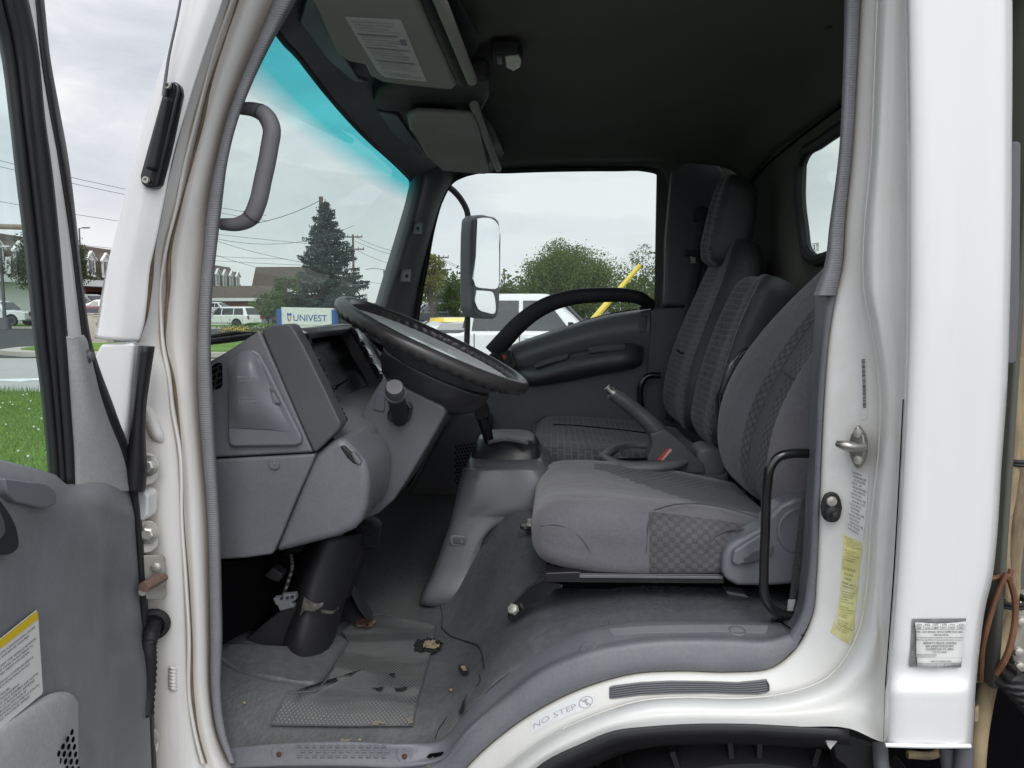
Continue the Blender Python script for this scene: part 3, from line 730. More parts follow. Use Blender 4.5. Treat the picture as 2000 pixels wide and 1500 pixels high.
tx = ['MFD. BY ISUZU MOTORS LIMITED', 'INCOMPLETE VEHICLE MFR', 'ISUZU MOTORS LIMITED', 'DATE OF MFR      GVWR', 'THE ENGINE AND EMISSION', 'CONTROL CONFORM TO US', 'GAWR FRONT 5360 LB', 'WITH 215/85R16-E TIRES', '16X6.0K RIMS AT 65 PSI', 'COLD SINGLE', 'GAWR REAR 9880 LB', 'WITH 215/85R16-E TIRES', '16X6.0K RIMS AT 65 PSI', 'COLD DUAL', 'VEHICLE ID. NO.', 'TYPE TRUCK', 'MODEL']
for i, t in enumerate(tx): L.append((t, .05 + .05 * (i % 3), .08 + i * .055, .036, .55 + .3 * ((i * 37) % 10) / 10))
text_on('label_print', L, q, M['ink'], o, .0004)
# faded yellow sticker, curving round with the jamb
ys = [(1646,1043,1682,1060),(1648,1066,1684,1076),(1645,1090,1680,1100),(1642,1140,1676,1150),(1640,1168,1673,1174),(1636,1195,1669,1201),(1630,1214,1668,1232),(1622,1235,1664,1262)]
yl, yg = skin('load_rating_label', TJ, [[(a_, b_), ((a_ + c_) / 2, (b_ + d_) / 2 + 1), (c_, d_)] for a_, b_, c_, d_ in ys], M['yellow_label'], truck, .0009, n=4, label='peeling faded yellow label covered in small print')
L2x = ['MAXIMUM LOAD RATING', 'EQUIPEMENT', 'TIRE AND RIM', 'COLD TIRE PRESSURE', 'POUR LES PNEUS', 'FRONT AXLE', 'REAR AXLE', 'LOADING', 'SEE MANUAL']
text_on('label_print', [(L2x[(i * 4) % 9] + (' ' + L2x[(i * 7 + 2) % 9] if i % 3 else ''), .08 + .04 * (i % 3), .03 + i * .0262, .0125 if i % 4 else .017, .45 + .42 * ((i * 5) % 7) / 7) for i in range(36) if i % 6 != 5], yg, surf('brown_print', (.16, .15, .06), .7), yl, .0003)
# inspection label on the quarter panel
IY = 1.0235
fo, fq = sticker('inspection_label', at(1781, 1208, IY), at(1886, 1207, IY), at(1876, 1303, IY), at(1776, 1301, IY), M['foil'], truck, 'crinkled silver and white inspection label low on the rear quarter panel')
wp = [[V(p) + V((0, -.0022 - .0015 * random.random(), 0)) for p in row] for row in [[at(1785, 1213, IY), at(1830, 1216, IY), at(1884, 1212, IY)], [at(1787, 1240, IY), at(1830, 1240, IY), at(1881, 1240, IY)], [at(1787, 1270, IY), at(1830, 1270, IY), at(1878, 1270, IY)], [at(1790, 1300, IY), at(1830, 1301, IY), at(1874, 1294, IY)]]]
pp = patch('inspection_paper', wp, M['paper'], fo, 3, 3, thick=.0004)
iq = [p + V((0, -.0045, 0)) for p in (at(1784, 1211, IY), at(1884, 1211, IY), at(1876, 1301, IY), at(1788, 1301, IY))]
mon = ['JAN', 'FEB', 'MAR', 'APR', 'MAY', 'JUN', 'JUL', 'AUG', 'SEP', 'OCT', 'NOV', 'DEC']
L = [(m, .03 + .165 * (i % 6), .085 + .075 * (i // 6), .045, .10) for i, m in enumerate(mon)]
L += [('MVA - DOT ANNUAL VEHICLE INSPECTION LABEL', .02, .245, .045, .93), ('CERTIFICATION', .36, .31, .04, .3), ('This vehicle has passed an inspection in accordance with federal', .01, .36, .03, .95), ('396.17 through 396.23. All records for this vehicle are kept at', .01, .41, .03, .95),
      ("BERGEY'S TRUCK CENTERS", .16, .49, .05, .68), ('446 HARLEYSVILLE PIKE', .2, .555, .05, .58), ('SOUDERTON, PA 18964', .2, .62, .05, .58), ('215-721-3400', .34, .68, .045, .3), ('VEHICLE IDENTIFICATION', .01, .735, .035, .42), ('NO. LICENSE NO. OR VIN NO.', .01, .78, .03, .4), ('YEAR OF INSPECTION', .3, .88, .04, .45)]
ln = [rect(.0, .02, 1, .024), rect(0, .095, 1, .099), rect(0, .17, 1, .174), rect(.02, .905, .98, .909), rect(.42, .785, .98, .788)] + [rect(x, .02, x + .004, .17) for x in (.165, .33, .495, .66, .825)] + [rect(x, .905, x + .004, .98) for x in (.22, .42, .6, .8)]
text_on('inspection_print', L, iq, M['ink'], fo, .0003, ln)

# --- antenna on the front pillar
ab = prism('antenna_base', [(330,160),(342,158),(350,166),(350,182),(308,358),(301,368),(284,366),(274,357),(272,343),(318,176)], 1.056, 1.085, M['black_gloss'], truck, .005, 3, 'long black antenna base screwed to the white front pillar', 0)
prism('antenna_sleeve', [(316,186),(328,189),(300,330),(281,330)], 1.042, 1.06, M['black_matt'], ab, .006)
for x, y in ((329, 168), (287, 352)): raw('base_screw', [disc_stack(at(x, y, 1.054), (0, -1, 0), [(0, .0048), (.005, .0045), (.005, .0025), (.002, .002)], 14)], M['bolt'], ab)
tube('antenna_mast', [at(319, 187, 1.05), at(330, 110, 1.05), at(345, 40, 1.05), at(358, -30, 1.05), at(375, -140, 1.05)], [.0024, .0018, .0016, .0014], M['slate'], ab, 8, 6)
tube('antenna_mast', [at(331, 132, 1.075), at(352, 62, 1.085), at(377, -5, 1.10), at(400, -90, 1.1)], .0016, M['slate'], ab, 8, 6)

# --- cowl corner under the pillar, black seal, hinges
prism('cowl_corner', [(196,672),(260,669),(261,676),(245,882),(180,840),(150,760)], 1.068, 1.20, M['white'], truck, .006)
patch('hinge_seal', [[at(x0, y, 1.045), at((x0 + x1) / 2, y, 1.032), at(x1, y, 1.045), at(x1 + 1, y, 1.09)] for y, x0, x1 in ((676, 276, 293), (740, 269, 284), (800, 264, 277), (850, 259, 275), (935, 250, 275), (960, 250, 272))], M['black'], truck, 5, 4, thick=.004, label='black rubber strip standing at the hinge side')
prism('black_gap', [(262, 700), (276, 700), (268, 800), (262, 940), (240, 900)], 1.10, 1.14, M['void'], truck, 0)
def hinge(y, sc=1.0, dirty=False):
    h = poly_prism('hinge_plate', [at(x, yy, Y - .024) for x, yy, Y in ((268, y - 26, 1.10), (296, y - 26, 1.118), (306, y - 18, 1.124), (311, y + 2, 1.126), (309, y + 24, 1.126), (298, y + 34, 1.12), (268, y + 40, 1.10))], (.0, -.006, 0), M['zinc'] if dirty else M['jamb'], truck, .003)
    raw('hinge_bolt', [disc_stack(at(289, y, 1.081), (.25, -1, .1), [(-.004, .0145), (.001, .0145), (.0015, .0095), (.0085, .0095), (.0095, .007)], 6), disc_stack(at(289, y, 1.083), (.25, -1, .1), [(-.004, .0155), (.0015, .0155), (.002, .012)], 20)], M['bolt'], h, 20)
    return h
hinge(910); hinge(1042); hinge(1442)
prism('hinge_arm', [(262, 958), (282, 960), (289, 968), (288, 1008), (280, 1018), (262, 1020)], 1.07, 1.1, M['white'], truck, .006)
ck = poly_prism('door_check', [at(x, y, Y - .024) for x, y, Y in ((268, 1084, 1.095), (318, 1083, 1.12), (324, 1090, 1.122), (326, 1160, 1.122), (322, 1170, 1.12), (270, 1168, 1.095))], (0, -.004, 0), M['zinc'], truck, .002, label='rusty door check strap bracket')
tube('check_arm', [at(322, 1127, 1.086), at(300, 1136, 1.061), at(280, 1148, 1.036)], [.006, .009, .008], M['rust_red'], ck, 8, 3)
tube('check_arm', [at(322, 1137, 1.086), at(300, 1150, 1.066), at(278, 1156, 1.036)], [.004, .006, .006], M['zinc'], ck, 8, 3)
raw('check_bolt', [disc_stack(at(306, 1106, 1.084), (.25, -1, .1), [(0, .007), (.006, .007), (.007, .005)], 6)], M['bolt'], ck)
gr = raw('cable_grommet', [disc_stack(at(300, 1219, 1.094), (.35, -1, 0), [(0, .0245), (.005, .0235), (.007, .017), (.0, .013), (-.004, .008)], 24)], M['black'], truck, 40)
zs = [at(300, 1222, 1.086), at(295, 1240, 1.061), at(291, 1262, 1.051), at(291, 1300, 1.048), at(288, 1350, 1.046), at(285, 1400, 1.036)]
P = hermite([tuple(p) for p in zs], 8); rr = [.0095 + (.0022 if i % 2 else 0) for i in range(len(P))]
raw('cable_boot', [tube_arrays(P, rr, 12, 0)], M['black'], gr, 80)
parts = []
for k in range(7):
    parts.append(tube_arrays([at(329 - (0 if k else 0) - 2, 1307 + k * 6, 1.142), at(338, 1305 + k * 6.5, 1.110), at(348, 1309 + k * 6.5, 1.121)], [.002, .0042 - abs(k - 4) * .0003, .002], 8, 4))
raw('sealer_plug', parts + [disc_stack(at(338, 1327, 1.126), (.3, -1, 0), [(0, .008), (.006, .006)], 12)], M['jamb'], truck, 80)

# --- things in the gap behind the cab
prism('air_intake_duct', [(1977, 276), (1991, 276), (1995, 282), (1994, 400), (1992, 600), (1986, 705), (1981, 711), (1965, 710), (1960, 500)], 1.16, 1.30, M['slate'], truck, .008, 3, 'dark slate rubber duct behind the cab corner')
tube('tan_conduit', [at(2010, 560, 1.25), at(2000, 640, 1.25), at(1992, 760, 1.25), at(1990, 880, 1.25), at(1986, 1000, 1.25), at(1975, 1110, 1.25), at(1972, 1180, 1.25), at(1950, 1260, 1.25), at(1925, 1360, 1.25), at(1912, 1440, 1.25), at(1905, 1560, 1.25)], .0135, M['tan'], truck, 12, 6)
tube('tan_conduit', [at(1985, 700, 1.22), at(1984, 800, 1.22), at(1983, 890, 1.22), at(1974, 960, 1.22), at(1963, 1030, 1.22), at(1962, 1110, 1.22), at(1967, 1165, 1.22)], .0085, M['tan'], truck, 10, 6)
tube('tan_conduit', [at(1966, 1170, 1.23), at(1948, 1220, 1.23), at(1925, 1280, 1.23), at(1905, 1330, 1.23)], .006, M['tan'], truck, 10, 6)
for dx, y in ((1984, 893), (1984, 899), (1967, 1166), (1967, 1173)):
    vs, fs = tube_arrays([at(dx, y, 1.235) + V((.026 * math.cos(t), .026 * math.sin(t), .003 * math.sin(t))) for t in np.linspace(0, 2 * math.pi, 20)], .0032, 8, 0)
    raw('cable_tie', [(vs, fs)], M['black_matt'], truck)
tube('brown_cable', [at(1935, 1130, 1.2), at(1955, 1126, 1.2), at(1972, 1122, 1.2), at(1975, 1112, 1.2)], .0042, M['copper'], truck, 8, 6)
tube('brown_cable', [at(1965, 1120, 1.19), at(1948, 1160, 1.19), at(1932, 1210, 1.19), at(1920, 1260, 1.2), at(1915, 1330, 1.22)], .0042, M['copper'], truck, 8, 6)
tube('brown_cable', [at(1972, 1130, 1.19), at(1982, 1170, 1.19), at(1980, 1230, 1.19), at(1962, 1290, 1.19), at(1945, 1316, 1.2)], .0048, M['copper'], truck, 8, 6)
tube('corrugated_hose', [at(1962, 1316, 1.2), at(1985, 1340, 1.2), at(2040, 1400, 1.2)], .021, M['hose'], truck, 14, 6)
cb = prism('frame_bracket', [(1950, 1180), (2060, 1140), (2060, 1330), (1985, 1310)], 1.34, 1.36, M['zinc'], truck, .003)
for x, y in ((1993, 1180), (1988, 1272), (1990, 1300), (1994, 1213)): raw('bracket_bolt', [disc_stack(at(x, y, 1.335), (0, -1, 0), [(0, .009), (.006, .008), (.008, .003)], 10)], M['bolt'], cb)
box('chassis_rail', (1.1, 1.62, .68), (1.6, .08, .2), M['black'], truck, .004)
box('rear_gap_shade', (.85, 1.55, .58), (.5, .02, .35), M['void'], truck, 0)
prism('tan_tag', [(1905, 1382), (1912, 1378), (1911, 1408), (1903, 1410)], 1.2, 1.203, M['tan'], truck, 0)

# --- cargo body
cbz = box('cargo_body', (3.75, 2.05, 1.95), (4.6, 2.2, 2.3), M['box_white'], truck, .02)
tube('cargo_corner_post', [(1.45, 1.0, .85), (1.45, 1.0, 3.0)], .035, M['box_white'], truck, 8, 0)
box('cab_rear_skin_strip', (.735, 1.36, 1.25), (.03, .14, .62), M['slate'], truck, .01)
# pale wind deflector sheet seen through the cab's rear window
patch('deflector_sheet', [[V((1.36 + .03 * math.sin(y * 9), y, z)) for y in np.linspace(1.5, 3.0, 8)] for z in (1.3, 1.9, 2.8)], surf('pale_deflector', (.78, .80, .74), .35), truck, 2, 2)
tube('blue_air_hose', [(.82, 2.26, 1.4), (.80, 2.22, 1.7), (.78, 2.12, 1.85), (.78, 2.0, 2.02)], .018, surf('blue_hose', (.10, .16, .24), .3), truck, 10, 6)
tube('blue_air_hose', [(.84, 2.32, 1.4), (.82, 2.30, 1.7), (.80, 2.22, 1.9), (.78, 2.1, 2.05)], .012, surf('pale_hose', (.3, .36, .42), .3), truck, 10, 6)
# ------------------------------------------------------------------ driver's door, swung wide open
TH = R(84)
DH = at(280, 1150, 1.085)                       # hinge edge
DD = V((math.cos(TH), -math.sin(TH), 0)); DN = V((math.sin(TH), math.cos(TH), 0))
def dr(px, py, off=0.0): return atp(px, py, DH + DN * off, DN)
def dloc(s, z, off=0.0):                         # metres back from the hinge edge, height
    p = DH + DD * s + DN * off; return V((p.x, p.y, z))
door = empty('driver_door', tuple(DH - V((0, 0, DH.z - .75)))); door.parent = truck; door.matrix_parent_inverse = wm(truck).inverted()
door['label'] = 'open driver door with scuffed grey inner panel'
# where the window sill line runs towards the camera, out of the picture
PE = [(0, 80, 100), (50, 65, 90)]
# outer frame: black channel, white strip, black seal
G = [(-140, -35, 10), (0, -18, 50), (83, 3, 67), (233, 24, 83), (333, 35, 97), (467, 51, 111), (560, 61, 119), (653, 70, 127), (767, 85, 133), (893, 97, 141), (945, 101, 143)]
def drow(y, xs, offs): return [dr(x, y, o) for x, o in zip(xs, offs)]
patch('window_channel', [drow(y, (a, a + (c - a) * .18, a + (c - a) * .3, a + (c - a) * .48, a + (c - a) * .56, a + (c - a) * .8, c), (-.012, .004, -.003, .006, .001, .007, .001)) for y, a, c in G], M['black'], door, 4, 3, thick=.003)
W = [(-140, 10, 42), (0, 50, 66), (83, 67, 75), (200, 80, 91), (333, 97, 111), (400, 103, 125), (483, 112, 141), (567, 120, 152), (653, 127, 163), (700, 130, 172), (790, 133, 196)]
patch('door_skin_strip', [drow(y, (a - 1, a + (c - a) * .35, c + 1), (-.001, .002, -.006)) for y, a, c in W], M['white'], door, 4, 3, thick=.003)
SE = [(-140, 42, 62), (0, 65, 81), (100, 77, 91), (213, 91, 111), (300, 105, 127), (433, 131, 144), (510, 143, 151), (600, 155, 162), (660, 163, 172), (717, 173, 189), (783, 190, 214), (830, 208, 231), (883, 230, 252), (940, 248, 264), (1002, 262, 273), (1110, 273, 280), (1240, 280, 288), (1413, 290, 297), (1495, 294, 301), (1600, 299, 306)]
patch('door_seal', [drow(y, (a - 2, a + (c - a) * .3, a + (c - a) * .7, c), (-.004, .006, .005, -.012)) for y, a, c in SE], M['black'], door, 4, 3, thick=.003)
# tall scuffed corner trim
CT = [(657, 120, 138, 150, 158), (664, 119.5, 140, 154, 165), (690, 122, 145, 160, 172), (720, 125, 150, 167, 180), (767, 131, 160, 178, 191), (830, 136, 175, 198, 212), (880, 140, 186, 217, 233), (915, 141, 192, 228, 243), (945, 141, 194, 232, 250), (960, 142, 196, 236, 256)]
patch('corner_trim', [drow(y, xs, (.004, .014, .012, .002)) for y, *xs in CT], M['door_trim'], door, 4, 4, thick=.004, sharp=60, label='scuffed pale grey corner trim')
raw('trim_rivet', [disc_stack(dr(169, 696, .012), DN, [(0, .0095), (.003, .009), (.0035, .006), (.0075, .0055), (.0085, .003)], 16)], M['slate'], door)
# glazed area and the outer skin
gl = [dloc(s, z, -.004) for s, z in ((.19, dr(101, 945).z), (.75, dr(101, 945).z + .10), (.75, 2.12), (.36, 2.12))]
gp = [dr(105, 940, -.004), dr(97, 893, -.004), dr(85, 767, -.004), dr(70, 653, -.004), dr(51, 467, -.004), dr(24, 233, -.004), dr(3, 83, -.004), dr(-25, -60, -.004)]
top = gp[-1]; far_top = top + DD * .45; far_bot = gp[0] + DD * .55 + V((0, 0, .12))
mid_b = dr(0, 916, -.004)
gm = mesh('window_glass', gp + [far_top, far_bot, mid_b], [tuple(range(len(gp) + 3))], False)
link('window_glass', gm, M['glass_door'], door)
# inner panel: relief built across the door
def prow(y, cols): return [dr(x, y, o) for x, o in cols]
PR = [
 (925, [(-330, .055), (-120, .058), (-20, .058), (60, .056), (110, .050), (143, .006), (196, .011), (228, .009), (246, -.004)]),
 (948, [(-330, .062), (-120, .062), (-20, .062), (60, .060), (112, .054), (150, .028), (200, .022), (236, .013), (254, -.004)]),
 (985, [(-330, .068), (-120, .068), (-20, .066), (60, .065), (118, .060), (165, .052), (206, .040), (244, .020), (264, -.004)]),
 (1030, [(-330, .064), (-120, .064), (-20, .062), (60, .060), (120, .060), (180, .056), (206, .034), (262, .004), (274, -.004)]),
 (1110, [(-330, .060), (-120, .058), (-20, .056), (60, .054), (125, .056), (186, .050), (219, .004), (266, .004), (279, -.004)]),
 (1200, [(-330, .058), (-120, .056), (-20, .054), (60, .052), (130, .053), (192, .048), (224, .004), (270, .005), (285, -.004)]),
 (1250, [(-330, .058), (-120, .056), (-20, .052), (60, .050), (133, .050), (196, .046), (232, .014), (274, .012), (288, -.004)]),
 (1290, [(-330, .058), (-120, .056), (-20, .052), (60, .050), (136, .048), (198, .042), (240, .034), (278, .026), (291, -.004)]),
 (1400, [(-330, .060), (-120, .056), (-20, .052), (60, .050), (145, .044), (200, .036), (250, .029), (284, .020), (296, -.004)]),
 (1500, [(-330, .060), (-120, .056), (-20, .052), (60, .050), (155, .044), (208, .036), (256, .029), (288, .020), (300, -.004)]),
 (1640, [(-330, .060), (-120, .056), (-20, .052), (60, .050), (160, .044), (214, .036), (262, .029), (292, .020), (306, -.004)])]
sh = [918, 930, 958]
def topline(x): return float(np.interp(x, [-330, -120, 0, 101, 143], [800, 885, 917, 940, 946]))
PR[0] = (0, [(x, o) for x, o in PR[0][1]])
rows = []
for k, (y, cols) in enumerate(PR):
    if k == 0: rows.append([dr(x, topline(x) if x <= 143 else 934, o) for x, o in [(x, (.004 if x < 130 else o)) for x, o in cols]])
    elif k == 1: rows.append([dr(x, (topline(x) + 10) if x <= 150 else y, o) for x, o in cols])
    else: rows.append([dr(x, y - (70 * max(0, (30 - x) / 360) if k == 2 else 0), o) for x, o in cols])
patch('inner_panel', rows, M['door_panel'], door, 5, 5, sharp=70)
# body of the door behind the panel
P0 = dloc(.0, .55, -.004); 
poly_prism('outer_skin', [dloc(-.01, .62, -.07), dloc(.72, .62, -.07), dloc(.72, 1.40, -.07), dloc(.2, 1.20, -.07), dloc(.02, 1.19, -.07)], DN * .055, M['white'], door, .01)
# pads, bezel, sticker, speaker pod
pad = [dr(x, y, .0745) for x, y in ((10, 934), (50, 940), (102, 952), (112, 966), (111, 982), (100, 989), (55, 985), (25, 975), (14, 960))]
poly_prism('soft_pad', pad, -DN * .012, M['grey_smooth'], door, .003, smooth_pts=4)
bz = [dr(x, y, .070) for x, y in ((-40, 962), (0, 974), (14, 992), (38, 1050), (38, 1068), (30, 1079), (0, 1080), (-40, 1072))]
poly_prism('handle_bezel', bz, -DN * .016, M['black_matt'], door, .004, smooth_pts=3)
bz = [dr(x, y, .0715) for x, y in ((-40, 980), (-2, 990), (8, 1010), (12, 1040), (6, 1052), (-40, 1050))]
poly_prism('handle_lever', bz, -DN * .006, M['lever'], door, .003, smooth_pts=3)
def dp(x, y): return dr(x, y, .0535)
dq = [dp(-95, 1318), dp(66, 1191), dp(78, 1355), dp(-95, 1495)]
o_ = DN * .003
lab = poly_prism('warning_label', [p + o_ for p in (dp(-95, 1318), dp(60, 1196), dp(65, 1192), dp(68, 1196), dp(78, 1350), dp(76, 1356), dp(-95, 1495))], -DN * .0007, M['paper'], door, 0, label='white warning label with a yellow top band')
q2 = [p + o_ for p in (dp(-95, 1318), dp(66.5, 1192), dp(78, 1355), dp(-95, 1495))]
text_on('yellow_band', [], q2, M['yellow'], lab, .0006, [[(0, 0), (.985, 0.0), (1, .03), (1, .10), (0, .10)]])
DLn = ['THIS VEHICLE IS EQUIPPED WITH A SHUTDOWN SYSTEM', 'OR ENGINE PROTECTION SYSTEM ACTIVATED', '', 'PULL OFF THE ROAD AND STOP THE VEHICLE AS SOON', 'AS POSSIBLE WHEN THE RED LAMP COMES ON AND REBUILT IS', 'FAILURE TO STOP ENGINE MAY RESET OFF AGAIN', '', 'SORTEZ DE LA ROUTE ET ARRETEZ LE VEHICULE AUTOMOBILE DES ARRETE LE', "CE VEHICULE EST EQUIPE D'UN SYSTEME DE PROTECTION DU MOTEUR", '', 'ATTENTION MOTEUR', 'LE MOTEUR PEUT FONCTIONNEMENT', 'ARRETEZ LE VEHICULE DES QUE POSSIBLE LES NOTES', "ALLUMER LORSQUE QU'A LA ROUTE ET ARRETEZ", 'COUPER LE CONTACT LORSQUE MOTEUR SE', "REMETTRE EN MARCHE TEMOIN S'ALLUME LA ROUTE", 'APRES AVOIR ARRETE LE MOTEUR APRES']
L = [(t, .03, .175 + i * .046, .026, min(.92, .40 + .013 * len(t)) - .1 * ((i * 7) % 3) * .5) for i, t in enumerate(DLn) if t]
text_on('label_print', L, q2, M['ink'], lab, .0006)
# speaker pod
pod = []
for k, (dy, b_) in enumerate(((0, .003), (14, .016), (50, .024), (110, .026), (200, .024))):
    pod.append([dr(x + 0, y + dy, .049 + o * (b_ / .026) + .002) for x, y, o in ((-150, 1560, .0), (-60, 1470, .012), (0, 1416, .014), (40, 1388, .014), (75, 1366, .014), (110, 1352, .012), (140, 1356, .006), (153, 1372, -.004))])
patch('speaker_pod', pod, M['door_trim'], door, 4, 4)
parts = []
for r_ in range(7):
    for k in range(r_ + 1 if r_ < 6 else 6):
        x = 140 + r_ * 2.4 + 0 - (r_ - k) * 11 + (0); y = 1430 + r_ * 14 + k * .5
        if x > 60: parts.append(disc_stack(dr(x, y, .0655 - .0010 * r_), DN, [(0, .0031), (.0006, .0031)], 10))
raw('speaker_holes', parts, M['void'], door)
# ------------------------------------------------------------------ cab shell
XR, YF, ZR = 0.70, 2.92, 2.06
def far(px, py, Y=YF): return at(px, py, Y)
# roof lining, turned down at the back and the far side
rows = []
for y in (1.17, 1.5, 1.9, 2.3, 2.62, 2.80):
    dz = -.00 if y < 2.6 else (-.015 if y < 2.7 else -.06)
    rows.append([V((-.56, y, ZR + .01)), V((-.36, y, ZR + dz)), V((-.1, y, ZR + .01 + dz)), V((.2, y, ZR + .012 + dz)), V((.5, y, ZR + .004 + dz)), V((.62, y, ZR - .02 + dz)), V((.68, y, ZR - .075 + dz))])
patch('roof_lining', rows, M['lining'], truck, 5, 4, thick=.01, offset=1)
box('roof_skin', (.08, 2.05, ZR + .10), (1.28, 1.95, .05), M['white'], truck, .02)
box('roof_lining_edge', (.08, 1.16, ZR + .06), (1.28, .03, .12), M['white'], truck, .01)
# small fixings in the lining
for px, py in ((1545, 152), (1460, 228), (1625, 48)):
    raw('lining_clip', [disc_stack(atz(px, py, ZR + .004), (0, 0, -1), [(0, .017), (.005, .015), (.006, .008)], 14)], M['black_matt'], truck)
# rear wall with its window
def ring(name, outer, inner, mat, parent, **k):
    n = len(outer)
    Q_ = np.array([tuple(p) for p in outer] + [tuple(outer[0])]); o = hermite(Q_, 4)[:-1] if not k.get('lin') else np.concatenate([Q_[i] + (Q_[i+1] - Q_[i]) * np.linspace(0, 1, 5)[:-1, None] for i in range(len(Q_) - 1)])
    i_ = hermite([tuple(p) for p in inner] + [tuple(inner[0])], 4)[:-1] if k.get('sm', True) else np.array([tuple(p) for p in inner])
    m = len(o); vs = list(o) + list(i_)
    fs = [(a, (a + 1) % m, m + (a + 1) % m, m + a) for a in range(m)]
    ob = link(name, mesh(name, vs, fs, True, 40), mat, parent)
    th = k.get('thick', .012)
    md = ob.modifiers.new('t', 'SOLIDIFY'); md.thickness = th; md.offset = 0
    return ob
RW = [(2.24, 1.895), (2.235, 1.80), (2.20, 1.72), (2.165, 1.655), (2.12, 1.632), (1.95, 1.628), (1.62, 1.628), (1.46, 1.65), (1.44, 1.77), (1.45, 1.895), (1.55, 1.925), (1.85, 1.93), (2.10, 1.925), (2.21, 1.918)]
RO = [(2.93, 2.03), (2.93, 1.8), (2.93, 1.5), (2.93, 1.0), (2.6, .9), (1.95, .9), (1.5, .9), (1.2, .9), (1.2, 1.6), (1.2, 2.03), (1.5, 2.04), (1.85, 2.04), (2.2, 2.04), (2.6, 2.04)]
ring('rear_wall', [V((XR, y, z)) for y, z in RO], [V((XR, y, z)) for y, z in RW], M['lining'], truck, thick=.01, lin=True)
P = [V((XR - .012, y, z)) for y, z in RW]
vs, fs = tube_arrays([tuple(p) for p in P] + [tuple(P[0])], .017, 8, 4, False)
raw('rear_window_seal', [(vs, fs)], M['black'], truck)
link('rear_window_glass', mesh('rear_window_glass', hermite([tuple(p) for p in P] + [tuple(P[0])], 4)[:-1], [tuple(range(4 * len(P)))], False), glass('rear_glass', (.80, .9, .86), .05, .06), truck)
text_on('glass_mark', [], [atx(1586, 476, XR - .014), atx(1599, 474, XR - .014), atx(1599, 490, XR - .014), atx(1586, 492, XR - .014)], M['ink_grey'], truck, .0, [rect(0, 0, .06, 1), rect(.94, 0, 1, 1), rect(0, 0, 1, .08), rect(0, .92, 1, 1), [(.2, .15), (.32, .15), (.5, .85), (.38, .85)], [(.36, .15), (.48, .15), (.26, .85), (.16, .85)], rect(.6, .15, .68, .85), rect(.8, .15, .88, .85), rect(.6, .15, .88, .25)])

tube('lining_seam', [V((.694, y, z)) for y, z in ((1.2, 1.99), (1.6, 1.99), (2.0, 1.985), (2.4, 1.975), (2.7, 1.955), (2.85, 1.93))], .004, M['void'], truck, 6, 4)
# --- windshield
def wsx(y, z): return -0.614 + (z - 1.53) * 0.29 - 0.055 * (1 - ((y - 2.07) / .95) ** 2)
rows = [[V((wsx(y, z), y, z)) for y in (1.19, 1.35, 1.6, 1.85, 2.1, 2.35, 2.6, 2.8, 2.93)] for z in (1.30, 1.45, 1.6, 1.75, 1.9, 2.06)]
ws = patch('windshield', rows, M['glass_ws'], truck, 3, 3)
# top header over the glass
HL = [(470, -90, 1.24), (520, -20, 1.30), (562, 40, 1.36), (620, 115, 1.55), (680, 190, 1.80), (740, 265, 2.15), (790, 325, 2.55), (812, 352, 2.74)]
rows = []
for px, py, Y in HL:
    p = at(px, py, Y); p.x = wsx(p.y, p.z) + .012
    t = (Y - 1.24) / 1.5
    rows.append([V((p.x - .012, p.y, p.z + .05)), p, p + V((.02, 0, .012)), p + V((.07, 0, .035)), V((-.34, p.y + .02, ZR - .015)), V((-.30, p.y + .02, ZR + .02))])
patch('windshield_header', rows, M['dash_dark'], truck, 4, 4)
tube('header_seal', [r[1] + V((.004, 0, .001)) for r in rows], .006, M['black'], truck, 8, 4)
# far front pillar trim with two empty screw recesses
PT = [(330, 805, 835, 872, 892), (352, 811, 835, 868, 884), (380, 806, 829, 856, 868), (445, 788, 812, 838, 846), (537, 760, 786, 813, 822), (585, 746, 770, 800, 812), (640, 730, 756, 788, 802), (760, 700, 730, 770, 790)]
patch('pillar_trim', [[at(a - 6, y, 2.90), at(a, y, 2.76), at((a + b_) / 2, y, 2.765), at(b_, y, 2.80), at(c, y, 2.87), at(d, y, 2.93)] for y, a, b_, c, d in PT], M['pillar_in'], truck, 5, 4)
for px, py in ((815, 445), (793, 538)):
    r_ = [(px - 11, py - 12), (px + 11, py - 12), (px + 10, py + 13), (px - 12, py + 13)]
    h = poly_prism('screw_recess', [at(x, y, 2.786) for x, y in r_], (0, .004, 0), M['dash_dark'], truck, .004)
    poly_prism('recess_floor', [at(px + (x - px) * .8 + 1.5, py + (y - py) * .8 + 2, 2.784) for x, y in r_], (0, .002, 0), M['dash_mid'], h, .003)
    raw('recess_screw', [disc_stack(at(px + 1, py + 1, 2.783), (0, -1, 0), [(0, .006), (.002, .005), (.0021, .003), (0, .002)], 10)], M['black'], h)

# --- far side: opening round the passenger window
WO = [(818, 622), (826, 570), (838, 508), (851, 440), (868, 386), (886, 357), (912, 344), (1000, 338), (1100, 335), (1200, 334), (1262, 335), (1282, 341), (1291, 358), (1291, 420), (1285, 500), (1279, 575), (1275, 604), (1240, 606), (1180, 616), (1100, 640), (1040, 660), (1000, 676), (950, 706), (900, 735), (840, 735), (812, 700)]
def grow(pts, k, c=(1070, 520)):
    out = []
    for x, y in pts:
        d = math.hypot(x - c[0], y - c[1]); out.append((x + (x - c[0]) / d * k, y + (y - c[1]) / d * k))
    return out
WI = [at(x, y, 2.95) for x, y in WO]; WG = [at(x, y, 2.945) for x, y in grow(WO, 9)]; WQ = [at(x, y, 2.93) for x, y in grow(WO, 22)]
pdoor = empty('passenger_door', (0.05, 2.95, .75)); pdoor.parent = truck; pdoor.matrix_parent_inverse = wm(truck).inverted()
ring('window_seal', WG, WI, M['black'], pdoor, thick=.02)
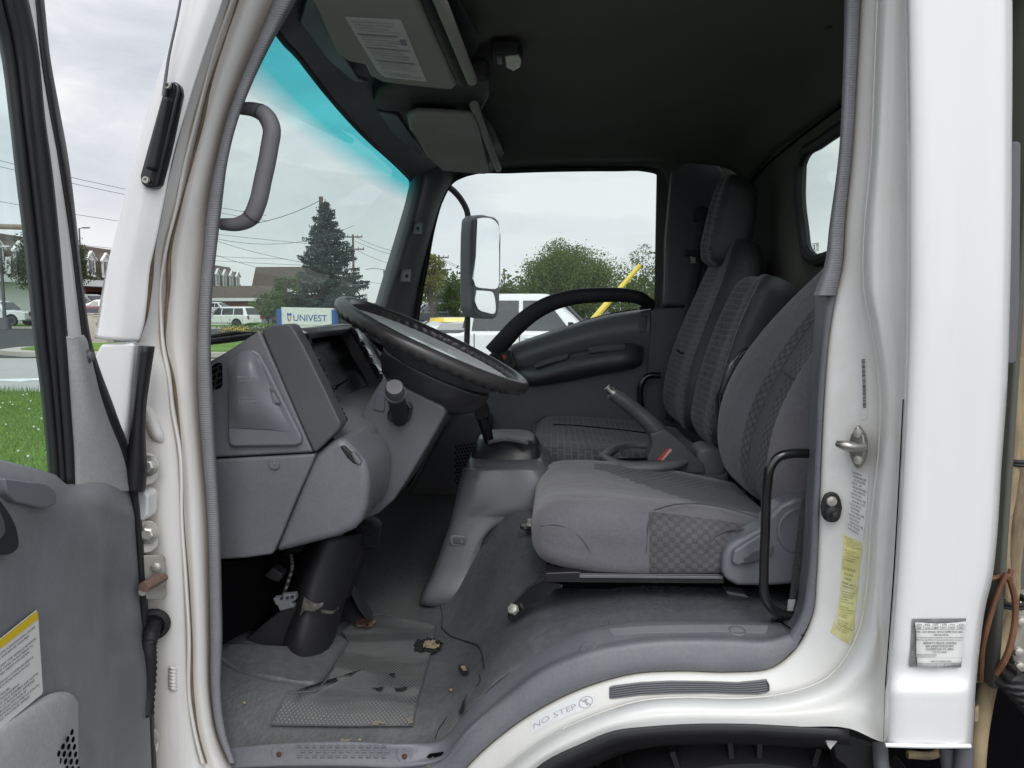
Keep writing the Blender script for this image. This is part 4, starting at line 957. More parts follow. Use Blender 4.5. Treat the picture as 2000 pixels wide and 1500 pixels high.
ring('door_frame', WQ, WG, M['dash_dark'], pdoor, thick=.012)
link('window_glass', mesh('window_glass', hermite([tuple(p) for p in WI] + [tuple(WI[0])], 4)[:-1], [tuple(range(4 * len(WI)))], False), M['glass_side'], pdoor)
# surround: dark wall from the frame to the roof and pillars
WW = [at(x, y, 2.925) for x, y in grow(WO, 20)]
OUT = []
for x, y in grow(WO, 20):
    ox = min(x, 808 + (640 - min(y, 640)) * .02) if x < 900 else (1500 if x > 1255 else x); oy = 270 if y < 420 else (y if y < 640 else 1000)
    if y >= 640: ox = x
    OUT.append(at(ox, oy, 2.935))
ring('side_wall', OUT, WW, M['lining'], truck, thick=.006)
ring('cab_outer_side', [p + V((0, .10, 0)) for p in OUT], [at(x, y, 3.03) for x, y in grow(WO, 2)], M['white'], truck, thick=.006)
# rear trim panel on the far side, belt and its buckle plate
prism('belt_pillar_trim', [(1312, 330), (1330, 318), (1398, 316), (1412, 330), (1425, 420), (1415, 560), (1372, 600), (1297, 598), (1300, 470)], 2.86, 2.93, M['dash_dark'], truck, .012)
prism('lower_pillar_trim', [(1270, 603), (1340, 598), (1420, 600), (1400, 900), (1250, 900), (1262, 760)], 2.885, 2.93, M['dash_mid'], truck, .008)
bp = [(1362, 430, 1388, 430), (1357, 490, 1378, 492), (1348, 540, 1366, 542), (1330, 640, 1350, 642), (1310, 740, 1328, 745), (1298, 820, 1316, 826)]
belt = patch('seat_belt', [[at(a, b_, 2.83), at(c, d, 2.835)] for a, b_, c, d in bp], M['belt'], truck, 3, 3, thick=.002)
prism('belt_anchor', [(1358, 408), (1375, 400), (1392, 412), (1394, 432), (1356, 432)], 2.83, 2.86, M['black'], belt, .006)
prism('belt_tongue', [(1338, 486), (1366, 490), (1364, 502), (1338, 498)], 2.81, 2.83, M['black'], belt, .003)
prism('belt_tongue_metal', [(1348, 500), (1360, 502), (1359, 514), (1350, 514)], 2.815, 2.82, M['zinc'], belt, .002)

box('rear_corner_fill', (.60, 2.945, 1.45), (.44, .02, 1.3), M['lining'], truck, 0)
box('rear_corner_fill', (.715, 2.6, 1.4), (.02, .7, .40), M['lining'], truck, 0)
# --- passenger door card
YD = 2.90
DP = [(690, [(830, 735, .0), (960, 697, 0), (1000, 674, 0), (1040, 659, 0), (1100, 639, 0), (1180, 616, 0), (1240, 606, 0), (1268, 602, 0)])]
rows = [[at(x, y, YD + .03) for x, y in ((812, 770), (900, 740), (960, 700), (1000, 674), (1040, 659), (1100, 639), (1180, 616), (1240, 606), (1270, 602))],
        [at(x, y, YD - .01) for x, y in ((812, 772), (900, 744), (960, 706), (1000, 681), (1040, 666), (1100, 646), (1180, 623), (1240, 612), (1270, 608))],
        [at(x, y, YD - .035) for x, y in ((812, 780), (900, 756), (960, 722), (1000, 705), (1040, 690), (1100, 670), (1180, 650), (1235, 645), (1269, 645))],
        [at(x, y, YD - .01) for x, y in ((812, 800), (900, 780), (960, 748), (1000, 735), (1040, 722), (1100, 706), (1180, 690), (1235, 684), (1267, 684))],
        [at(x, y, YD) for x, y in ((812, 860), (900, 830), (960, 800), (1000, 775), (1040, 765), (1100, 752), (1180, 735), (1235, 722), (1264, 722))],
        [at(x, y, YD) for x, y in ((812, 1010), (900, 1000), (960, 960), (1000, 900), (1040, 890), (1100, 880), (1180, 880), (1230, 880), (1258, 880))]]
patch('inner_panel', rows, M['grey'], pdoor, 4, 4)
ar = [[at(x, y, YD - o) for x, y, o in ((1000, 708, .0), (1030, 712, .0), (1100, 692, .01), (1180, 673, .01), (1240, 669, .01), (1257, 674, .0))],
      [at(x, y, YD - o) for x, y, o in ((1000, 716, .02), (1030, 724, .055), (1100, 704, .075), (1180, 686, .08), (1240, 682, .075), (1257, 686, .03))],
      [at(x, y, YD - o) for x, y, o in ((1004, 740, .03), (1030, 744, .065), (1100, 730, .085), (1180, 716, .09), (1240, 706, .085), (1256, 702, .04))],
      [at(x, y, YD - o) for x, y, o in ((1010, 750, .0), (1030, 752, .03), (1100, 742, .05), (1180, 727, .05), (1240, 716, .05), (1254, 710, .01))],
      [at(x, y, YD - o) for x, y, o in ((1012, 753, -.02), (1030, 756, -.02), (1100, 748, -.02), (1180, 731, -.02), (1240, 720, -.02), (1254, 715, -.02))]]
patch('armrest', ar, M['dash_dark'], pdoor, 5, 4)
prism('pull_strip', [(1042, 716), (1055, 706), (1106, 691), (1112, 694), (1108, 702), (1046, 720)], YD - .082, YD - .05, M['dash_dark'], pdoor, .004)
prism('pull_strip', [(1148, 680), (1170, 674), (1220, 671), (1224, 676), (1220, 684), (1150, 691)], YD - .088, YD - .05, M['dash_dark'], pdoor, .004)
prism('panel_cap', [(1247, 617), (1263, 616), (1264, 650), (1248, 652)], YD - .035, YD - .01, M['dash_dark'], pdoor, .004)
hp = [at(x, y, Y) for x, y, Y in ((962, 690, 2.86), (985, 664, 2.84), (1010, 637, 2.83), (1040, 612, 2.82), (1080, 591, 2.82), (1130, 579, 2.82), (1180, 576, 2.82), (1225, 577, 2.83), (1252, 583, 2.84), (1263, 592, 2.86), (1263, 604, 2.89))]
P = hermite([tuple(p) for p in hp], 6); vs, fs = [], []
for i in range(len(P)):
    t = P[min(i + 1, len(P) - 1)] - P[max(i - 1, 0)]; t /= np.linalg.norm(t); n_ = np.array([-t[2], 0, t[0]]); n_ /= np.linalg.norm(n_)
    hw = .021 + .014 * (1 - i / len(P)) + (.006 if i > len(P) - 8 else 0)
    for k in range(12):
        a = 2 * math.pi * k / 12
        ca, sa = math.cos(a), math.sin(a)
        vs.append(P[i] + n_ * hw * abs(ca) ** .7 * np.sign(ca) + np.array([0, 1, 0]) * .022 * abs(sa) ** .7 * np.sign(sa))
for i in range(len(P) - 1):
    for k in range(12): q = (k + 1) % 12; fs.append((i*12 + k, i*12 + q, (i+1)*12 + q, (i+1)*12 + k))
fs += [tuple(reversed(range(12))), tuple((len(P)-1)*12 + k for k in range(12))]
raw('pull_handle', [(vs, fs)], M['black_matt'], pdoor, 50)
sw = prism('switch_plate', [(955, 692), (990, 681), (999, 685), (1010, 714), (1004, 720), (975, 720), (950, 712)], YD - .065, YD, M['black_gloss'], pdoor, .004)
prism('switch_key', [(976, 690), (992, 686), (1000, 708), (986, 714)], YD - .07, YD - .06, M['black_matt'], sw, .003)
prism('switch_lamp', [(981, 694), (987, 692), (989, 700), (983, 702)], YD - .072, YD - .069, M['red'], sw, 0)
# lower kick area with speaker grille on the far wall
kp = prism('speaker_panel', [(795, 960), (815, 985), (960, 990), (960, 810), (900, 800), (862, 840)], 2.80, 2.9, M['dash_dark'], pdoor, .02)
parts = []
for i in range(8):
    for j in range(12):
        x = 890 + i * 6.2 + (j % 2) * 3; y = 872 + j * 6.5 - i * 1.0
        if x < 940: parts.append(disc_stack(at(x, y, 2.798), (0, -1, 0), [(0, .0045), (.0008, .0045)], 8))
raw('speaker_holes', parts, M['void'], pdoor)

# --- mirror outside the far window
mir = empty('mirror', tuple(at(945, 620, 3.22))); mir.parent = truck; mir.matrix_parent_inverse = wm(truck).inverted()
tube('mirror_arm', [at(868, 360, 3.12), at(885, 372, 3.16), at(902, 392, 3.2), at(912, 412, 3.21), at(914, 450, 3.21), at(914, 560, 3.21), at(911, 690, 3.19), at(909, 730, 3.15)], .0125, M['black_matt'], mir, 12, 5)
mp0 = at(950, 500, 3.2); mn = V((.765, -.64, .05)).normalized()
def mr(px, py, off=0): return atp(px, py, mp0 + mn * off, mn)
MO = [(931, 420), (945, 419), (968, 424), (976, 432), (980, 460), (979, 540), (977, 600), (973, 619), (966, 623), (945, 622), (930, 617), (922, 604), (921, 560), (921, 500), (922, 455), (924, 428)]
poly_prism('mirror_housing', [mr(x, y) for x, y in MO], V((-.055, .03, 0)), M['grey'], mir, .012, 4)
poly_prism('mirror_glass', [mr(x, y, .004) for x, y in ((932, 427), (945, 425), (966, 430), (974, 440), (975, 480), (975, 530), (973, 562), (950, 564), (928, 559), (929, 500))], -mn * .006, M['mirror'], mir, .002, 2, None, 3)
poly_prism('wide_angle_glass', [mr(x, y, .005) for x, y in ((930, 567), (950, 568), (963, 571), (968, 590), (967, 612), (950, 611), (934, 604), (928, 590))], (-mn + V((0, 0, .0))) * .006, M['mirror'], mir, .002, 2, None, 3)
# turn the glasses a little to look back along the body

# --- overhead: visors, shelf, lamp
ZV = 1.965
def slab(name, px, z, t, mat, parent, bw=.008, label=None): return poly_prism(name, [atz(x, y, z) for x, y in px], (0, 0, t), mat, parent, bw, 3, label)
vz = slab('sun_visor', [(565, -150), (588, -50), (607, 0), (640, 72), (658, 108), (680, 122), (712, 128), (722, 150), (745, 162), (830, 172), (884, 177), (893, 168), (862, 100), (815, 0), (760, -130)], ZV, .022, M['visor'], truck, .009, 'sun visor with a white instruction label')
vq = [atz(x, y, ZV - .0015) for x, y in ((673, 33), (783, 39), (834, 160), (752, 151))]
vl = poly_prism('visor_label', [atz(x, y, ZV - .0012) for x, y in ((673, 33), (783, 39), (834, 160), (752, 151), (738, 140))], (0, 0, .001), surf('visor_paper', (.62, .64, .62), .5), vz, 0)
lines, ex = [], []
txt = ['WARNING', 'AIR BAG SYSTEM AND SEAT BELT INFORMATION', 'SEE OWNERS MANUAL', 'TILTING THE CAB', 'LOCK LEVER MUST BE SECURE BEFORE DRIVING', 'ENGINE OIL', 'CHECK FLUID LEVEL DAILY', 'TRANSMISSION', 'PARKING BRAKE']
for i in range(22):
    if i % 5 == 4: continue
    lines.append((txt[i % 9] + ' ' + txt[(i * 3 + 1) % 9], .05 + .03 * (i % 2), .065 + i * .042, .022, .8 - .07 * (i % 3)))
ex = [rect(.03, .23, .8, .245), rect(.03, .44, .9, .452), rect(.03, .66, .9, .672), rect(.8, .28, .92, .36)]
text_on('label_print', lines, vq, M['ink_grey'], vl, .0005, ex)
slab('sun_visor', [(795, 232), (812, 226), (860, 228), (926, 232), (938, 262), (956, 338), (948, 341), (905, 338), (862, 334), (832, 306), (815, 272), (800, 256)], 1.955, .022, M['visor'], truck, .009, 'plain sun visor on the passenger side')
# grey panels above the visors next to the header
slab('header_panel', [(598, 0), (600, -40), (640, 60), (668, 105), (700, 155), (722, 162), (690, 160), (640, 118), (585, 45)], 2.0, .01, M['dash_mid'], truck, .004)
slab('header_panel', [(736, 217), (775, 225), (800, 262), (838, 315), (845, 324), (815, 300), (772, 268)], 2.0, .01, M['dash_mid'], truck, .004)
slab('overhead_divider', [(728, 200), (738, 180), (775, 160), (900, 158), (955, 157), (958, 190), (938, 226), (860, 224), (790, 222), (735, 216)], 1.985, .05, M['black_matt'], truck, .012)
for a, c, nm in (((835, -60), (922, 157), 0), ((926, 205), (973, 330), 1)):
    for (dx, w_, m_, dz) in ((0, .011, 'visor', 0), (-26, .014, 'black_matt', .012)):
        p0 = atz(a[0] + dx, a[1], 1.975 + dz); p1 = atz(c[0] + dx * .6, c[1], 1.96 + dz)
        tube('shelf_lip', [p0, p1], w_, M[m_], truck, 10, 0)
slab('shelf_underside', [(862, -60), (935, 70), (932, 100), (908, 150), (820, -60)], 2.02, .01, M['black_matt'], truck, .004)
slab('shelf_underside', [(935, 215), (962, 250), (985, 300), (975, 322), (960, 320)], 2.02, .01, M['black_matt'], truck, .004)
tube('hook', [atz(888, 0, 2.03), atz(895, 12, 2.03)], .006, M['visor'], truck, 8, 0)
lamp = slab('roof_lamp', [(958, 106), (1012, 105), (1021, 112), (1020, 128), (1006, 140), (994, 139), (985, 133), (967, 133), (958, 122)], 2.03, .03, M['black_matt'], truck, .006)
slab('lamp_lens', [(986, 113), (1014, 110), (1019, 120), (1016, 132), (1003, 140), (988, 132)], 2.026, .006, M['lens'], lamp, .005)
slab('lamp_switch', [(968, 112), (980, 112), (982, 126), (970, 127)], 2.026, .006, M['lever'], lamp, .003)

# --- grab handle on the near front pillar
hp = [at(470, 212, 1.235), at(495, 214, 1.232), at(517, 224, 1.228), at(530, 248, 1.226), at(526, 290, 1.226), at(514, 350, 1.226), at(502, 400, 1.227), at(490, 425, 1.229), at(468, 437, 1.232), at(432, 438, 1.235)]
P = hermite([tuple(p) for p in hp], 6); n_ = len(P)
rr = [.0095 + .0045 * min(1, min(i, n_ - 1 - i) / 14) for i in range(n_)]
gh = raw('grab_handle', [tube_arrays(P, rr, 16, 0)], surf('grip_plastic', (.2, .194, .21), .55, grain=.9, grain_scale=420, var=.1), truck, 60)
for i in (9, n_ - 14): raw('grip_seam', [tube_arrays([P[i], P[i + 1]], rr[i] + .0004, 16, 0)], M['dash_dark'], gh)
# ------------------------------------------------------------------ dashboard
dash = empty('dashboard', (-.5, 2.0, .85)); dash.parent = truck; dash.matrix_parent_inverse = wm(truck).inverted()
YE = 1.30
prism('end_panel', [(380, 724), (412, 704), (440, 688), (505, 646), (512, 655), (540, 716), (575, 798), (612, 884), (425, 894), (380, 896)], YE, 1.335, M['grey'], dash, .006)
prism('lower_panel', [(380, 899), (425, 897), (617, 886), (606, 912), (580, 970), (545, 1055), (531, 1084), (480, 1091), (432, 1094), (380, 1096)], YE + .002, 1.9, M['grey'], dash, .006)
# fuse and fluid cover
fc = [(462, 690), (478, 683), (492, 682), (506, 690), (521, 716), (548, 772), (575, 826), (588, 852), (588, 866), (578, 871), (520, 872), (455, 873), (446, 868), (444, 850), (444, 770), (448, 722)]
cov = prism('fluid_cover', fc, YE - .010, YE + .03, M['grey_smooth'], dash, .008, 4, 'lighter grey fluid reservoir cover with a finger notch')
def rr_(x0, y0, x1, y1): return [(x0, y0), (x1, y0), (x1, y1), (x0, y1)]
bul = [[at(x, y, YE - .010 - o) for x, y, o in ((447, 704, .0), (470, 690, .0), (490, 688, .0), (508, 704, .0))],
       [at(x, y, YE - .010 - o) for x, y, o in ((447, 735, .004), (470, 715, .016), (490, 715, .017), (517, 728, .002))],
       [at(x, y, YE - .010 - o) for x, y, o in ((447, 775, .004), (470, 770, .018), (500, 770, .018), (532, 765, .001))],
       [at(x, y, YE - .010 - o) for x, y, o in ((447, 800, .004), (470, 800, .016), (510, 806, .012), (556, 815, .001))],
       [at(x, y, YE - .010 - o) for x, y, o in ((447, 835, .001), (470, 836, .002), (520, 838, .002), (574, 845, .0))]]
patch('cover_bulge', bul, M['grey_smooth'], cov, 5, 5)
text_on('cover_lettering', [('BRAKE FLUID', .05, .45, .36, .9), ('CLUTCH FLUID', .05, .95, .36, .95)], [at(463, 733, YE - .0315), at(506, 733, YE - .0315), at(506, 746, YE - .0315), at(463, 746, YE - .0315)], M['emboss'], cov, .0005, None)
text_on('cover_lettering', [('COOLANT', .05, .9, .7, .9)], [at(465, 779, YE - .029), at(505, 779, YE - .029), at(505, 788, YE - .029), at(465, 788, YE - .029)], M['emboss'], cov, .0005, [rect(0, -.3, 1, -.25), rect(0, 1.2, 1, 1.25)])
prism('finger_notch', [(519, 760), (528, 757), (535, 764), (548, 788), (546, 792), (532, 793), (527, 786)], YE - .0135, YE, M['dash_dark'], cov, .003)
prism('notch_face', [(528, 768), (533, 766), (545, 787), (533, 790)], YE - .0155, YE, M['grey'], cov, .002)
raw('push_clip', [disc_stack(at(536, 906, YE), (0, -1, 0), [(0, .0098), (.002, .0095), (.0028, .006), (.0022, .003), (.003, .002)], 20)], M['grey_smooth'], dash)
# side vent
prism('vent_shade', [(412, 716), (420, 709), (432, 708), (434, 716), (434, 752), (430, 759), (420, 762), (412, 756)], YE - .002, YE + .02, M['void'], dash, .003)
for k in range(4): box('vent_louvre', at(422, 718 + k * 12, YE - .002), (.022, .006, .0028), M['black_matt'], dash, .0008, Matrix.Rotation(R(-28), 3, 'Y'))
box('vent_louvre', at(423, 738, YE - .003), (.002, .004, .04), M['black_matt'], dash, .0005, Matrix.Rotation(R(12), 3, 'Y'))
# hood of the instrument binnacle: its near cheek
prism('hood_cheek', [(510, 645), (532, 636), (562, 632), (570, 636), (592, 674), (630, 752), (664, 824), (664, 836), (655, 846), (620, 880), (613, 884), (596, 846), (560, 764), (526, 684)], YE - .004, 1.338, M['dash_dark'], dash, .010, 4)
# far cheek of the binnacle
prism('hood_far_cheek', [(600, 640), (640, 634), (688, 634), (702, 652), (728, 706), (748, 748), (745, 760), (700, 790), (640, 800), (600, 760)], 1.80, 1.90, M['dash_dark'], dash, .008)
def wp(px, py, Y): return at(px, py, Y)
# binnacle top, back, floor of the recess
a0 = at(520, 640, 1.44); a1 = at(566, 634, 1.44); 
patch('dash_top', [[V((-.68, y, 1.345)), V((-.61, y, 1.388)), V((-.56, y, 1.420)), V((-.50, y, 1.456)), V((-.482, y, 1.460)), V((-.476, y, 1.452)), V((-.480, y, 1.438))] for y in (1.31, 1.45, 1.6, 1.8, 2.0)], M['dash_mid'], dash, 4, 4, thick=.004)
patch('dash_top_far', [[V((-.68, y, 1.345)), V((-.56, y, 1.415)), V((-.49, y, 1.420)), V((-.46, y, 1.36)), V((-.46, y, 1.2)), V((-.50, y, 1.0))] for y in (1.93, 2.2, 2.6, 2.9)], M['dash_dark'], dash, 4, 4, thick=.004)
patch('dash_front', [[V((-.66, y, .95)), V((-.665, y, 1.2)), V((-.68, y, 1.345))] for y in (1.22, 2.0, 2.92)], M['dash_dark'], dash, 2, 2, thick=.01)
patch('cluster_face', [[V((-.560, y, 1.41)), V((-.535, y, 1.36)), V((-.50, y, 1.285))] for y in (1.335, 1.6, 1.85)], M['black_matt'], dash, 3, 3)
lensm = surf('dark_cluster_lens', (.010, .010, .011), .4, spec=.2, var=.25, var_scale=9)
# smoked lens, turned so that its far side is nearer the driver
lz = [V((-.545, 1.36, 1.435)), V((-.505, 1.79, 1.440)), V((-.432, 1.775, 1.318)), V((-.476, 1.37, 1.275))]
poly_prism('cluster_lens', lz, V((-.012, 0, -.004)), lensm, dash, .004)
tube('lens_seam', [lz[0] * .62 + lz[3] * .38 + V((.002, 0, .001)), lz[2] * .5 + lz[3] * .5 + V((.002, 0, .001))], .0016, M['void'], dash, 6, 0)
raw('trip_reset_pin', [cyl_arrays(at(654, 757, 1.55), at(681, 742, 1.50), .0025, .0022, 10), disc_stack(at(654, 757, 1.55), (at(681, 742, 1.50) - at(654, 757, 1.55)), [(-.002, .005), (.003, .005)], 12)], M['black_gloss'], dash)
# sill under the lens
sl0 = [V((-.470, 1.45, 1.290)), V((-.375, 1.45, 1.268)), V((-.352, 1.45, 1.250)), V((-.368, 1.45, 1.205)), V((-.40, 1.45, 1.20)), V((-.48, 1.45, 1.20))]
patch('cluster_sill', [[p + V((dx, y - 1.45, dz)) for p in sl0] for y, dx, dz in ((1.335, -.002, -.004), (1.5, .002, .010), (1.70, .000, .028), (1.86, -.004, .036))], M['pillar_in'], dash, 4, 4, thick=.004)
# rocker switches up both cheeks
def rocker(c, along, out, L, w, h, mat=M['black_gloss'], nm='rocker_switch'):
    a = V(along).normalized(); o = V(out).normalized(); s = a.cross(o); vs = []
    prof = [(-.5, 0), (-.5, .55), (-.3, .95), (0, 1.0), (.3, .8), (.5, .35), (.5, 0)]
    for sd in (-.5, .5):
        for x, z in prof: vs.append(V(c) + a * x * L + o * z * h + s * sd * w)
    n = len(prof)
    fs = [tuple(range(n)), tuple(reversed(range(n, 2 * n)))] + [(i, i + n, (i + 1) % n + n, (i + 1) % n) for i in range(n)]
    ob = link(nm, mesh(nm, vs, fs), mat, dash); bevel(ob, .0015, 2); return ob
fr = [at(685, 638, 1.795), at(748, 748, 1.775)]
ax_ = fr[1] - fr[0]; ou = V((ax_.z, 0, -ax_.x)) * -1
if ou.x < 0: ou = -ou
for t in (.17, .48, .80): rocker(fr[0] + ax_ * t - ou.normalized() * .004 + V((0, .0, 0)), ax_, ou, .044, .026, .014)
nr0 = [at(578, 642, 1.348), at(664, 828, 1.345)]
ax2 = nr0[1] - nr0[0]; ou2 = V((-ax2.z, 0, ax2.x)); ou2 = ou2 if ou2.x > 0 else -ou2
rocker(nr0[0] + ax2 * .16 - ou2.normalized() * .004, ax2, ou2, .050, .024, .018)
for t, L in ((.36, .014), (.44, .026), (.52, .012)): rocker(nr0[0] + ax2 * t - ou2.normalized() * .002, ax2, ou2, L, .024, .017, M['black_matt'])
for t, L in ((.62, .012), (.68, .024), (.75, .018), (.80, .010)): rocker(nr0[0] + ax2 * t - ou2.normalized() * .002, ax2, ou2, L, .024, .015, M['black_matt'])
for t, L in ((.88, .012), (.93, .014), (.98, .018)): rocker(nr0[0] + ax2 * t - ou2.normalized() * .002, ax2, ou2, L, .026, .016, M['black_gloss'])
parts = [box_arrays(nr0[0] + ax2 * t + ou2.normalized() * .002, (.003, .012, .006)) for t in np.linspace(.38, .58, 9)]
raw('dial_knurls', parts, M['black_matt'], dash)
# bulging knee bolster with its little lever slot
kb = [(617, 884), (640, 866), (662, 852), (676, 862), (696, 884), (712, 903), (719, 925), (720, 955), (716, 990), (706, 1018), (692, 1035), (660, 1050), (620, 1060), (575, 1072), (533, 1083), (560, 1018), (590, 946)]
prism('knee_bolster', kb, YE + .006, 1.50, M['grey'], dash, .026, 5)
prism('lever_slot', [(662, 872), (672, 870), (690, 888), (700, 905), (692, 908), (678, 896)], YE + .004, YE + .03, M['black_matt'], dash, .004)
prism('lever_slot_face', [(684, 884), (692, 884), (706, 904), (700, 910), (692, 902)], YE + .001, YE + .03, M['pillar_in'], dash, .003)
# odds and ends behind it
for x, y, Y in ((702, 823, 1.55), (687, 846, 1.52)):
    raw('dash_knob', [disc_stack(at(x, y, Y), (.8, -.6, .1), [(0, .010), (.014, .010), (.018, .007)], 14)], M['black_gloss'], dash)
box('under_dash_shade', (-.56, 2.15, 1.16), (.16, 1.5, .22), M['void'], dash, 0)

# ------------------------------------------------------------------ steering
sw_ = empty('steering_wheel', tuple(at(847, 675, 1.62))); sw_.parent = truck; sw_.matrix_parent_inverse = wm(truck).inverted()
WCc = at(847, 674, 1.615)
xdir = (at(1018, 752, 1.615) - at(676, 590, 1.615)).normalized()
tl = R(-0.3)
ydir = V((0, math.cos(tl), math.sin(tl))); ydir = (ydir - xdir * ydir.dot(xdir)).normalized(); nd = xdir.cross(ydir).normalized()
RW_ = (at(1018, 752, 1.615) - at(676, 590, 1.615)).length / 2
def wpt(r, a, h=0): return WCc + xdir * (r * math.cos(a)) + ydir * (r * math.sin(a)) + nd * h
vs, fs = [], []
N_, n_ = 288, 18
for i in range(N_):
    a = 2 * math.pi * i / N_
    grip = .0032 * math.sin(a * 52) if (abs(math.sin(a)) > .45) else 0
    for k in range(n_):
        t = 2 * math.pi * k / n_
        rr2 = .0165
        inner = max(0, -math.cos(t)) ** 1.5 * max(0, -math.sin(t) + .6) / 1.6
        r = RW_ + rr2 * math.cos(t) - grip * inner * 1.6; h = rr2 * .95 * math.sin(t) - grip * max(0, -math.sin(t)) * .8
        vs.append(wpt(r, a, h))
for i in range(N_):
    for k in range(n_):
        j = (i + 1) % N_; q = (k + 1) % n_; fs.append((i*n_ + k, j*n_ + k, j*n_ + q, i*n_ + q))
link('wheel_rim', mesh('wheel_rim', vs, fs), M['wheel_rim'], sw_)
# centre pad, spokes and the bowl below
def lathe_w(prof, n=48, ox=0):
    vs, fs = [], []
    for r, h in prof:
        for k in range(n): vs.append(wpt(max(r, 1e-4), 2 * math.pi * k / n, h) + xdir * ox)
    for i in range(len(prof) - 1):
        for k in range(n): q = (k + 1) % n; fs.append((i*n + k, i*n + q, (i+1)*n + q, (i+1)*n + k))
    return vs, fs
raw('spoke_plate', [lathe_w([(.0, -.012), (.10, -.012), (.160, -.008), (.188, -.004), (.188, -.010), (.160, -.02), (.0, -.024)])], M['hub_pad'], sw_)
raw('horn_pad', [lathe_w([(.0, -.004), (.05, -.004), (.075, -.008), (.085, -.016)])], M['hub_pad'], sw_)
bowl = raw('column_bowl', [lathe_w([(.112, -.040), (.120, -.050), (.119, -.066), (.104, -.092), (.075, -.112), (.035, -.12), (0, -.12)], 48, .030)], M['hub'], sw_)
bowl.modifiers.new('s', 'SOLIDIFY').thickness = .003
raw('bowl_lip', [tube_arrays([wpt(.121, a, -.048) + xdir * .030 for a in np.linspace(0, 2 * math.pi, 60)], .0022, 8, 0)], M['dash_mid'], sw_)
raw('spoke_web', [lathe_w([(.158, -.020), (.135, -.034), (.116, -.046)], 48, .024)], surf('scuffed_spoke', (.11, .11, .118), .5, grain=.4, var=.3, var_scale=30), sw_)
prism('dash_wedge', [(708, 650), (744, 690), (790, 690), (800, 700), (770, 690)], 1.6, 1.7, M['dash_dark'], truck, .004)
# column shroud
col_ = prism('column_cover', [(742, 746), (752, 741), (780, 752), (866, 794), (872, 806), (850, 846), (800, 930), (770, 976), (738, 1004), (705, 1016), (690, 1010), (706, 985), (718, 950), (722, 905), (706, 868), (696, 838), (712, 794)], 1.50, 1.74, M['dash_mid'], truck, .016, 4, 'grey steering column cover')
patch('dash_middle', [[V((-.44, y, 1.44)), V((-.42, y, 1.36)), V((-.40, y, 1.25)), V((-.45, y, 1.15))] for y in (1.88, 2.1)], M['dash_dark'], dash, 2, 2)
prism('column_label', [(735, 766), (752, 766), (750, 804), (730, 800)], 1.496, 1.5, surf('faint_label', (.125, .127, .145), .4), col_, .001)
prism('stalk_socket', [(765, 790), (798, 786), (805, 796), (800, 820), (788, 830), (770, 826), (756, 820), (755, 808)], 1.484, 1.51, M['black_gloss'], col_, .004)
prism('stalk_gaiter', [(772, 796), (794, 794), (796, 812), (786, 822), (770, 818)], 1.486, 1.5, M['black_matt'], col_, .003)
lk = raw('column_stalk', [tube_arrays([at(781, 820, 1.49), at(776, 790, 1.44), at(773, 768, 1.40)], [.0145, .0165, .0175], 20, 3)], M['black'], truck, 50)
raw('stalk_knob', [disc_stack(at(772, 768, 1.405), at(771, 750, 1.375) - at(773, 768, 1.405), [(-.004, .0205), (.003, .0205), (.004, .018), (.022, .017), (.026, .015), (.0265, .0)], 26)], M['lever'], lk, 40)
# gear lever rising from the tunnel
gl_ = prism('gear_lever', [(919, 776), (930, 765), (942, 768), (955, 801), (955, 815), (934, 824), (929, 818)], 1.78, 1.80, M['black'], truck, .004)
tube('lever_rod', [at(942, 815, 1.79), at(950, 840, 1.80), at(956, 866, 1.82)], [.014, .013, .012], M['black_gloss'], gl_, 12, 3)

# ------------------------------------------------------------------ floor
def hz(X, Y):
    """height of the vinyl floor: low footwell, arch by the door, hump over the engine"""
    def prof(xs, zs): return float(np.interp(X, xs, zs))
    Yk = [1.19, 1.265, 1.30, 1.45, 1.60, 1.80, 2.10, 2.40, 2.90]
    P = [([-.9, -.24, -.185, -.14, -.095, -.034, .05, .15, .45, .8], [.715, .715, .725, .755, .80, .84, .86, .88, .88, .87]),
         ([-.9, -.24, -.185, -.14, -.095, -.034, .05, .15, .45, .8], [.768, .770, .785, .822, .872, .915, .942, .960, .957, .95]),
         ([-.9, -.24, -.185, -.14, -.09, -.03, .05, .15, .45, .8], [.785, .787, .802, .843, .895, .938, .963, .982, .978, .97]),
         ([-.9, -.23, -.18, -.13, -.08, -.02, .05, .15, .45, .8], [.80, .803, .82, .865, .915, .95, .972, .985, .98, .97]),
         ([-.9, -.26, -.21, -.16, -.115, -.06, .0, .08, .45, .8], [.80, .806, .83, .90, .985, 1.035, 1.02, .99, .985, .97]),
         ([-.9, -.32, -.27, -.22, -.17, -.10, .0, .08, .45, .8], [.80, .808, .84, .92, 1.01, 1.06, 1.05, 1.02, .99, .97]),
         ([-.9, -.34, -.29, -.24, -.19, -.12, .0, .08, .45, .8], [.80, .808, .84, .92, 1.01, 1.06, 1.06, 1.04, 1.0, .97]),
         ([-.9, -.30, -.25, -.20, -.15, -.08, .0, .08, .45, .8], [.80, .808, .84, .90, .96, .99, 1.0, 1.0, 1.0, .97]),
         ([-.9, -.30, -.25, -.20, -.15, -.08, .0, .08, .45, .8], [.80, .805, .82, .86, .90, .95, .97, .98, .98, .97])]
    zs = [prof(*p) for p in P]
    z = float(np.interp(Y, Yk, zs))
    # raised toe board at the front
    t = min(max((-.40 - .25 * (Y - 1.3) - X) / .05, 0), 1); z += .035 * t * t * (3 - 2 * t) * min(max((1.75 - Y) / .1, 0), 1) * min(max((Y - 1.25) / .08, 0), 1)
    z += .16 * min(max((-.60 - X) / .2, 0), 1)
    z += .0035 * math.sin(X * 21 + Y * 9) * math.sin(Y * 17 - X * 6)
    return z
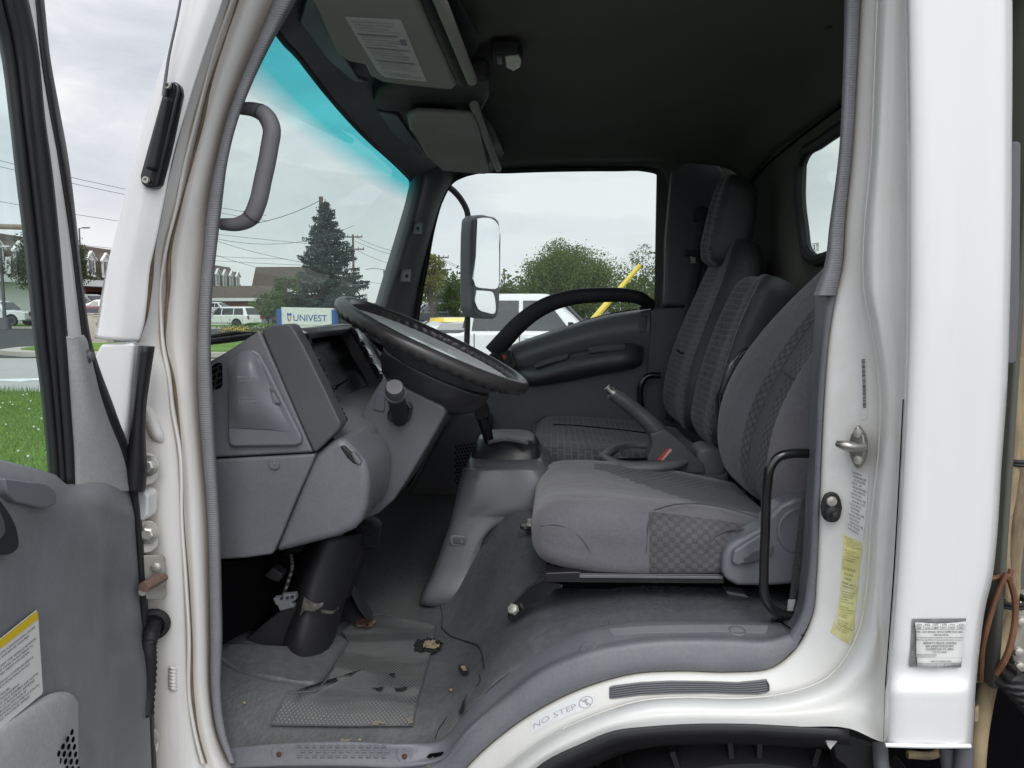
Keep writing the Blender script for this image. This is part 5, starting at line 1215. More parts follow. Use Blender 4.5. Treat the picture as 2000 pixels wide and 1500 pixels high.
xs = np.concatenate([np.linspace(-.85, -.35, 14), np.linspace(-.33, .12, 34), np.linspace(.16, .72, 10)]); ys = np.concatenate([np.linspace(1.165, 1.40, 14), np.linspace(1.43, 2.0, 22), np.linspace(2.05, 2.93, 14)])
def ymin(x): return 1.165 if x < -.24 else min(1.255, 1.165 + (x + .24) * 1.1)
H = np.array([[hz(x, max(y, ymin(x))) for x in xs] for y in ys])
for _ in range(2):
    K = H.copy(); K[1:-1, 1:-1] = (H[1:-1, 1:-1] * 2 + H[:-2, 1:-1] + H[2:, 1:-1] + H[1:-1, :-2] + H[1:-1, 2:]) / 6; H = K
xcl = lambda y: .37 if y < 1.30 else (.37 + (y - 1.30) / .1 * .35 if y < 1.40 else .72)
A = np.stack([np.minimum(np.broadcast_to(xs[None, :], H.shape), np.array([xcl(y) for y in ys])[:, None]), np.array([[max(y, ymin(x)) for x in xs] for y in ys]), H], axis=-1).copy()
fl = link('floor_covering', gridmesh('floor_covering', A), M['vinyl'], truck); fl.modifiers.new('s', 'SUBSURF').levels = 1; fl.modifiers['s'].render_levels = 1
def floor_at(px, py, lift=.002):
    d = ray(px, py); lo, hi = 1.0, 4.2
    f = lambda t: (_C + d * t).z - float(hzi((_C + d * t).x, (_C + d * t).y))
    t = .9
    while t < 4.5 and f(t) > 0: t += .01
    a, b_ = t - .01, t
    for _ in range(24):
        m = (a + b_) / 2
        if f(m) > 0: a = m
        else: b_ = m
    p = _C + d * a; return p + V((0, 0, lift)) - d.normalized() * lift
def hzi(X, Y):
    i = min(max(np.searchsorted(ys, Y) - 1, 0), len(ys) - 2); j = min(max(np.searchsorted(xs, X) - 1, 0), len(xs) - 2)
    u = min(max((Y - ys[i]) / (ys[i+1] - ys[i]), 0), 1); v = min(max((X - xs[j]) / (xs[j+1] - xs[j]), 0), 1)
    return (H[i, j] * (1-v) + H[i, j+1] * v) * (1-u) + (H[i+1, j] * (1-v) + H[i+1, j+1] * v) * u
def decal(name, px, mat, parent=truck, lift=.002, thick=0, nsub=0, label=None):
    """an irregular flat piece lying on the floor: fan of small triangles draped on it"""
    P = np.array(px, float)
    if nsub == 0:
        Q_ = np.array(list(px) + [px[0]], float); P = np.concatenate([Q_[i] + (Q_[i+1] - Q_[i]) * np.linspace(0, 1, 6)[:-1, None] for i in range(len(Q_) - 1)]); sp_ = np.ptp(P, axis=0).max(); P = P + RNG.normal(0, .035 * sp_, P.shape)
    c = P.mean(axis=0); rings = 5; n = len(P)
    vs = [floor_at(*c, lift)]
    for r in range(1, rings + 1):
        for q in P: vs.append(floor_at(*(c + (q - c) * r / rings), lift))
    fs = [(0, 1 + (k + 1) % n, 1 + k) for k in range(n)]
    for r in range(rings - 1):
        for k in range(n): q = (k + 1) % n; fs.append((1 + r*n + k, 1 + r*n + q, 1 + (r+1)*n + q, 1 + (r+1)*n + k))
    return link(name, mesh(name, vs, fs), mat, parent, label)
# heel pad: a grid draped on the floor
def lerp2(q, u, v):
    a = (q[0][0] * (1-u) + q[1][0] * u, q[0][1] * (1-u) + q[1][1] * u); b_ = (q[3][0] * (1-u) + q[2][0] * u, q[3][1] * (1-u) + q[2][1] * u)
    return (a[0] * (1-v) + b_[0] * v, a[1] * (1-v) + b_[1] * v)
def drape(name, q, mat, n=14, lift=.002, parent=truck, label=None):
    A = np.array([[tuple(floor_at(*lerp2(q, u, v), lift)) for u in np.linspace(0, 1, n)] for v in np.linspace(0, 1, n)])
    return link(name, gridmesh(name, A), mat, parent, label)
# outline of the pad and a fan fill
pad_px = [(529, 1420), (562, 1357), (618, 1354), (640, 1330), (681, 1256), (668, 1238), (700, 1212), (745, 1202), (800, 1212), (850, 1224), (846, 1262), (832, 1310), (815, 1370), (806, 1421), (700, 1422)]
hpd = decal('heel_pad', pad_px, M['tread'], truck, .0035, nsub=1, label='worn perforated heel pad moulded in the floor')
tube('heel_pad_edge', [floor_at(x, y, .004) for x, y in pad_px + [pad_px[0]]], .0014, M['vinyl'], hpd, 6, 0)
dk = surf('exposed_felt', (.012, .013, .014), .95)
for px in ([(808, 1262), (815, 1254), (836, 1252), (858, 1256), (866, 1263), (860, 1270), (846, 1281), (828, 1276), (812, 1275)],): decal('torn_patch', px, dk, truck, .0055)
decal('torn_foam', [(824, 1266), (832, 1258), (848, 1257), (859, 1266), (856, 1272), (840, 1274), (828, 1271)], M['tear'], truck, .0075)
for px in ([(895, 1305), (903, 1303), (915, 1313), (915, 1321), (903, 1322), (897, 1315)], [(896, 1400), (907, 1370), (909, 1376), (905, 1396), (899, 1403)], [(725, 1350), (750, 1347), (745, 1355)], [(770, 1349), (796, 1348), (790, 1354), (775, 1355)], [(758, 1322), (772, 1320), (770, 1328)]): decal('torn_patch', px, dk, truck, .006)
decal('torn_foam', [(899, 1308), (908, 1308), (913, 1318), (904, 1318)], M['tear'], truck, .008)
def crack(pts, w=.0008): return tube('floor_crack', [floor_at(x, y, .001) for x, y in pts], w, dk, truck, 6, 4)
crack([(862, 1226), (880, 1243), (905, 1252), (935, 1264), (940, 1276), (944, 1292), (945, 1308)], .0015); crack([(936, 1318), (937, 1332), (930, 1342)]); crack([(912, 1358), (906, 1372), (896, 1392)]); crack([(872, 1400), (866, 1412), (856, 1426), (850, 1444)]); crack([(862, 1228), (864, 1205), (860, 1184)])
for x, y in ((676, 1378), (477, 1376), (702, 1448), (880, 1350)): decal('mud_fleck', [(x - 3, y), (x, y - 3), (x + 4, y - 1), (x + 2, y + 3)], M['tear'], truck, .003)
# dirt-pale scuffs
sc = surf('dried_mud', (.20, .18, .14), .95, var=.3, var_scale=50)
for px in ([(722, 1417), (745, 1414), (752, 1420), (730, 1423)], [(795, 1410), (806, 1405), (808, 1418), (798, 1420)], [(655, 1462), (668, 1450), (690, 1452), (676, 1462)]): decal('mud_fleck', px, sc, truck, .006)

# ------------------------------------------------------------------ under the dash: boot, cover, wiring, pedal
bt = loft('column_boot', [[at(x, y, Y) for x, y, Y in r] for r in (
    [(600, 1060, 1.52), (640, 1050, 1.46), (690, 1045, 1.50), (712, 1040, 1.60), (690, 1050, 1.70), (620, 1065, 1.66)],
    [(575, 1130, 1.50), (615, 1120, 1.43), (670, 1115, 1.47), (692, 1110, 1.58), (665, 1120, 1.68), (600, 1140, 1.64)],
    [(560, 1200, 1.47), (600, 1190, 1.41), (650, 1190, 1.45), (672, 1185, 1.55), (640, 1190, 1.65), (590, 1200, 1.6)],
    [(545, 1260, 1.45), (585, 1262, 1.39), (632, 1258, 1.43), (652, 1250, 1.52), (620, 1240, 1.6), (570, 1245, 1.57)],
    [(553, 1292, 1.44), (590, 1306, 1.40), (626, 1300, 1.42), (640, 1288, 1.5), (615, 1280, 1.57), (570, 1285, 1.54)])], M['black'], truck, 5, 4, label='black column boot with a torn scuffed patch')
prism('boot_skirt', [(447, 1279), (452, 1272), (474, 1254), (520, 1215), (560, 1185), (610, 1180), (612, 1300), (600, 1310), (560, 1305), (510, 1295), (470, 1285)], 1.425, 1.44, M['black'], truck, .004)
tb = poly_prism('toe_board', [floor_at(x, y, .0) + V((0, 0, .012)) for x, y in ((420, 1290), (470, 1316), (530, 1332), (580, 1338), (616, 1344), (634, 1330), (660, 1292), (684, 1258), (660, 1246), (560, 1270), (430, 1262))], (0, 0, -.03), M['vinyl'], truck, .011, 4)
patch('boot_scuff', [[at(x, y, Y) for x, y, Y in ((594, 1166, 1.405), (606, 1174, 1.398), (618, 1179, 1.396), (632, 1176, 1.404))], [at(x, y, Y) for x, y, Y in ((590, 1184, 1.40), (603, 1184, 1.395), (615, 1183, 1.395), (630, 1183, 1.402))], [at(x, y, Y) for x, y, Y in ((585, 1203, 1.40), (598, 1192, 1.395), (612, 1194, 1.395), (628, 1186, 1.402))]], surf('scuffed_rubber', (.13, .125, .115), .3, var=.5, var_scale=45), bt, 4, 4)
patch('boot_scuff', [[at(x, y, Y) for x, y, Y in ((628, 1190, 1.400), (646, 1193, 1.412), (662, 1184, 1.45))], [at(x, y, Y) for x, y, Y in ((626, 1196, 1.40), (646, 1199, 1.412), (661, 1190, 1.45))]], surf('worn_rubber_edge', (.09, .085, .08), .3, var=.5, var_scale=45), bt, 4, 4)
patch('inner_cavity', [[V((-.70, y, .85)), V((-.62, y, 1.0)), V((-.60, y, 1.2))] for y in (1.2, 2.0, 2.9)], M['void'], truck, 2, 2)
patch('cavity_shade_sheet', [[at(x, y, Y) for x, y, Y in ((432, 1096, 1.33), (520, 1092, 1.42), (620, 1068, 1.62))], [at(x, y, Y) for x, y, Y in ((432, 1180, 1.33), (500, 1170, 1.42), (600, 1160, 1.66))], [at(x, y, Y) for x, y, Y in ((430, 1262, 1.33), (480, 1235, 1.40), (560, 1220, 1.66))]], M['void'], truck, 3, 3)  # near-black sheet that paints the deep shade under the dash
tube('wiring_lead', [at(568, 1082, 1.36), at(571, 1105, 1.355), at(563, 1135, 1.35), at(553, 1165, 1.345)], .0036, M['hose'], truck, 8, 6)
cn = prism('wiring_connector', [(533, 1169), (552, 1166), (553, 1162), (576, 1160), (578, 1172), (568, 1177), (575, 1186), (546, 1194), (542, 1183), (538, 1182)], 1.335, 1.35, M['slate'], truck, .002)
for x0, y0 in ((547, 1167), (558, 1166), (568, 1164)): prism('connector_slot', [(x0, y0), (x0 + 6, y0 - 1), (x0 + 6, y0 + 4), (x0, y0 + 5)], 1.334, 1.336, M['black'], cn, 0)
prism('loose_relay', [(515, 1125), (530, 1108), (552, 1122), (545, 1138), (528, 1134)], 1.40, 1.43, M['black_matt'], truck, .004)
prism('rusty_bracket', [(455, 1110), (480, 1100), (512, 1112), (480, 1133)], 1.42, 1.43, M['rust'], truck, .002)
raw('bracket_bolt', [disc_stack(at(438, 1120, 1.35), (.3, -1, 0), [(0, .005), (.006, .004)], 8)], M['bolt'], truck)
parts = [disc_stack(at(708 + 1 * k, 1012 + k * 5.2, 1.60), (-.3, 0, -1), [(0, .040 - .002 * k), (.004, .045 - .002 * k), (.008, .040 - .002 * k)], 24) for k in range(9)]
raw('column_gaiter', parts, M['black'], truck, 60)
tube('column_shaft', [at(712, 1010, 1.62), at(690, 1075, 1.62), at(660, 1150, 1.6)], .03, M['black'], truck, 12, 3)
pd = poly_prism('accelerator_pedal', [at(x, y, Y) for x, y, Y in ((684, 1148, 1.62), (698, 1150, 1.66), (731, 1198, 1.58), (724, 1214, 1.54), (712, 1206, 1.54))], V((-.02, .02, .01)), M['black_matt'], truck, .003)
poly_prism('pedal_arm', [at(x, y, Y) for x, y, Y in ((670, 1176, 1.6), (690, 1160, 1.64), (720, 1208, 1.56), (660, 1216, 1.56))], V((0, .01, 0)), M['black'], pd, .001)
decal('pedal_rust', [(690, 1222), (706, 1213), (728, 1214), (733, 1222), (720, 1232), (700, 1232)], M['rust_red'], truck, .008)
tube('pedal_hinge', [floor_at(694, 1226, .012), floor_at(728, 1216, .012)], .006, M['rust'], truck, 8, 0)
# ------------------------------------------------------------------ seats
MATS = [M['cloth'], M['cloth_check'], M['cloth_side'], M['seat_vinyl']]
ds = empty('driver_seat', (.2, 1.6, 1.0)); ds.parent = truck; ds.matrix_parent_inverse = wm(truck).inverted()
ds['label'] = 'driver seat in purple grey cloth with checked centre'
def seat_section(x, yn, yf, zt, zb, bol=.012, dish=.010, sl=1.0):
    """cross-section across the cushion: near lower edge, near side, bolster, centre, far bolster, far side, underside"""
    w = yf - yn
    P = [(yn + .03, zb), (yn + .004, zb + .015), (yn, zb + (zt - zb) * .45), (yn + .004, zb + (zt - zb) * .78), (yn + .025, zt - .004), (yn + .06, zt + bol), (yn + .11, zt + bol * .5), (yn + .15, zt - dish * .4),
         (yn + w * .5, zt - dish), (yf - .15, zt - dish * .4), (yf - .11, zt + bol * .5), (yf - .06, zt + bol), (yf - .025, zt - .004), (yf - .002, zb + (zt - zb) * .7), (yf, zb + (zt - zb) * .4), (yf - .01, zb + .01), (yf - .05, zb), (yn + w * .5, zb)]
    return [V((x, y, z - sl * (.010 + .022 * (y - yn) / w) * (1 if z > (zb + zt) / 2 else .3))) for y, z in P]
SX = [(-.041, 1.435, 1.80, 1.098, 1.070, .0, .0), (-.036, 1.39, 1.84, 1.125, 1.052, .0, .0), (-.022, 1.362, 1.862, 1.143, 1.040, .002, .001), (.008, 1.345, 1.875, 1.157, 1.030, .004, .002), (.055, 1.335, 1.88, 1.160, 1.022, .005, .004),
      (.12, 1.328, 1.88, 1.157, 1.018, .007, .008), (.20, 1.326, 1.88, 1.150, 1.018, .008, .012), (.28, 1.328, 1.875, 1.140, 1.022, .006, .014), (.36, 1.335, 1.87, 1.128, 1.028, .002, .012), (.43, 1.345, 1.86, 1.116, 1.04, .0, .008)]
nS = len(SX)
def cush_mi(u, v):
    x = u; prof = v * 18
    if x > .50 and 9.3 - (x - .5) * 6.5 <= prof < 10.2: return 1          # centre panel, rear half
    if prof < 3.9 and x > .612: return 2   # near side panel
    return 0
cush = loft('seat_cushion', [seat_section(*s) for s in SX], MATS, ds, 8, 7, True, None, None, cush_mi)
# seams: front corner gusset, side panel, centre panel
def near_pt(x, z, off=.0015):
    yn = float(np.interp(x, [s[0] for s in SX], [s[1] for s in SX])); zt = float(np.interp(x, [s[0] for s in SX], [s[3] for s in SX])); zb = float(np.interp(x, [s[0] for s in SX], [s[4] for s in SX]))
    t = (z - zb) / (zt - zb); dy = float(np.interp(t, [0, .12, .45, .78, .97, 1.05], [.02, .004, 0, .004, .025, .06]))
    return V((x, yn + dy - off, z))
pipe = surf('seat_seam', (.09, .088, .1), .9)
def seam(nm, pts, r=.0016): return tube(nm, pts, r, pipe, ds, 6, 5)
def at_near(px, py):
    p = at(px, py, 1.34)
    for _ in range(4): q = near_pt(p.x, p.z); p = at(px, py, q.y)
    return near_pt(p.x, p.z, .0008)
seam('gusset_seam', [at_near(x, y) for x, y in ((1056, 1028), (1090, 1026), (1120, 1038), (1146, 1066), (1160, 1096), (1168, 1117))])
seam('side_seam', [at_near(x, y) for x, y in ((1276, 1002), (1268, 1020), (1264, 1050), (1262, 1085), (1261, 1112))])
seam('side_seam', [at_near(x, y) for x, y in ((1345, 1112), (1375, 1080), (1394, 1050), (1420, 1036), (1465, 1033), (1485, 1024))])
def top_pt(px, py):
    p = at(px, py, 1.5)
    for _ in range(6):
        zt = float(np.interp(p.x, [s[0] for s in SX], [s[3] for s in SX])) + .004
        p = atz(px, py, zt)
    return p
seam('top_seam', [top_pt(x, y) for x, y in ((1278, 996), (1330, 984), (1380, 985), (1440, 998), (1480, 1010))], .0014)
# backrest
def back_sec(px_l, px_r, z, lean_x, yn, yf, th, bol):
    P = [(lean_x + th, yn + .02), (lean_x + th * .6, yn + .002), (lean_x + th * .25, yn), (lean_x + .012 - bol * .3, yn + .010), (lean_x - bol, yn + .036), (lean_x - bol * .6, yn + .062), (lean_x + .010, yn + .092), (lean_x + .016, (yn + yf) / 2), (lean_x + .010, yf - .21), (lean_x - bol * .75, yf - .15), (lean_x - bol * 1.1, yf - .06), (lean_x + .012 - bol * .3, yf - .012), (lean_x + th * .25, yf), (lean_x + th * .6, yf - .002), (lean_x + th, yf - .02), (lean_x + th + .01, (yn + yf) / 2)]
    return [V((x, y, z + (x - lean_x) * -.35)) for x, y in P]
BX = [(1.100, .425, 1.355, 1.815, .09, .0), (1.125, .408, 1.342, 1.828, .12, .008), (1.17, .402, 1.335, 1.835, .13, .018), (1.22, .408, 1.333, 1.838, .13, .026), (1.28, .424, 1.333, 1.838, .125, .032), (1.35, .452, 1.335, 1.836, .12, .032), (1.43, .495, 1.342, 1.83, .115, .026), (1.50, .540, 1.355, 1.82, .11, .018), (1.57, .588, 1.385, 1.79, .10, .01), (1.64, .630, 1.43, 1.74, .09, .004), (1.72, .655, 1.46, 1.71, .085, .0), (1.80, .672, 1.47, 1.70, .075, .0), (1.86, .682, 1.49, 1.68, .06, .0), (1.88, .70, 1.54, 1.63, .03, .0)]
def back_mi(u, v):
    p = v * 16
    return 1 if (5.4 <= p < 8.4) else 0
loft('seat_backrest', [back_sec(0, 0, z, x, a, b_, th, bo) for z, x, a, b_, th, bo in BX], MATS, ds, 6, 7, True, None, None, back_mi)
def back_pt(z, k):
    s = [np.interp(z, [q[0] for q in BX], [q[i] for q in BX]) for i in range(6)]
    return back_sec(0, 0, z, *s[1:])[k] + V((-.0015, 0, 0))
for k in (8,): seam('backrest_seam', [back_pt(z, k) for z in (1.12, 1.18, 1.25, 1.33, 1.42, 1.5, 1.57)], .0018)
seam('backrest_seam', [back_pt(z, 5) + V((-.001, 0, 0)) for z in (1.12, 1.18, 1.25, 1.33, 1.42, 1.5)], .0018)
seam('backrest_seam', [back_pt(1.375, 8), back_pt(1.368, 7), back_pt(1.366, 6)], .0018)
# plastic side cover and recliner handle
prism('recliner_cover', [(1424, 1066), (1440, 1055), (1480, 1034), (1488, 1028), (1500, 1010), (1524, 986), (1552, 974), (1590, 972), (1590, 1140), (1500, 1146), (1440, 1145), (1416, 1132), (1411, 1116), (1413, 1084)], 1.308, 1.36, M['grey_smooth'], ds, .009, 4)
prism('recliner_lever', [(1434, 1076), (1452, 1064), (1488, 1042), (1496, 1048), (1500, 1082), (1492, 1090), (1440, 1106), (1430, 1098)], 1.298, 1.32, M['grey_smooth'], ds, .007, 4)
prism('lever_recess', [(1452, 1090), (1470, 1076), (1510, 1064), (1512, 1082), (1490, 1094), (1454, 1104)], 1.2965, 1.302, M['dash_dark'], ds, .003)
raw('pivot_cap', [disc_stack(at(1566, 1035, 1.309), (0, -1, 0), [(0, .043), (.003, .042), (.004, .038), (.003, .036), (.005, .02)], 36)], M['grey_smooth'], ds)
# runner, brackets, release levers
prism('seat_runner', [(1065, 1119), (1132, 1117), (1134, 1120), (1415, 1122), (1415, 1140), (1134, 1138), (1067, 1137)], 1.325, 1.37, M['black_gloss'], ds, .003)
prism('runner_channel', [(1132, 1123), (1412, 1126), (1412, 1131), (1132, 1129)], 1.322, 1.33, M['slate'], ds, .001)
poly_prism('runner_bracket', [at(x, y, Y) for x, y, Y in ((1065, 1131, 1.345), (1100, 1142, 1.335), (1098, 1150, 1.334), (1083, 1152, 1.334), (1070, 1170, 1.335), (1060, 1176, 1.335), (1040, 1182, 1.345), (1010, 1208, 1.355), (996, 1214, 1.36), (990, 1208, 1.362), (994, 1192, 1.36), (1030, 1152, 1.352))], V((.0, .026, -.002)), M['black_gloss'], ds, .003)
raw('bracket_bolt', [disc_stack(at(1004, 1191, 1.35), (-.4, -.7, .6), [(0, .0105), (.008, .0095), (.009, .006)], 6)], M['bolt'], ds)
poly_prism('runner_bracket', [at(x, y, Y) for x, y, Y in ((1416, 1154, 1.37), (1455, 1160, 1.36), (1466, 1170, 1.355), (1483, 1190, 1.35), (1478, 1195, 1.35), (1460, 1180, 1.355), (1424, 1166, 1.37))], V((0, .03, 0)), M['slate'], ds, .002)
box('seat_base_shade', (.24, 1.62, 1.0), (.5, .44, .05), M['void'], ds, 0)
poly_prism('anchor_plate', [at(x, y, Y) for x, y, Y in ((1016, 1022, 1.58), (1026, 1018, 1.60), (1052, 1019, 1.60), (1052, 1030, 1.57), (1024, 1031, 1.565), (1016, 1028, 1.57))], V((0, 0, -.006)), M['black_gloss'], ds, .002)
raw('anchor_bolt', [disc_stack(at(1036, 1025, 1.575), (0, -.2, 1), [(0, .009), (.002, .009), (.0025, .0065), (.012, .0065)], 6)], M['bolt'], ds)
tube('release_lever', [at(1054, 1044, 1.50), at(1048, 1056, 1.49), at(1046, 1066, 1.485)], [.004, .006, .005], M['black'], ds, 10, 3)
# grab rail beside the seat
pr = [at(1582, 886, 1.262), at(1545, 886, 1.258), at(1520, 893, 1.255), at(1505, 912, 1.253), at(1499, 945, 1.252), at(1495, 1030, 1.252), at(1492, 1120, 1.252), at(1493, 1158, 1.252), at(1503, 1184, 1.252), at(1523, 1198, 1.254), at(1560, 1204, 1.258)]
tube('seat_side_rail', pr, .0078, M['black_gloss'], ds, 16, 6)
# lap belt by the pillar
nb = patch('driver_belt', [[at(a, y, 1.30), at(c, y, 1.30)] for a, c, y in ((1568, 1592, 960), (1560, 1588, 1020), (1552, 1583, 1090), (1545, 1572, 1140), (1537, 1562, 1200))], M['belt'], truck, 3, 3, thick=.002)
prism('belt_tag', [(1540, 1172), (1557, 1172), (1553, 1194), (1538, 1194)], 1.288, 1.291, M['paper'], nb, 0)

# --- passenger bench: cushion, two backs
pb = empty('passenger_bench', (.2, 2.4, 1.0)); pb.parent = truck; pb.matrix_parent_inverse = wm(truck).inverted()
pb['label'] = 'dark bench for two passengers in block patterned cloth'
SB = [(-.068, 2.10, 2.70, 1.100, 1.075, 0, 0), (-.062, 2.05, 2.75, 1.118, 1.065, 0, 0), (-.045, 2.02, 2.77, 1.132, 1.055, 0, .001), (-.01, 2.0, 2.78, 1.140, 1.05, .001, .002), (.06, 1.99, 2.79, 1.140, 1.05, .002, .004), (.2, 1.985, 2.79, 1.132, 1.05, .003, .008), (.34, 1.985, 2.79, 1.118, 1.05, .001, .01), (.44, 2.0, 2.78, 1.105, 1.05, 0, .006)]
def bench_mi(u, v): 
    p = v * 18
    return 1 if 3.3 <= p < 13 and u > .12 else (1 if 2.6 < p < 13 and u > .25 else 0)
loft('bench_cushion', [seat_section(*s) for s in SB], [M['seat_vinyl'], M['cloth_block']], pb, 6, 6, True, None, None, bench_mi)
tube('cushion_piping', [V((float(np.interp(y, [2.0, 2.1, 2.3, 2.6, 2.77], [.0, -.055, -.061, -.060, -.03])), y, 1.105)) for y in (2.0, 2.05, 2.1, 2.2, 2.3, 2.45, 2.6, 2.7, 2.77)], .0028, M['dash_mid'], pb, 6, 5)
tube('cushion_seam', [V((x, 2.36, float(np.interp(x, [s[0] for s in SB], [s[3] - s[6] for s in SB])) + .001)) for x in (-.0, .06, .14, .22, .30, .38)], .002, M['void'], pb, 6, 4)
def bsec(z, x0, yn, yf, th, r=.03, dish=.012):
    P = [(x0 + th, yn + r * .5), (x0 + th * .5, yn), (x0 + .02, yn + .002), (x0 + .002, yn + r * .55), (x0, yn + r * 1.4), (x0 + dish * .6, yn + (yf - yn) * .35), (x0 + dish, (yn + yf) / 2), (x0 + dish * .6, yf - (yf - yn) * .35), (x0, yf - r * 1.4), (x0 + .002, yf - r * .55), (x0 + .02, yf - .002), (x0 + th * .5, yf), (x0 + th, yf - r * .5), (x0 + th + .008, (yn + yf) / 2)]
    return [V((x, y, z - (x - x0) * .3)) for y, x in [(b_, a) for a, b_ in P]]
def bmi(u, v):
    p = v * 14
    return 1 if 2.6 <= p < 10.4 else 0
PBk = [(1.115, .42, 2.40, 2.68, .06), (1.135, .40, 2.34, 2.72, .09), (1.17, .388, 2.31, 2.74, .11), (1.25, .392, 2.30, 2.75, .12), (1.35, .415, 2.305, 2.745, .12), (1.45, .450, 2.315, 2.735, .115), (1.55, .490, 2.335, 2.72, .105), (1.63, .520, 2.365, 2.69, .10), (1.685, .541, 2.40, 2.655, .09), (1.715, .556, 2.43, 2.63, .075)]
loft('passenger_backrest', [bsec(*s) for s in PBk], [M['seat_vinyl'], M['cloth_block']], pb, 5, 6, True, None, None, bmi)
HRk = [(1.635, .512, 2.47, 2.60, .06), (1.655, .488, 2.445, 2.62, .085), (1.70, .484, 2.435, 2.625, .105), (1.76, .494, 2.435, 2.625, .115), (1.84, .512, 2.44, 2.62, .11), (1.89, .528, 2.45, 2.61, .095), (1.912, .545, 2.47, 2.59, .065), (1.918, .556, 2.49, 2.57, .03)]
loft('headrest', [bsec(*s) for s in HRk], [M['seat_vinyl'], M['cloth_block']], pb, 5, 6, True, None, None, bmi)
MBk = [(1.115, .44, 2.04, 2.22, .06), (1.135, .42, 2.01, 2.26, .08), (1.17, .405, 1.985, 2.28, .10), (1.25, .412, 1.975, 2.285, .105), (1.35, .436, 1.975, 2.285, .105), (1.45, .468, 1.98, 2.28, .10), (1.53, .502, 1.985, 2.275, .095), (1.565, .520, 1.99, 2.27, .09), (1.582, .536, 2.005, 2.255, .07), (1.586, .55, 2.03, 2.23, .04)]
loft('middle_backrest', [bsec(*s) for s in MBk], [M['seat_vinyl'], M['cloth_block']], pb, 5, 6, True, None, None, bmi)
tube('backrest_piping', [V((x0 + .004, yn + .014, z)) for z, x0, yn, yf, th in MBk[2:9]] , .0026, M['dash_mid'], pb, 6, 4)
for bk in (PBk[2:9],): tube('backrest_piping', [V((x0 + .004, yn + .014, z)) for z, x0, yn, yf, th in bk], .0026, M['dash_mid'], pb, 6, 4)
tube('backrest_seam', [at(x, y, 2.55) + V((-.012, 0, 0)) for x, y in ((1330, 683), (1338, 690), (1350, 688))], .003, M['void'], pb, 6, 4)
# hinge of the folding middle back
prism('backrest_hinge', [(1462, 678), (1472, 682), (1466, 720), (1440, 760), (1425, 790), (1418, 850), (1405, 846), (1402, 780), (1428, 715), (1448, 688)], 1.935, 1.97, M['black_gloss'], pb, .006)
prism('hinge_cover', [(1442, 700), (1456, 700), (1445, 745), (1420, 785), (1408, 770), (1430, 728)], 1.92, 1.94, M['black_matt'], pb, .006)
tube('bench_side_rail', [at(1290, 733, 2.78), at(1262, 736, 2.78), at(1253, 750, 2.78), at(1252, 800, 2.78), at(1252, 830, 2.78)], .012, M['black_gloss'], truck, 10, 5)

# ------------------------------------------------------------------ centre console, handbrake, gear tower
cc = empty('centre_console', (.2, 1.93, 1.0)); cc.parent = truck; cc.matrix_parent_inverse = wm(truck).inverted()
box('console_body', (.20, 1.915, 1.05), (.46, .11, .11), M['grey'], cc, .015)
def flatring(nm, outer, inner, z0, t, mat):
    o = hermite(outer + [outer[0]], 5)[:-1]; i_ = hermite(inner + [inner[0]], 5)[:-1]
    ob = ring(nm, [V((x, y, z0)) for x, y in o], [V((x, y, z0)) for x, y in i_], mat, cc, thick=t)
    bevel(ob, .003, 2); return ob
fr_ = [(1170, 892), (1200, 872), (1230, 866), (1285, 866), (1330, 880), (1340, 905), (1290, 915), (1230, 915)]
fi_ = [(1186, 893), (1210, 878), (1235, 873), (1278, 873), (1300, 882), (1300, 900), (1270, 905), (1220, 905)]
ring('cup_holder', [atz(x, y, 1.128) for x, y in fr_], [atz(x, y, 1.125) for x, y in fi_], M['pillar_in'], cc, thick=.014)
decal_z = poly_prism('cup_well', [atz(x, y, 1.108) for x, y in fi_], (0, 0, -.002), M['void'], cc, 0)
prism('console_tray', [(1362, 880), (1380, 872), (1410, 880), (1418, 900), (1420, 930), (1368, 935), (1360, 905)], 1.86, 1.96, M['pillar_in'], cc, .012)
hb = empty('handbrake', tuple(at(1300, 900, 1.88))); hb.parent = truck; hb.matrix_parent_inverse = wm(truck).inverted()
prism('brake_gaiter', [(1270, 848), (1297, 838), (1310, 846), (1330, 862), (1375, 908), (1378, 925), (1330, 925), (1266, 902), (1264, 895), (1274, 868)], 1.85, 1.91, M['lever'], hb, .010, 4)
prism('red_slot', [(1302, 877), (1310, 877), (1313, 881), (1291, 904), (1283, 904), (1282, 900)], 1.847, 1.852, M['red'], hb, .001)
prism('slot_edge', [(1309, 876), (1313, 879), (1290, 905), (1285, 906)], 1.8465, 1.851, surf('pink_edge', (.6, .4, .4), .5), hb, 0)
P = hermite([tuple(at(x, y, 1.88)) for x, y in ((1288, 848), (1268, 826), (1245, 805), (1222, 786), (1198, 769))], 5)
raw('brake_lever', [tube_arrays(P, [.0235, .0215, .018, .0185, .0175], 16, 0)], M['lever'], hb, 50)
dv = (at(1186, 762, 1.88) - at(1198, 769, 1.88))
raw('release_button', [cyl_arrays(at(1199, 769, 1.88), at(1199, 769, 1.88) + dv * .5, .0165, .0165, 14), cyl_arrays(at(1199, 769, 1.88) + dv * .4, at(1199, 769, 1.88) + dv * 1.15 + V((0, 0, .006)), .009, .009, 12)], M['metal'], hb)

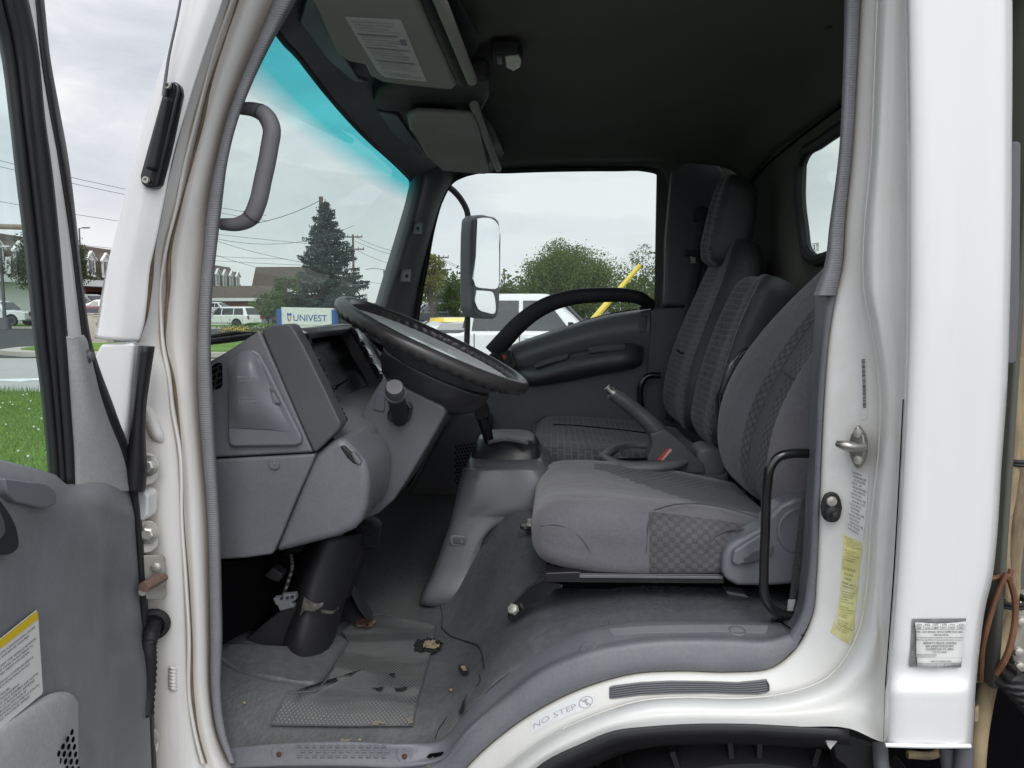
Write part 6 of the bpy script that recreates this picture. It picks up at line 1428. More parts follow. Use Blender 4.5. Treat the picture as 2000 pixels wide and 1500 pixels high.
gt = empty('gear_tower', tuple(at(960, 1000, 1.85))); gt.parent = truck; gt.matrix_parent_inverse = wm(truck).inverted()
T = []
for y, xl, xr, Yn, Yf in ((892, 917, 1052, 1.80, 2.02), (905, 911, 1062, 1.765, 2.06), (918, 906, 1070, 1.75, 2.08), (950, 898, 1085, 1.74, 2.1), (985, 892, 1095, 1.735, 2.12), (1020, 884, 1085, 1.73, 2.12), (1075, 872, 1075, 1.72, 2.1)):
    pl, pr_ = at(xl, y, Yn), at(xr, y, Yn); z = pl.z; r_ = .035; xl_, xr_ = pl.x, pr_.x
    L_ = [(xl_ + r_, Yn), ((xl_ + xr_) / 2, Yn - .006), (xr_ - r_, Yn), (xr_ - r_ * .2, Yn + r_ * .3), (xr_, Yn + r_ * 1.5), (xr_, (Yn + Yf) / 2), (xr_ - r_, Yf), ((xl_ + xr_) / 2, Yf), (xl_ + r_, Yf), (xl_, (Yn + Yf) / 2), (xl_, Yn + r_ * 1.5), (xl_ + r_ * .2, Yn + r_ * .3)]
    T.append([V((a, b_, z)) for a, b_ in L_])
loft('tower_cover', T, M['tower'], gt, 4, 4)
# the strip that runs from the tower down to the floor
fs_ = [[at(x, y, Y) for x, y, Y in r] for r in (
   [(907, 915, 1.775), (918, 915, 1.748), (985, 914, 1.741), (1055, 915, 1.748), (1070, 915, 1.775)],
   [(897, 950, 1.765), (908, 950, 1.735), (985, 950, 1.728), (1068, 950, 1.736), (1086, 950, 1.765)],
   [(890, 985, 1.748), (901, 985, 1.726), (970, 986, 1.719), (1062, 988, 1.724), (1094, 990, 1.748)],
   [(886, 1000, 1.744), (896, 1000, 1.724), (945, 1001, 1.717), (1010, 1002, 1.719), (1065, 1003, 1.735)],
   [(884, 1010, 1.74), (893, 1010, 1.722), (925, 1012, 1.716), (962, 1012, 1.716), (1000, 1009, 1.722)],
   [(868, 1060, 1.73), (878, 1060, 1.708), (905, 1062, 1.70), (930, 1060, 1.70), (950, 1040, 1.71)],
   [(846, 1120, 1.715), (856, 1120, 1.69), (884, 1122, 1.682), (908, 1120, 1.682), (928, 1110, 1.69)],
   [(822, 1172, 1.70), (832, 1172, 1.672), (860, 1175, 1.664), (888, 1172, 1.664), (906, 1158, 1.672)],
   [(821, 1178, 1.71), (831, 1180, 1.68), (858, 1183, 1.672), (884, 1182, 1.672), (905, 1168, 1.682)])]
patch('tower_skirt', fs_, M['tower'], gt, 5, 5, thick=.004)
prism('screw_recess', [(879, 1048), (886, 1045), (908, 1047), (912, 1054), (910, 1066), (902, 1069), (882, 1066), (878, 1058)], 1.694, 1.70, M['grey'], gt, .003)
prism('recess_floor', [(884, 1050), (906, 1051), (908, 1064), (885, 1062)], 1.692, 1.696, M['dash_dark'], gt, .002)
raw('recess_screw', [disc_stack(at(902, 1058, 1.6915), (0, -1, 0), [(0, .005), (.002, .004)], 12)], M['grey'], gt)
T = []
for y, xl, xr, Yn, Yf in ((908, 916, 1056, 1.78, 2.04), (895, 917, 1055, 1.785, 2.03), (872, 924, 1050, 1.80, 2.01), (861, 932, 1042, 1.815, 1.995), (857, 942, 1034, 1.83, 1.98)):
    pl, pr_ = at(xl, y, Yn), at(xr, y, Yn); z = pl.z; r_ = .04; xl_, xr_ = pl.x, pr_.x
    L_ = [(xl_ + r_, Yn), ((xl_ + xr_) / 2, Yn - .004), (xr_ - r_, Yn), (xr_ - r_ * .2, Yn + r_ * .3), (xr_, Yn + r_ * 1.5), (xr_, (Yn + Yf) / 2), (xr_ - r_, Yf), ((xl_ + xr_) / 2, Yf), (xl_ + r_, Yf), (xl_, (Yn + Yf) / 2), (xl_, Yn + r_ * 1.5), (xl_ + r_ * .2, Yn + r_ * .3)]
    T.append([V((a, b_, z)) for a, b_ in L_])
loft('gate_cover', T, surf('gate_plastic', (.022, .023, .025), .34, grain=.1), gt, 3, 4, sharp=40)
tube('gate_slot_highlight', [atz(955, 864, T[-1][0].z + .003), atz(985, 858, T[-1][0].z + .004), atz(1030, 865, T[-1][0].z + .001)], .0045, M['grey_smooth'], gt, 8, 4)  # light grey slot line, also painted as the highlight along the edge
# ------------------------------------------------------------------ outside: ground
M['asphalt'] = ground_mat('asphalt', (.045, .046, .048), (.075, .076, .078), .5, 25)
M['lot'] = ground_mat('parking_asphalt', (.10, .10, .10), (.15, .15, .148), .4, 20)
M['concrete'] = ground_mat('pale_concrete_road', (.36, .35, .33), (.46, .45, .43), .35, 12)
M['turf'] = ground_mat('turf', (.075, .16, .02), (.17, .29, .045), .6, 9, .95, .8)
M['kerb'] = ground_mat('kerb_concrete', (.42, .39, .33), (.52, .49, .42), 1.5, 20)
M['line'] = surf('road_paint', (.75, .75, .73), .7, var=.1)
M['yline'] = surf('yellow_road_paint', (.6, .42, .08), .7, var=.15)
def gpoly(name, pts, z, mat, h=.0, kind='structure'):
    pts = [V((p[0], p[1], z)) for p in pts]
    o = poly_prism(name, pts, (0, 0, -max(h, .003)), mat, None, 0); o['kind'] = kind; return o
gpoly('ground', [(-700, -300), (700, -300), (700, 900), (-700, 900)], 0, M['lot'], .2)
gpoly('lawn', [(-60, 3.6), (-3.0, 3.6), (-3.4, 12.6), (-4.5, 12.9), (-60, 12.9)], .03, M['turf'], .03)
gpoly('road', [(-120, 13.0), (3, 13.0), (3, 21.3), (-120, 21.3)], .012, M['concrete'])
gpoly('road', [(-160, 21.6), (2, 21.6), (2, 52), (-160, 52)], .012, M['asphalt'])
gpoly('road_edge', [(-160, 21.3), (2, 21.3), (2, 21.6), (-160, 21.6)], .016, M['kerb'])
gpoly('grass_verge', [(-160, 53), (-14, 53), (-14, 66), (-160, 66)], .14, M['turf'], .12)
gpoly('kerb', [(-160, 52.5), (-14, 52.5), (-14, 53), (-160, 53)], .13, M['kerb'], .13)
for x0 in (-60, -52, -44, -36): gpoly('road_marking', [(x0, 39.9), (x0 + 30, 39.9), (x0 + 30, 40.1), (x0, 40.1)] if x0 == -60 else [(x0 + 3, 30.0), (x0 + 6, 30.0), (x0 + 6, 30.15), (x0 + 3, 30.15)], .02, M['yline'] if x0 == -60 else M['line'])
c = at(62, 748, 15.2)
gpoly('road_marking', [(c.x - 1.2, 15.15), (c.x + .1, 14.75), (c.x + .1, 15.05), (c.x + 2.2, 15.05), (c.x + 2.2, 15.3), (c.x + .1, 15.3), (c.x + .1, 15.55)], .02, M['line'])
# island with a rounded kerbed end
L_ = at(42, 690, 25.5).x
isl = [(-6, 22.4), (-16, 22.4), (L_ + 2.2, 22.4), (L_ + .6, 23.4), (L_, 25.3), (L_ + .5, 27.6), (L_ + 2.5, 29.6), (-14, 29.9), (-6, 29.9)]
gpoly('kerb', isl, .15, M['kerb'], .15)
isg = [(-6, 22.9), (-16, 22.9), (L_ + 2.6, 22.9), (L_ + 1.2, 23.8), (L_ + .6, 25.3), (L_ + 1.0, 27.3), (L_ + 2.7, 29.1), (-14, 29.4), (-6, 29.4)]
gpoly('grass_island', isg, .19, M['turf'], .04)
# blades on the near lawn
nb_ = 30000
bx = RNG.uniform(-10.5, -3.6, nb_); by = 6.2 + (12.9 - 6.2) * RNG.random(nb_); hh = RNG.uniform(.03, .085, nb_) * (1 + .9 * (by > 12.6)); an = RNG.uniform(0, 2 * math.pi, nb_); lean = RNG.normal(0, .03, (nb_, 2)); wd = RNG.uniform(.004, .009, nb_)
vv = np.empty((nb_, 3, 3)); vv[:, 0] = np.stack([bx - wd * np.cos(an), by - wd * np.sin(an), np.full(nb_, .028)], 1); vv[:, 1] = np.stack([bx + wd * np.cos(an), by + wd * np.sin(an), np.full(nb_, .028)], 1); vv[:, 2] = np.stack([bx + lean[:, 0], by + lean[:, 1], .028 + hh], 1)
go = link('grass', mesh('grass', vv.reshape(-1, 3), [(3*i, 3*i+1, 3*i+2) for i in range(nb_)], False), leafy('grass_blades', (.09, .17, .02), (.25, .36, .075), .4)); go['kind'] = 'stuff'
nf = 130; fx = RNG.uniform(-10, -3.8, nf); fy = 6.4 + 5.5 * RNG.random(nf) ** .8
parts = [disc_stack((x, y, .085 + .03 * random.random()), (0, 0, 1), [(-.010, .007), (0, .012), (.008, .007)], 6) for x, y in zip(fx, fy)]
fo_ = raw('clover_flowers', parts, surf('clover_white', (.75, .75, .68), .8), None); fo_['kind'] = 'stuff'

# ------------------------------------------------------------------ vegetation
M['bark'] = surf('bark', (.10, .08, .06), .95, var=.3, var_scale=8)
def quads(P, size, up=.35):
    """leaf-sized faces at points P"""
    n = len(P); a = RNG.normal(0, 1, (n, 3)); a /= np.linalg.norm(a, axis=1)[:, None]; b_ = RNG.normal(0, 1, (n, 3)); b_ -= a * (a * b_).sum(1)[:, None]; b_ /= np.linalg.norm(b_, axis=1)[:, None]
    s = (size * RNG.uniform(.6, 1.3, n))[:, None]
    v = np.stack([P - a * s, P + b_ * s * .55, P + a * s, P - b_ * s * .55], axis=1).reshape(-1, 3)
    return v, [(4*i, 4*i+1, 4*i+2, 4*i+3) for i in range(n)]
def broadleaf(name, label, base, h, w, trunk_h, mat, n=5200, leaf=.13, clumps=70, group=None, cat='tree', shape=1.0, sparse=0, d=None, seed=1):
    rg = np.random.default_rng(seed); d = d or w
    root = empty(name, base, 0, label, cat, group)
    b0 = V(base); cz = trunk_h + (h - trunk_h) / 2; rz = (h - trunk_h) / 2
    parts = [tube_arrays([b0, b0 + V((.05 * w, 0, trunk_h * .6)), b0 + V((0, 0, trunk_h + rz * .9))], [h * .028, h * .022, h * .008], 8, 4)]
    for k in range(9):
        a = k * 2.4; r = w * .36
        parts.append(tube_arrays([b0 + V((0, 0, trunk_h * (.75 + .06 * k))), b0 + V((r * .5 * math.cos(a), r * .5 * math.sin(a), trunk_h + rz * (.3 + .07 * k))), b0 + V((r * math.cos(a), r * math.sin(a), cz + rz * (-.2 + .1 * k)))], [h * .012, h * .008, h * .003], 6, 4))
    raw('trunk', parts, M['bark'], root)
    C = []
    while len(C) < clumps:
        q = rg.uniform(-1, 1, 3); r = np.linalg.norm(q)
        if r > 1 or r < .35: continue
        taper = 1 - max(0, q[2]) * (1 - shape) * .8
        C.append(np.array([q[0] * w / 2 * taper * .9, q[1] * d / 2 * taper * .9, cz + q[2] * rz * .9]) + rg.normal(0, .04 * w, 3))
    C = np.array(C); per = max(n // clumps, 1); cs = w * .125 * rg.uniform(.6, 1.25, clumps)
    def ball(m):
        q = rg.normal(0, 1, (m, 3)); q /= np.linalg.norm(q, axis=1)[:, None]
        return q * (rg.random((m, 1)) ** .38) * np.where(rg.random((m, 1)) < .06, 1.35, 1.0)
    P = np.concatenate([c + ball(per) * s * 1.55 * np.array([1, 1, .72]) for c, s in zip(C, cs)])
    v, f = quads(P, leaf)
    link('crown', mesh('crown', v + np.array(base), f, False), mat, root)
    return root
def gl(px, Y, z=0): p = at(px, 600, Y); return (p.x, Y, z)
lf_maple = leafy('maple_leaves', (.045, .095, .018), (.150, .225, .05)); lf_yel = leafy('yellowing_leaves', (.08, .11, .015), (.30, .27, .05)); lf_dark = leafy('dark_leaves', (.022, .045, .016), (.06, .095, .032)); lf_mid = leafy('mid_leaves', (.04, .08, .024), (.115, .165, .05)); lf_pale = leafy('pale_leaves', (.065, .105, .036), (.17, .22, .085))
broadleaf('maple_tree', 'broad round maple beyond the white pickup', gl(1114, 50), 5.3, 6.2, .9, lf_maple, 42000, .07, 110, seed=3)
broadleaf('yellowing_tree', 'small yellowing street tree left of the mirror', gl(840, 44), 4.6, 1.9, 1.9, lf_yel, 6500, .06, 34, seed=4)
broadleaf('airy_tree', 'thin airy tree behind the yellow pole', gl(1268, 40), 4.6, 2.9, .6, lf_pale, 3400, .055, 46, sparse=1, seed=5)
broadleaf('round_shrub_tree', 'mid green tree between yellowing tree and mirror arm', gl(885, 58), 4.4, 2.9, .6, lf_mid, 7000, .075, 40, seed=6)
broadleaf('round_shrub_tree', 'low green tree just right of the mirror housing', gl(1000, 62), 3.4, 3.6, .4, lf_mid, 6000, .075, 36, seed=7)
broadleaf('round_shrub_tree', 'dark leafy tree at the foot of the maple', gl(1062, 44), 2.5, 2.3, .2, lf_dark, 1800, .11, 34, seed=8)
broadleaf('parkway_tree', 'dark tree in front of the brown shop building', gl(98, 52), 6.6, 5.2, 2.6, lf_dark, 15000, .085, 70, seed=9)
broadleaf('ornamental_tree', 'light green small tree left of the big spruce', gl(520, 62), 3.1, 3.0, .5, lf_pale, 2200, .11, 40, seed=10)
broadleaf('ornamental_tree', 'dark young tree beside the low brick wing', gl(572, 66), 4.4, 3.0, .6, lf_mid, 2000, .12, 40, seed=12)
# tree line far behind
P = []
for k in range(120):
    px = 800 + 500 * RNG.random(); Y = 95 + 15 * RNG.random(); c = np.array(gl(px, Y)); r = 2.0 + 1.4 * RNG.random()
    P.append(c + np.array([0, 0, 1.6 + 2.2 * RNG.random()]) + RNG.normal(0, 1, (70, 3)) * r * np.array([.6, .6, .45]))
v, f = quads(np.concatenate(P), .32); w_ = link('far_trees', mesh('far_trees', v, f, False), lf_mid); w_['kind'] = 'stuff'
# spruce
sp = empty('spruce_tree', gl(640, 38), 0, 'tall blue green spruce in front of the utility pole', 'tree')
b0 = V(gl(640, 38)); Hs = 6.8
raw('trunk', [tube_arrays([b0, b0 + V((0, 0, Hs))], [.14, .02], 8, 0)], M['bark'], sp)
bp_, P = [], []
z = .5
while z < Hs - .1:
    t = (z - .5) / (Hs - .5); Rr = 2.75 * (1 - t) ** .9 + .12; nbr = int(8 + 9 * (1 - t))
    for k in range(nbr):
        a = RNG.uniform(0, 2 * math.pi); L_b = Rr * RNG.uniform(.5, 1.12); tip = b0 + V((L_b * math.cos(a), L_b * math.sin(a), z - .12 * L_b + .10 * RNG.random() + .06 * L_b)); st_ = b0 + V((0, 0, z)); mid = st_.lerp(tip, .55) - V((0, 0, .07 * L_b))
        bp_.append(tube_arrays([st_, mid, tip], [.018, .012, .004], 4, 2, False))
        m = int(84 * L_b) + 18; u = RNG.random(m) ** .6
        q = np.array([tuple(st_.lerp(mid, x * 2) if x < .5 else mid.lerp(tip, x * 2 - 1)) for x in u]); wdt = (.07 + .24 * (1 - u) * min(1, L_b))[:, None]
        perp = np.array([-math.sin(a), math.cos(a), 0]); P.append(q + perp * RNG.normal(0, 1, (m, 1)) * wdt + np.array([0, 0, -1]) * np.abs(RNG.normal(0, .09, (m, 1))))
    z += .16 + .10 * (1 - t)
raw('limbs', bp_, M['bark'], sp)
v, f = quads(np.concatenate(P), .066); link('crown', mesh('crown', v, f, False), leafy('spruce_needles', (.024, .048, .038), (.085, .125, .108), .2), sp)
# flower bed by the sign
P = []
for k in range(46):
    c = np.array(gl(435 + 125 * RNG.random(), 33 + 5 * RNG.random())); P.append(c + np.array([0, 0, .35]) + RNG.normal(0, 1, (60, 3)) * np.array([.30, .25, .17]))
v, f = quads(np.concatenate(P), .05); link('flower_bed', mesh('flower_bed', v, f, False), leafy('bed_leaves', (.04, .07, .02), (.12, .15, .045)))['kind'] = 'stuff'
P = np.concatenate([np.array(gl(440 + 38 * RNG.random(), 33 + 2 * RNG.random())) + np.array([0, 0, .52]) + RNG.normal(0, 1, (14, 3)) * np.array([.14, .14, .06]) for k in range(16)] + [np.array(gl(480 + 60 * RNG.random(), 33)) + np.array([0, 0, .5]) + RNG.normal(0, .1, (4, 3)) for k in range(8)])
v, f = quads(P, .035); link('yellow_flowers', mesh('yellow_flowers', v, f, False), surf('yellow_petals', (.75, .52, .05), .8))['kind'] = 'stuff'

# ------------------------------------------------------------------ cars
GLS = surf('car_glass', (.02, .023, .027), .04, spec=.8, var=.1, rough_var=.03); TY = M['black']; CH = surf('bright_trim', (.55, .56, .57), .25, .8); LAMP = surf('car_lamp', (.75, .76, .76), .15); TAIL = surf('tail_lamp', (.35, .02, .02), .25)
def paintc(n, c): return surf(n, c, .22, coat=.7, var=.03, rough_var=.05)
WHITE, REDC, GREYC, DARKC = paintc('white_car_paint', (.78, .78, .77)), paintc('dark_red_car_paint', (.16, .03, .035)), paintc('grey_car_paint', (.22, .21, .20)), paintc('charcoal_car_paint', (.06, .07, .075))
CARS = {
 # length, width, lower body outline (x,z), cabin base x0,x1, roof x0,x1, belt z, roof z, wheel x, wheel r
 'suv': dict(L=4.75, W=1.9, out=[(-2.35, .42), (-2.37, .75), (-2.30, 1.02), (-2.1, 1.06), (.85, 1.04), (1.9, .98), (2.26, .86), (2.36, .66), (2.34, .34), (1.9, .26), (-1.9, .28)], cab=(-2.25, 1.05), roof=(-1.95, .15), belt=1.03, top=1.68, wx=(-1.42, 1.42), wr=.36, win=[(-2.0, -1.15), (-1.07, -.12), (-.04, .78)]),
 'pickup': dict(L=5.8, W=2.0, out=[(-2.9, .55), (-2.9, 1.12), (-1.05, 1.13), (-.95, 1.16), (1.35, 1.16), (2.55, 1.12), (2.82, 1.0), (2.9, .7), (2.88, .45), (2.4, .38), (-2.5, .40)], cab=(-.98, 1.48), roof=(-.80, .75), belt=1.15, top=1.88, wx=(-1.85, 1.85), wr=.41, win=[(-.82, .08), (.16, 1.10)]),
 'sedan': dict(L=4.6, W=1.82, out=[(-2.25, .40), (-2.3, .72), (-2.2, .92), (-1.5, .97), (.9, .95), (2.0, .82), (2.26, .62), (2.28, .34), (1.9, .24), (-1.9, .25)], cab=(-1.65, 1.0), roof=(-.85, .15), belt=.94, top=1.42, wx=(-1.38, 1.40), wr=.33, win=[(-1.1, -.25), (-.17, .62)]),
 'coupe': dict(L=4.3, W=1.84, out=[(-2.1, .36), (-2.14, .70), (-2.0, .88), (-1.3, .92), (.9, .86), (1.9, .74), (2.12, .55), (2.1, .28), (1.8, .20), (-1.8, .22)], cab=(-1.55, .95), roof=(-.95, .30), belt=.88, top=1.25, wx=(-1.3, 1.32), wr=.33, win=[(-.95, .55)]),
 'van': dict(L=5.0, W=1.98, out=[(-2.5, .40), (-2.52, .9), (-2.45, 1.05), (-2.3, 1.08), (1.3, 1.05), (2.1, .92), (2.42, .75), (2.48, .38), (2.0, .28), (-2.0, .3)], cab=(-2.42, 1.5), roof=(-2.15, .35), belt=1.05, top=1.78, wx=(-1.5, 1.55), wr=.34, win=[(-2.2, -1.25), (-1.17, -.2), (-.12, .95)])}
def make_car(name, kind, label, loc, rz, mat, roofmat=None, group=None, cat='car'):
    K = CARS[kind]; W = K['W']; root = empty(name, (0, 0, 0), 0, label, cat, group)
    pts = [(x, -W / 2, z) for x, z in K['out']]
    poly_prism('body', pts, (0, W, 0), mat, root, .07, 3)
    b0, b1 = K['cab']; r0, r1 = K['roof']; zb, zt = K['belt'] - .02, K['top']; wi = W / 2 - .06; wt = W / 2 - .24
    def ringz(x0, x1, w, z, r=.12): return [V((x0, -w + r, z)), V((x0 + r, -w, z)), V(((x0 + x1) / 2, -w - .01, z)), V((x1 - r * 1.4, -w, z)), V((x1, -w + r * 1.4, z)), V((x1 + .04, 0, z)), V((x1, w - r * 1.4, z)), V((x1 - r * 1.4, w, z)), V(((x0 + x1) / 2, w + .01, z)), V((x0 + r, w, z)), V((x0, w - r, z)), V((x0 - .02, 0, z))]
    loft('cabin', [ringz(b0, b1, wi, zb), ringz(b0 * .55 + r0 * .45, b1 * .55 + r1 * .45, wi * .55 + wt * .45, zb * .55 + zt * .45), ringz(r0, r1, wt, zt - .06), ringz(r0 + .12, r1 - .15, wt - .12, zt)], mat, root, 1, 1, True, 40)
    if roofmat: loft('roof_panel', [ringz(r0 - .03, r1 + .05, wt + .012, zt - .09), ringz(r0 + .0, r1 - .02, wt - .02, zt + .005), ringz(r0 + .16, r1 - .2, wt - .16, zt + .022)], roofmat, root, 1, 2, True, 40)
    def side(x, z, s, o=.022):
        t = (z - zb) / (zt - zb); return V((x, s * (wi * (1 - t) + wt * t + o), z))
    z0, z1 = zb + .05, zt - .13
    for s in (-1, 1):
        for i, (a, b_) in enumerate(K['win']):
            # slanted front and rear edges follow the pillars
            fx = lambda x, z: x + ((z - zb) / (zt - zb)) * ((r1 - b1) * .80 if (i == len(K['win']) - 1 and x == b_) else ((r0 - b0) * .6 if (i == 0 and x == a) else 0))
            q = [side(fx(a, z0), z0, s), side(fx(b_, z0), z0, s), side(fx(b_, z1), z1, s), side(fx(a, z1), z1, s)]
            poly_prism('side_window', q, (0, -s * .07, 0), GLS, root, .004, 1)
        box('door_handle', (K['win'][-1][0] + .14, s * (W / 2 + .008), K['belt'] - .10), (.2, .03, .03), mat, root, .008)
        vs = [tube_arrays([(b1 - .42, s * (wi + .0), zb + .05), (b1 - .45, s * (W / 2 + .16), zb + .12)], .02, 6, 0), box_arrays((b1 - .42, s * (W / 2 + .14), zb + .14), (.10, .18, .15))]
        raw('wing_mirror', vs, mat if kind != 'pickup' else TY, root, bw=.02)
    raw('door_seams', [box_arrays((x, s * (W / 2 + .001), (K['belt'] + .42) / 2), (.014, .012, K['belt'] - .46)) for s in (-1, 1) for x in (K['win'][-1][0] - .06, K['win'][-1][1] + .12, K['win'][0][0] + .06)] + [box_arrays((.1, s * (W / 2 + .002), .44), (2.3, .012, .05)) for s in (-1, 1)], M['void'], root)
    def ends(xb, xt, o, wb, wtt): return [V((xb + (xt - xb) * .12 + o, -wb, zb + (zt - zb) * .12)), V((xb + (xt - xb) * .12 + o, wb, zb + (zt - zb) * .12)), V((xb + (xt - xb) * .84 + o, wtt, zb + (zt - zb) * .84)), V((xb + (xt - xb) * .84 + o, -wtt, zb + (zt - zb) * .84))]
    poly_prism('windscreen', ends(b1, r1, .075, wi - .14, wt - .08), (-.07, 0, 0), GLS, root, .004, 1)
    poly_prism('rear_window', ends(b0, r0, -.055, wi - .16, wt - .1), (.07, 0, 0), GLS, root, .004, 1)
    for x in K['wx']:
        for s in (-1, 1):
            wr = K['wr']; y = s * (W / 2 - .10)
            w_ = raw('wheel', [disc_stack((x, y - s * .11, wr), (0, s, 0), [(0, wr * .6), (0, wr * .93), (.03, wr), (.19, wr), (.225, wr * .92), (.225, wr * .66)], 22)], TY, root, 40)
            raw('rim', [disc_stack((x, y, wr), (0, s, 0), [(.09, .05), (.105, .06), (.10, wr * .35), (.114, wr * .62), (.118, wr * .67), (.09, wr * .67)], 16)], CH, w_, 30)
            raw('wheel_arch', [tube_arrays([(x + (wr + .05) * math.cos(a), s * (W / 2 + .004), wr + (wr + .05) * math.sin(a)) for a in np.linspace(-.15, math.pi + .15, 14)], .035, 6, 0)], TY if kind in ('suv', 'pickup') else mat, root)
            raw('arch_gap', [disc_stack((x, s * (W / 2 - .02), wr), (0, s, 0), [(0, wr + .05), (.024, wr + .05)], 22)], M['void'], root)
    xf = max(p[0] for p in K['out']); xr_ = min(p[0] for p in K['out']); zl = K['belt'] - .24
    for s in (-1, 1):
        box('headlight', (xf - .10, s * (W / 2 - .20), zl), (.16, .36, .15), LAMP, root, .03)
        box('tail_light', (xr_ + .05, s * (W / 2 - .13), K['belt'] - .18), (.12, .2, .28), TAIL, root, .03)
    g_ = box('grille', (xf - .02, 0, zl - .03), (.06, W * .50, .26 if kind != 'pickup' else .38), TY, root, .02)
    raw('grille_bar', [box_arrays((xf + .015, 0, zl - .03 + dz), (.02, W * .5, .03)) for dz in (-.1, 0, .1)], CH, g_)
    box('bumper', (xf - .06, 0, .47), (.2, W - .1, .16), CH if kind == 'pickup' else TY, root, .04); box('bumper', (xr_ + .06, 0, .52), (.2, W - .1, .16), CH if kind == 'pickup' else mat, root, .04)
    box('number_plate', (xr_ - .045, 0, .6), (.01, .32, .16), M['paper'], root, 0)
    if kind == 'pickup': box('load_bed', (-1.95, 0, 1.125), (1.75, W - .22, .03), TY, root, .01)
    root.location = loc; root.rotation_euler = (0, 0, rz); return root
G_ = 'cars in the lot across the road'
make_car('pickup_truck', 'pickup', 'white crew cab pickup parked alongside beyond the passenger window', (at(985, 600, 15.5).x + .25, 15.5, -.12), 0, WHITE, cat='pickup')
make_car('yellow_roof_car', 'coupe', 'low pale car with a yellow roof behind the pickup bed', (at(890, 600, 19.6).x + .35, 19.6, -.02), R(8), paintc('silver_car_paint', (.45, .46, .47)), paintc('yellow_roof_paint', (.72, .52, .02)))
make_car('pickup_truck', 'pickup', 'small dark pickup far off under the yellowing tree', (*gl(850, 62)[:2], 0), R(195), DARKC, cat='pickup')
make_car('parked_car', 'sedan', 'grey sedan far off beside the dark pickup', (*gl(905, 66)[:2], 0), R(10), GREYC)
make_car('pickup_truck', 'pickup', 'white crew cab pickup under the banner post', (at(62, 600, 55.5).x - 2.85, 55.5, .12), R(2), WHITE, cat='pickup', group=G_)
make_car('pickup_truck', 'pickup', 'dark pickup showing a big chrome grille beside the white pickup', (at(84, 600, 51).x, 53.5, .0), R(-78), DARKC, cat='pickup', group=G_)
make_car('parked_suv', 'suv', 'dark red utility wagon behind the beige cabinets', (at(185, 600, 43).x - .3, 43, -.1), R(186), REDC, group=G_)
make_car('parked_van', 'van', 'grey minivan in front of the brick pillar', (at(162, 600, 57).x, 58, .72), R(-20), GREYC, group=G_)
make_car('parked_car', 'sedan', 'white sedan to the right of the grey minivan', (at(208, 600, 53).x, 52, .62), R(200), WHITE, group=G_)
make_car('parked_suv', 'suv', 'white utility wagon by the flower bed', (at(444, 600, 58).x, 58, -.12), R(168), WHITE, group=G_)
make_car('parked_suv', 'suv', 'smaller looking white utility wagon parked farther back by the building', (at(428, 600, 92).x, 92, .45), R(-8), WHITE, group=G_)

# ------------------------------------------------------------------ buildings
M['shingle'] = surf('brown_shingle', (.105, .082, .066), .95, var=.2, var_scale=3, fine=.2); M['brick'] = surf('brick', (.22, .09, .06), .9, var=.2, var_scale=4); M['trimw'] = surf('white_trim', (.72, .72, .70), .6, var=.05); M['winp'] = surf('window_pane', (.10, .11, .125), .1, var=.2)
def facade(t, z, o=0):   # t metres along the shop front from its near end, o outwards
    a, b_ = V((-36.5, 45, 0)), V((-40.2, 97, 0)); d = (b_ - a).normalized(); n = V((d.y, -d.x, 0))
    p = (a + d * t + n * o) * 1.2; return V((p.x, p.y, 1.5 + (z - 1.5) * 1.2))
FL = (V((-40.2, 97, 0)) - V((-36.5, 45, 0))).length
bA = empty('shop_building', tuple(facade(FL / 2, .25, -6)), 0, 'long brown mansard roofed shop building with white dormers', 'building')
def fbox(name, t0, t1, z0, z1, o0, o1, mat, par, bw=0):
    vs = [facade(t, z, o) for t in (t0, t1) for o in (o0, o1) for z in (z0, z1)]
    o = link(name, mesh(name, vs, [(0, 1, 3, 2), (4, 6, 7, 5), (0, 4, 5, 1), (2, 3, 7, 6), (0, 2, 6, 4), (1, 5, 7, 3)], False), mat, par); return o
fbox('wall', 0, FL, .25, 3.4, -12, -1.8, M['brick'], bA); fbox('wall', 0, 15, .25, 3.3, -1.7, -.6, M['trimw'], bA)
fbox('shopfront', 15.2, FL - .5, .2, 2.8, -1.78, -1.70, M['void'], bA)
poly_prism('mansard_roof', [facade(-.5, 3.75, .3), facade(-.5, 6.6, -1.3), facade(-.5, 6.6, -11), facade(-.5, 3.75, -12.5)], facade(FL + .5, 0) - facade(-.5, 0) - V((0, 0, 0)), M['shingle'], bA, 0)
poly_prism('hip_end', [facade(FL + .5, 3.75, .3), facade(FL + .5, 6.6, -1.3), facade(FL + .5, 6.6, -11), facade(FL + .5, 3.75, -12.5)], facade(FL + 3.2, -1.4) - facade(FL + .5, 0), M['shingle'], bA, 0)
fbox('fascia', -.6, FL + .6, 3.2, 3.72, -1.6, .35, M['trimw'], bA)
for k in range(9): fbox('brick_pillar', 4 + k * 5.6, 4.7 + k * 5.6, .25, 3.2, -.9, -.3, M['brick'], bA)
tt = 17.9
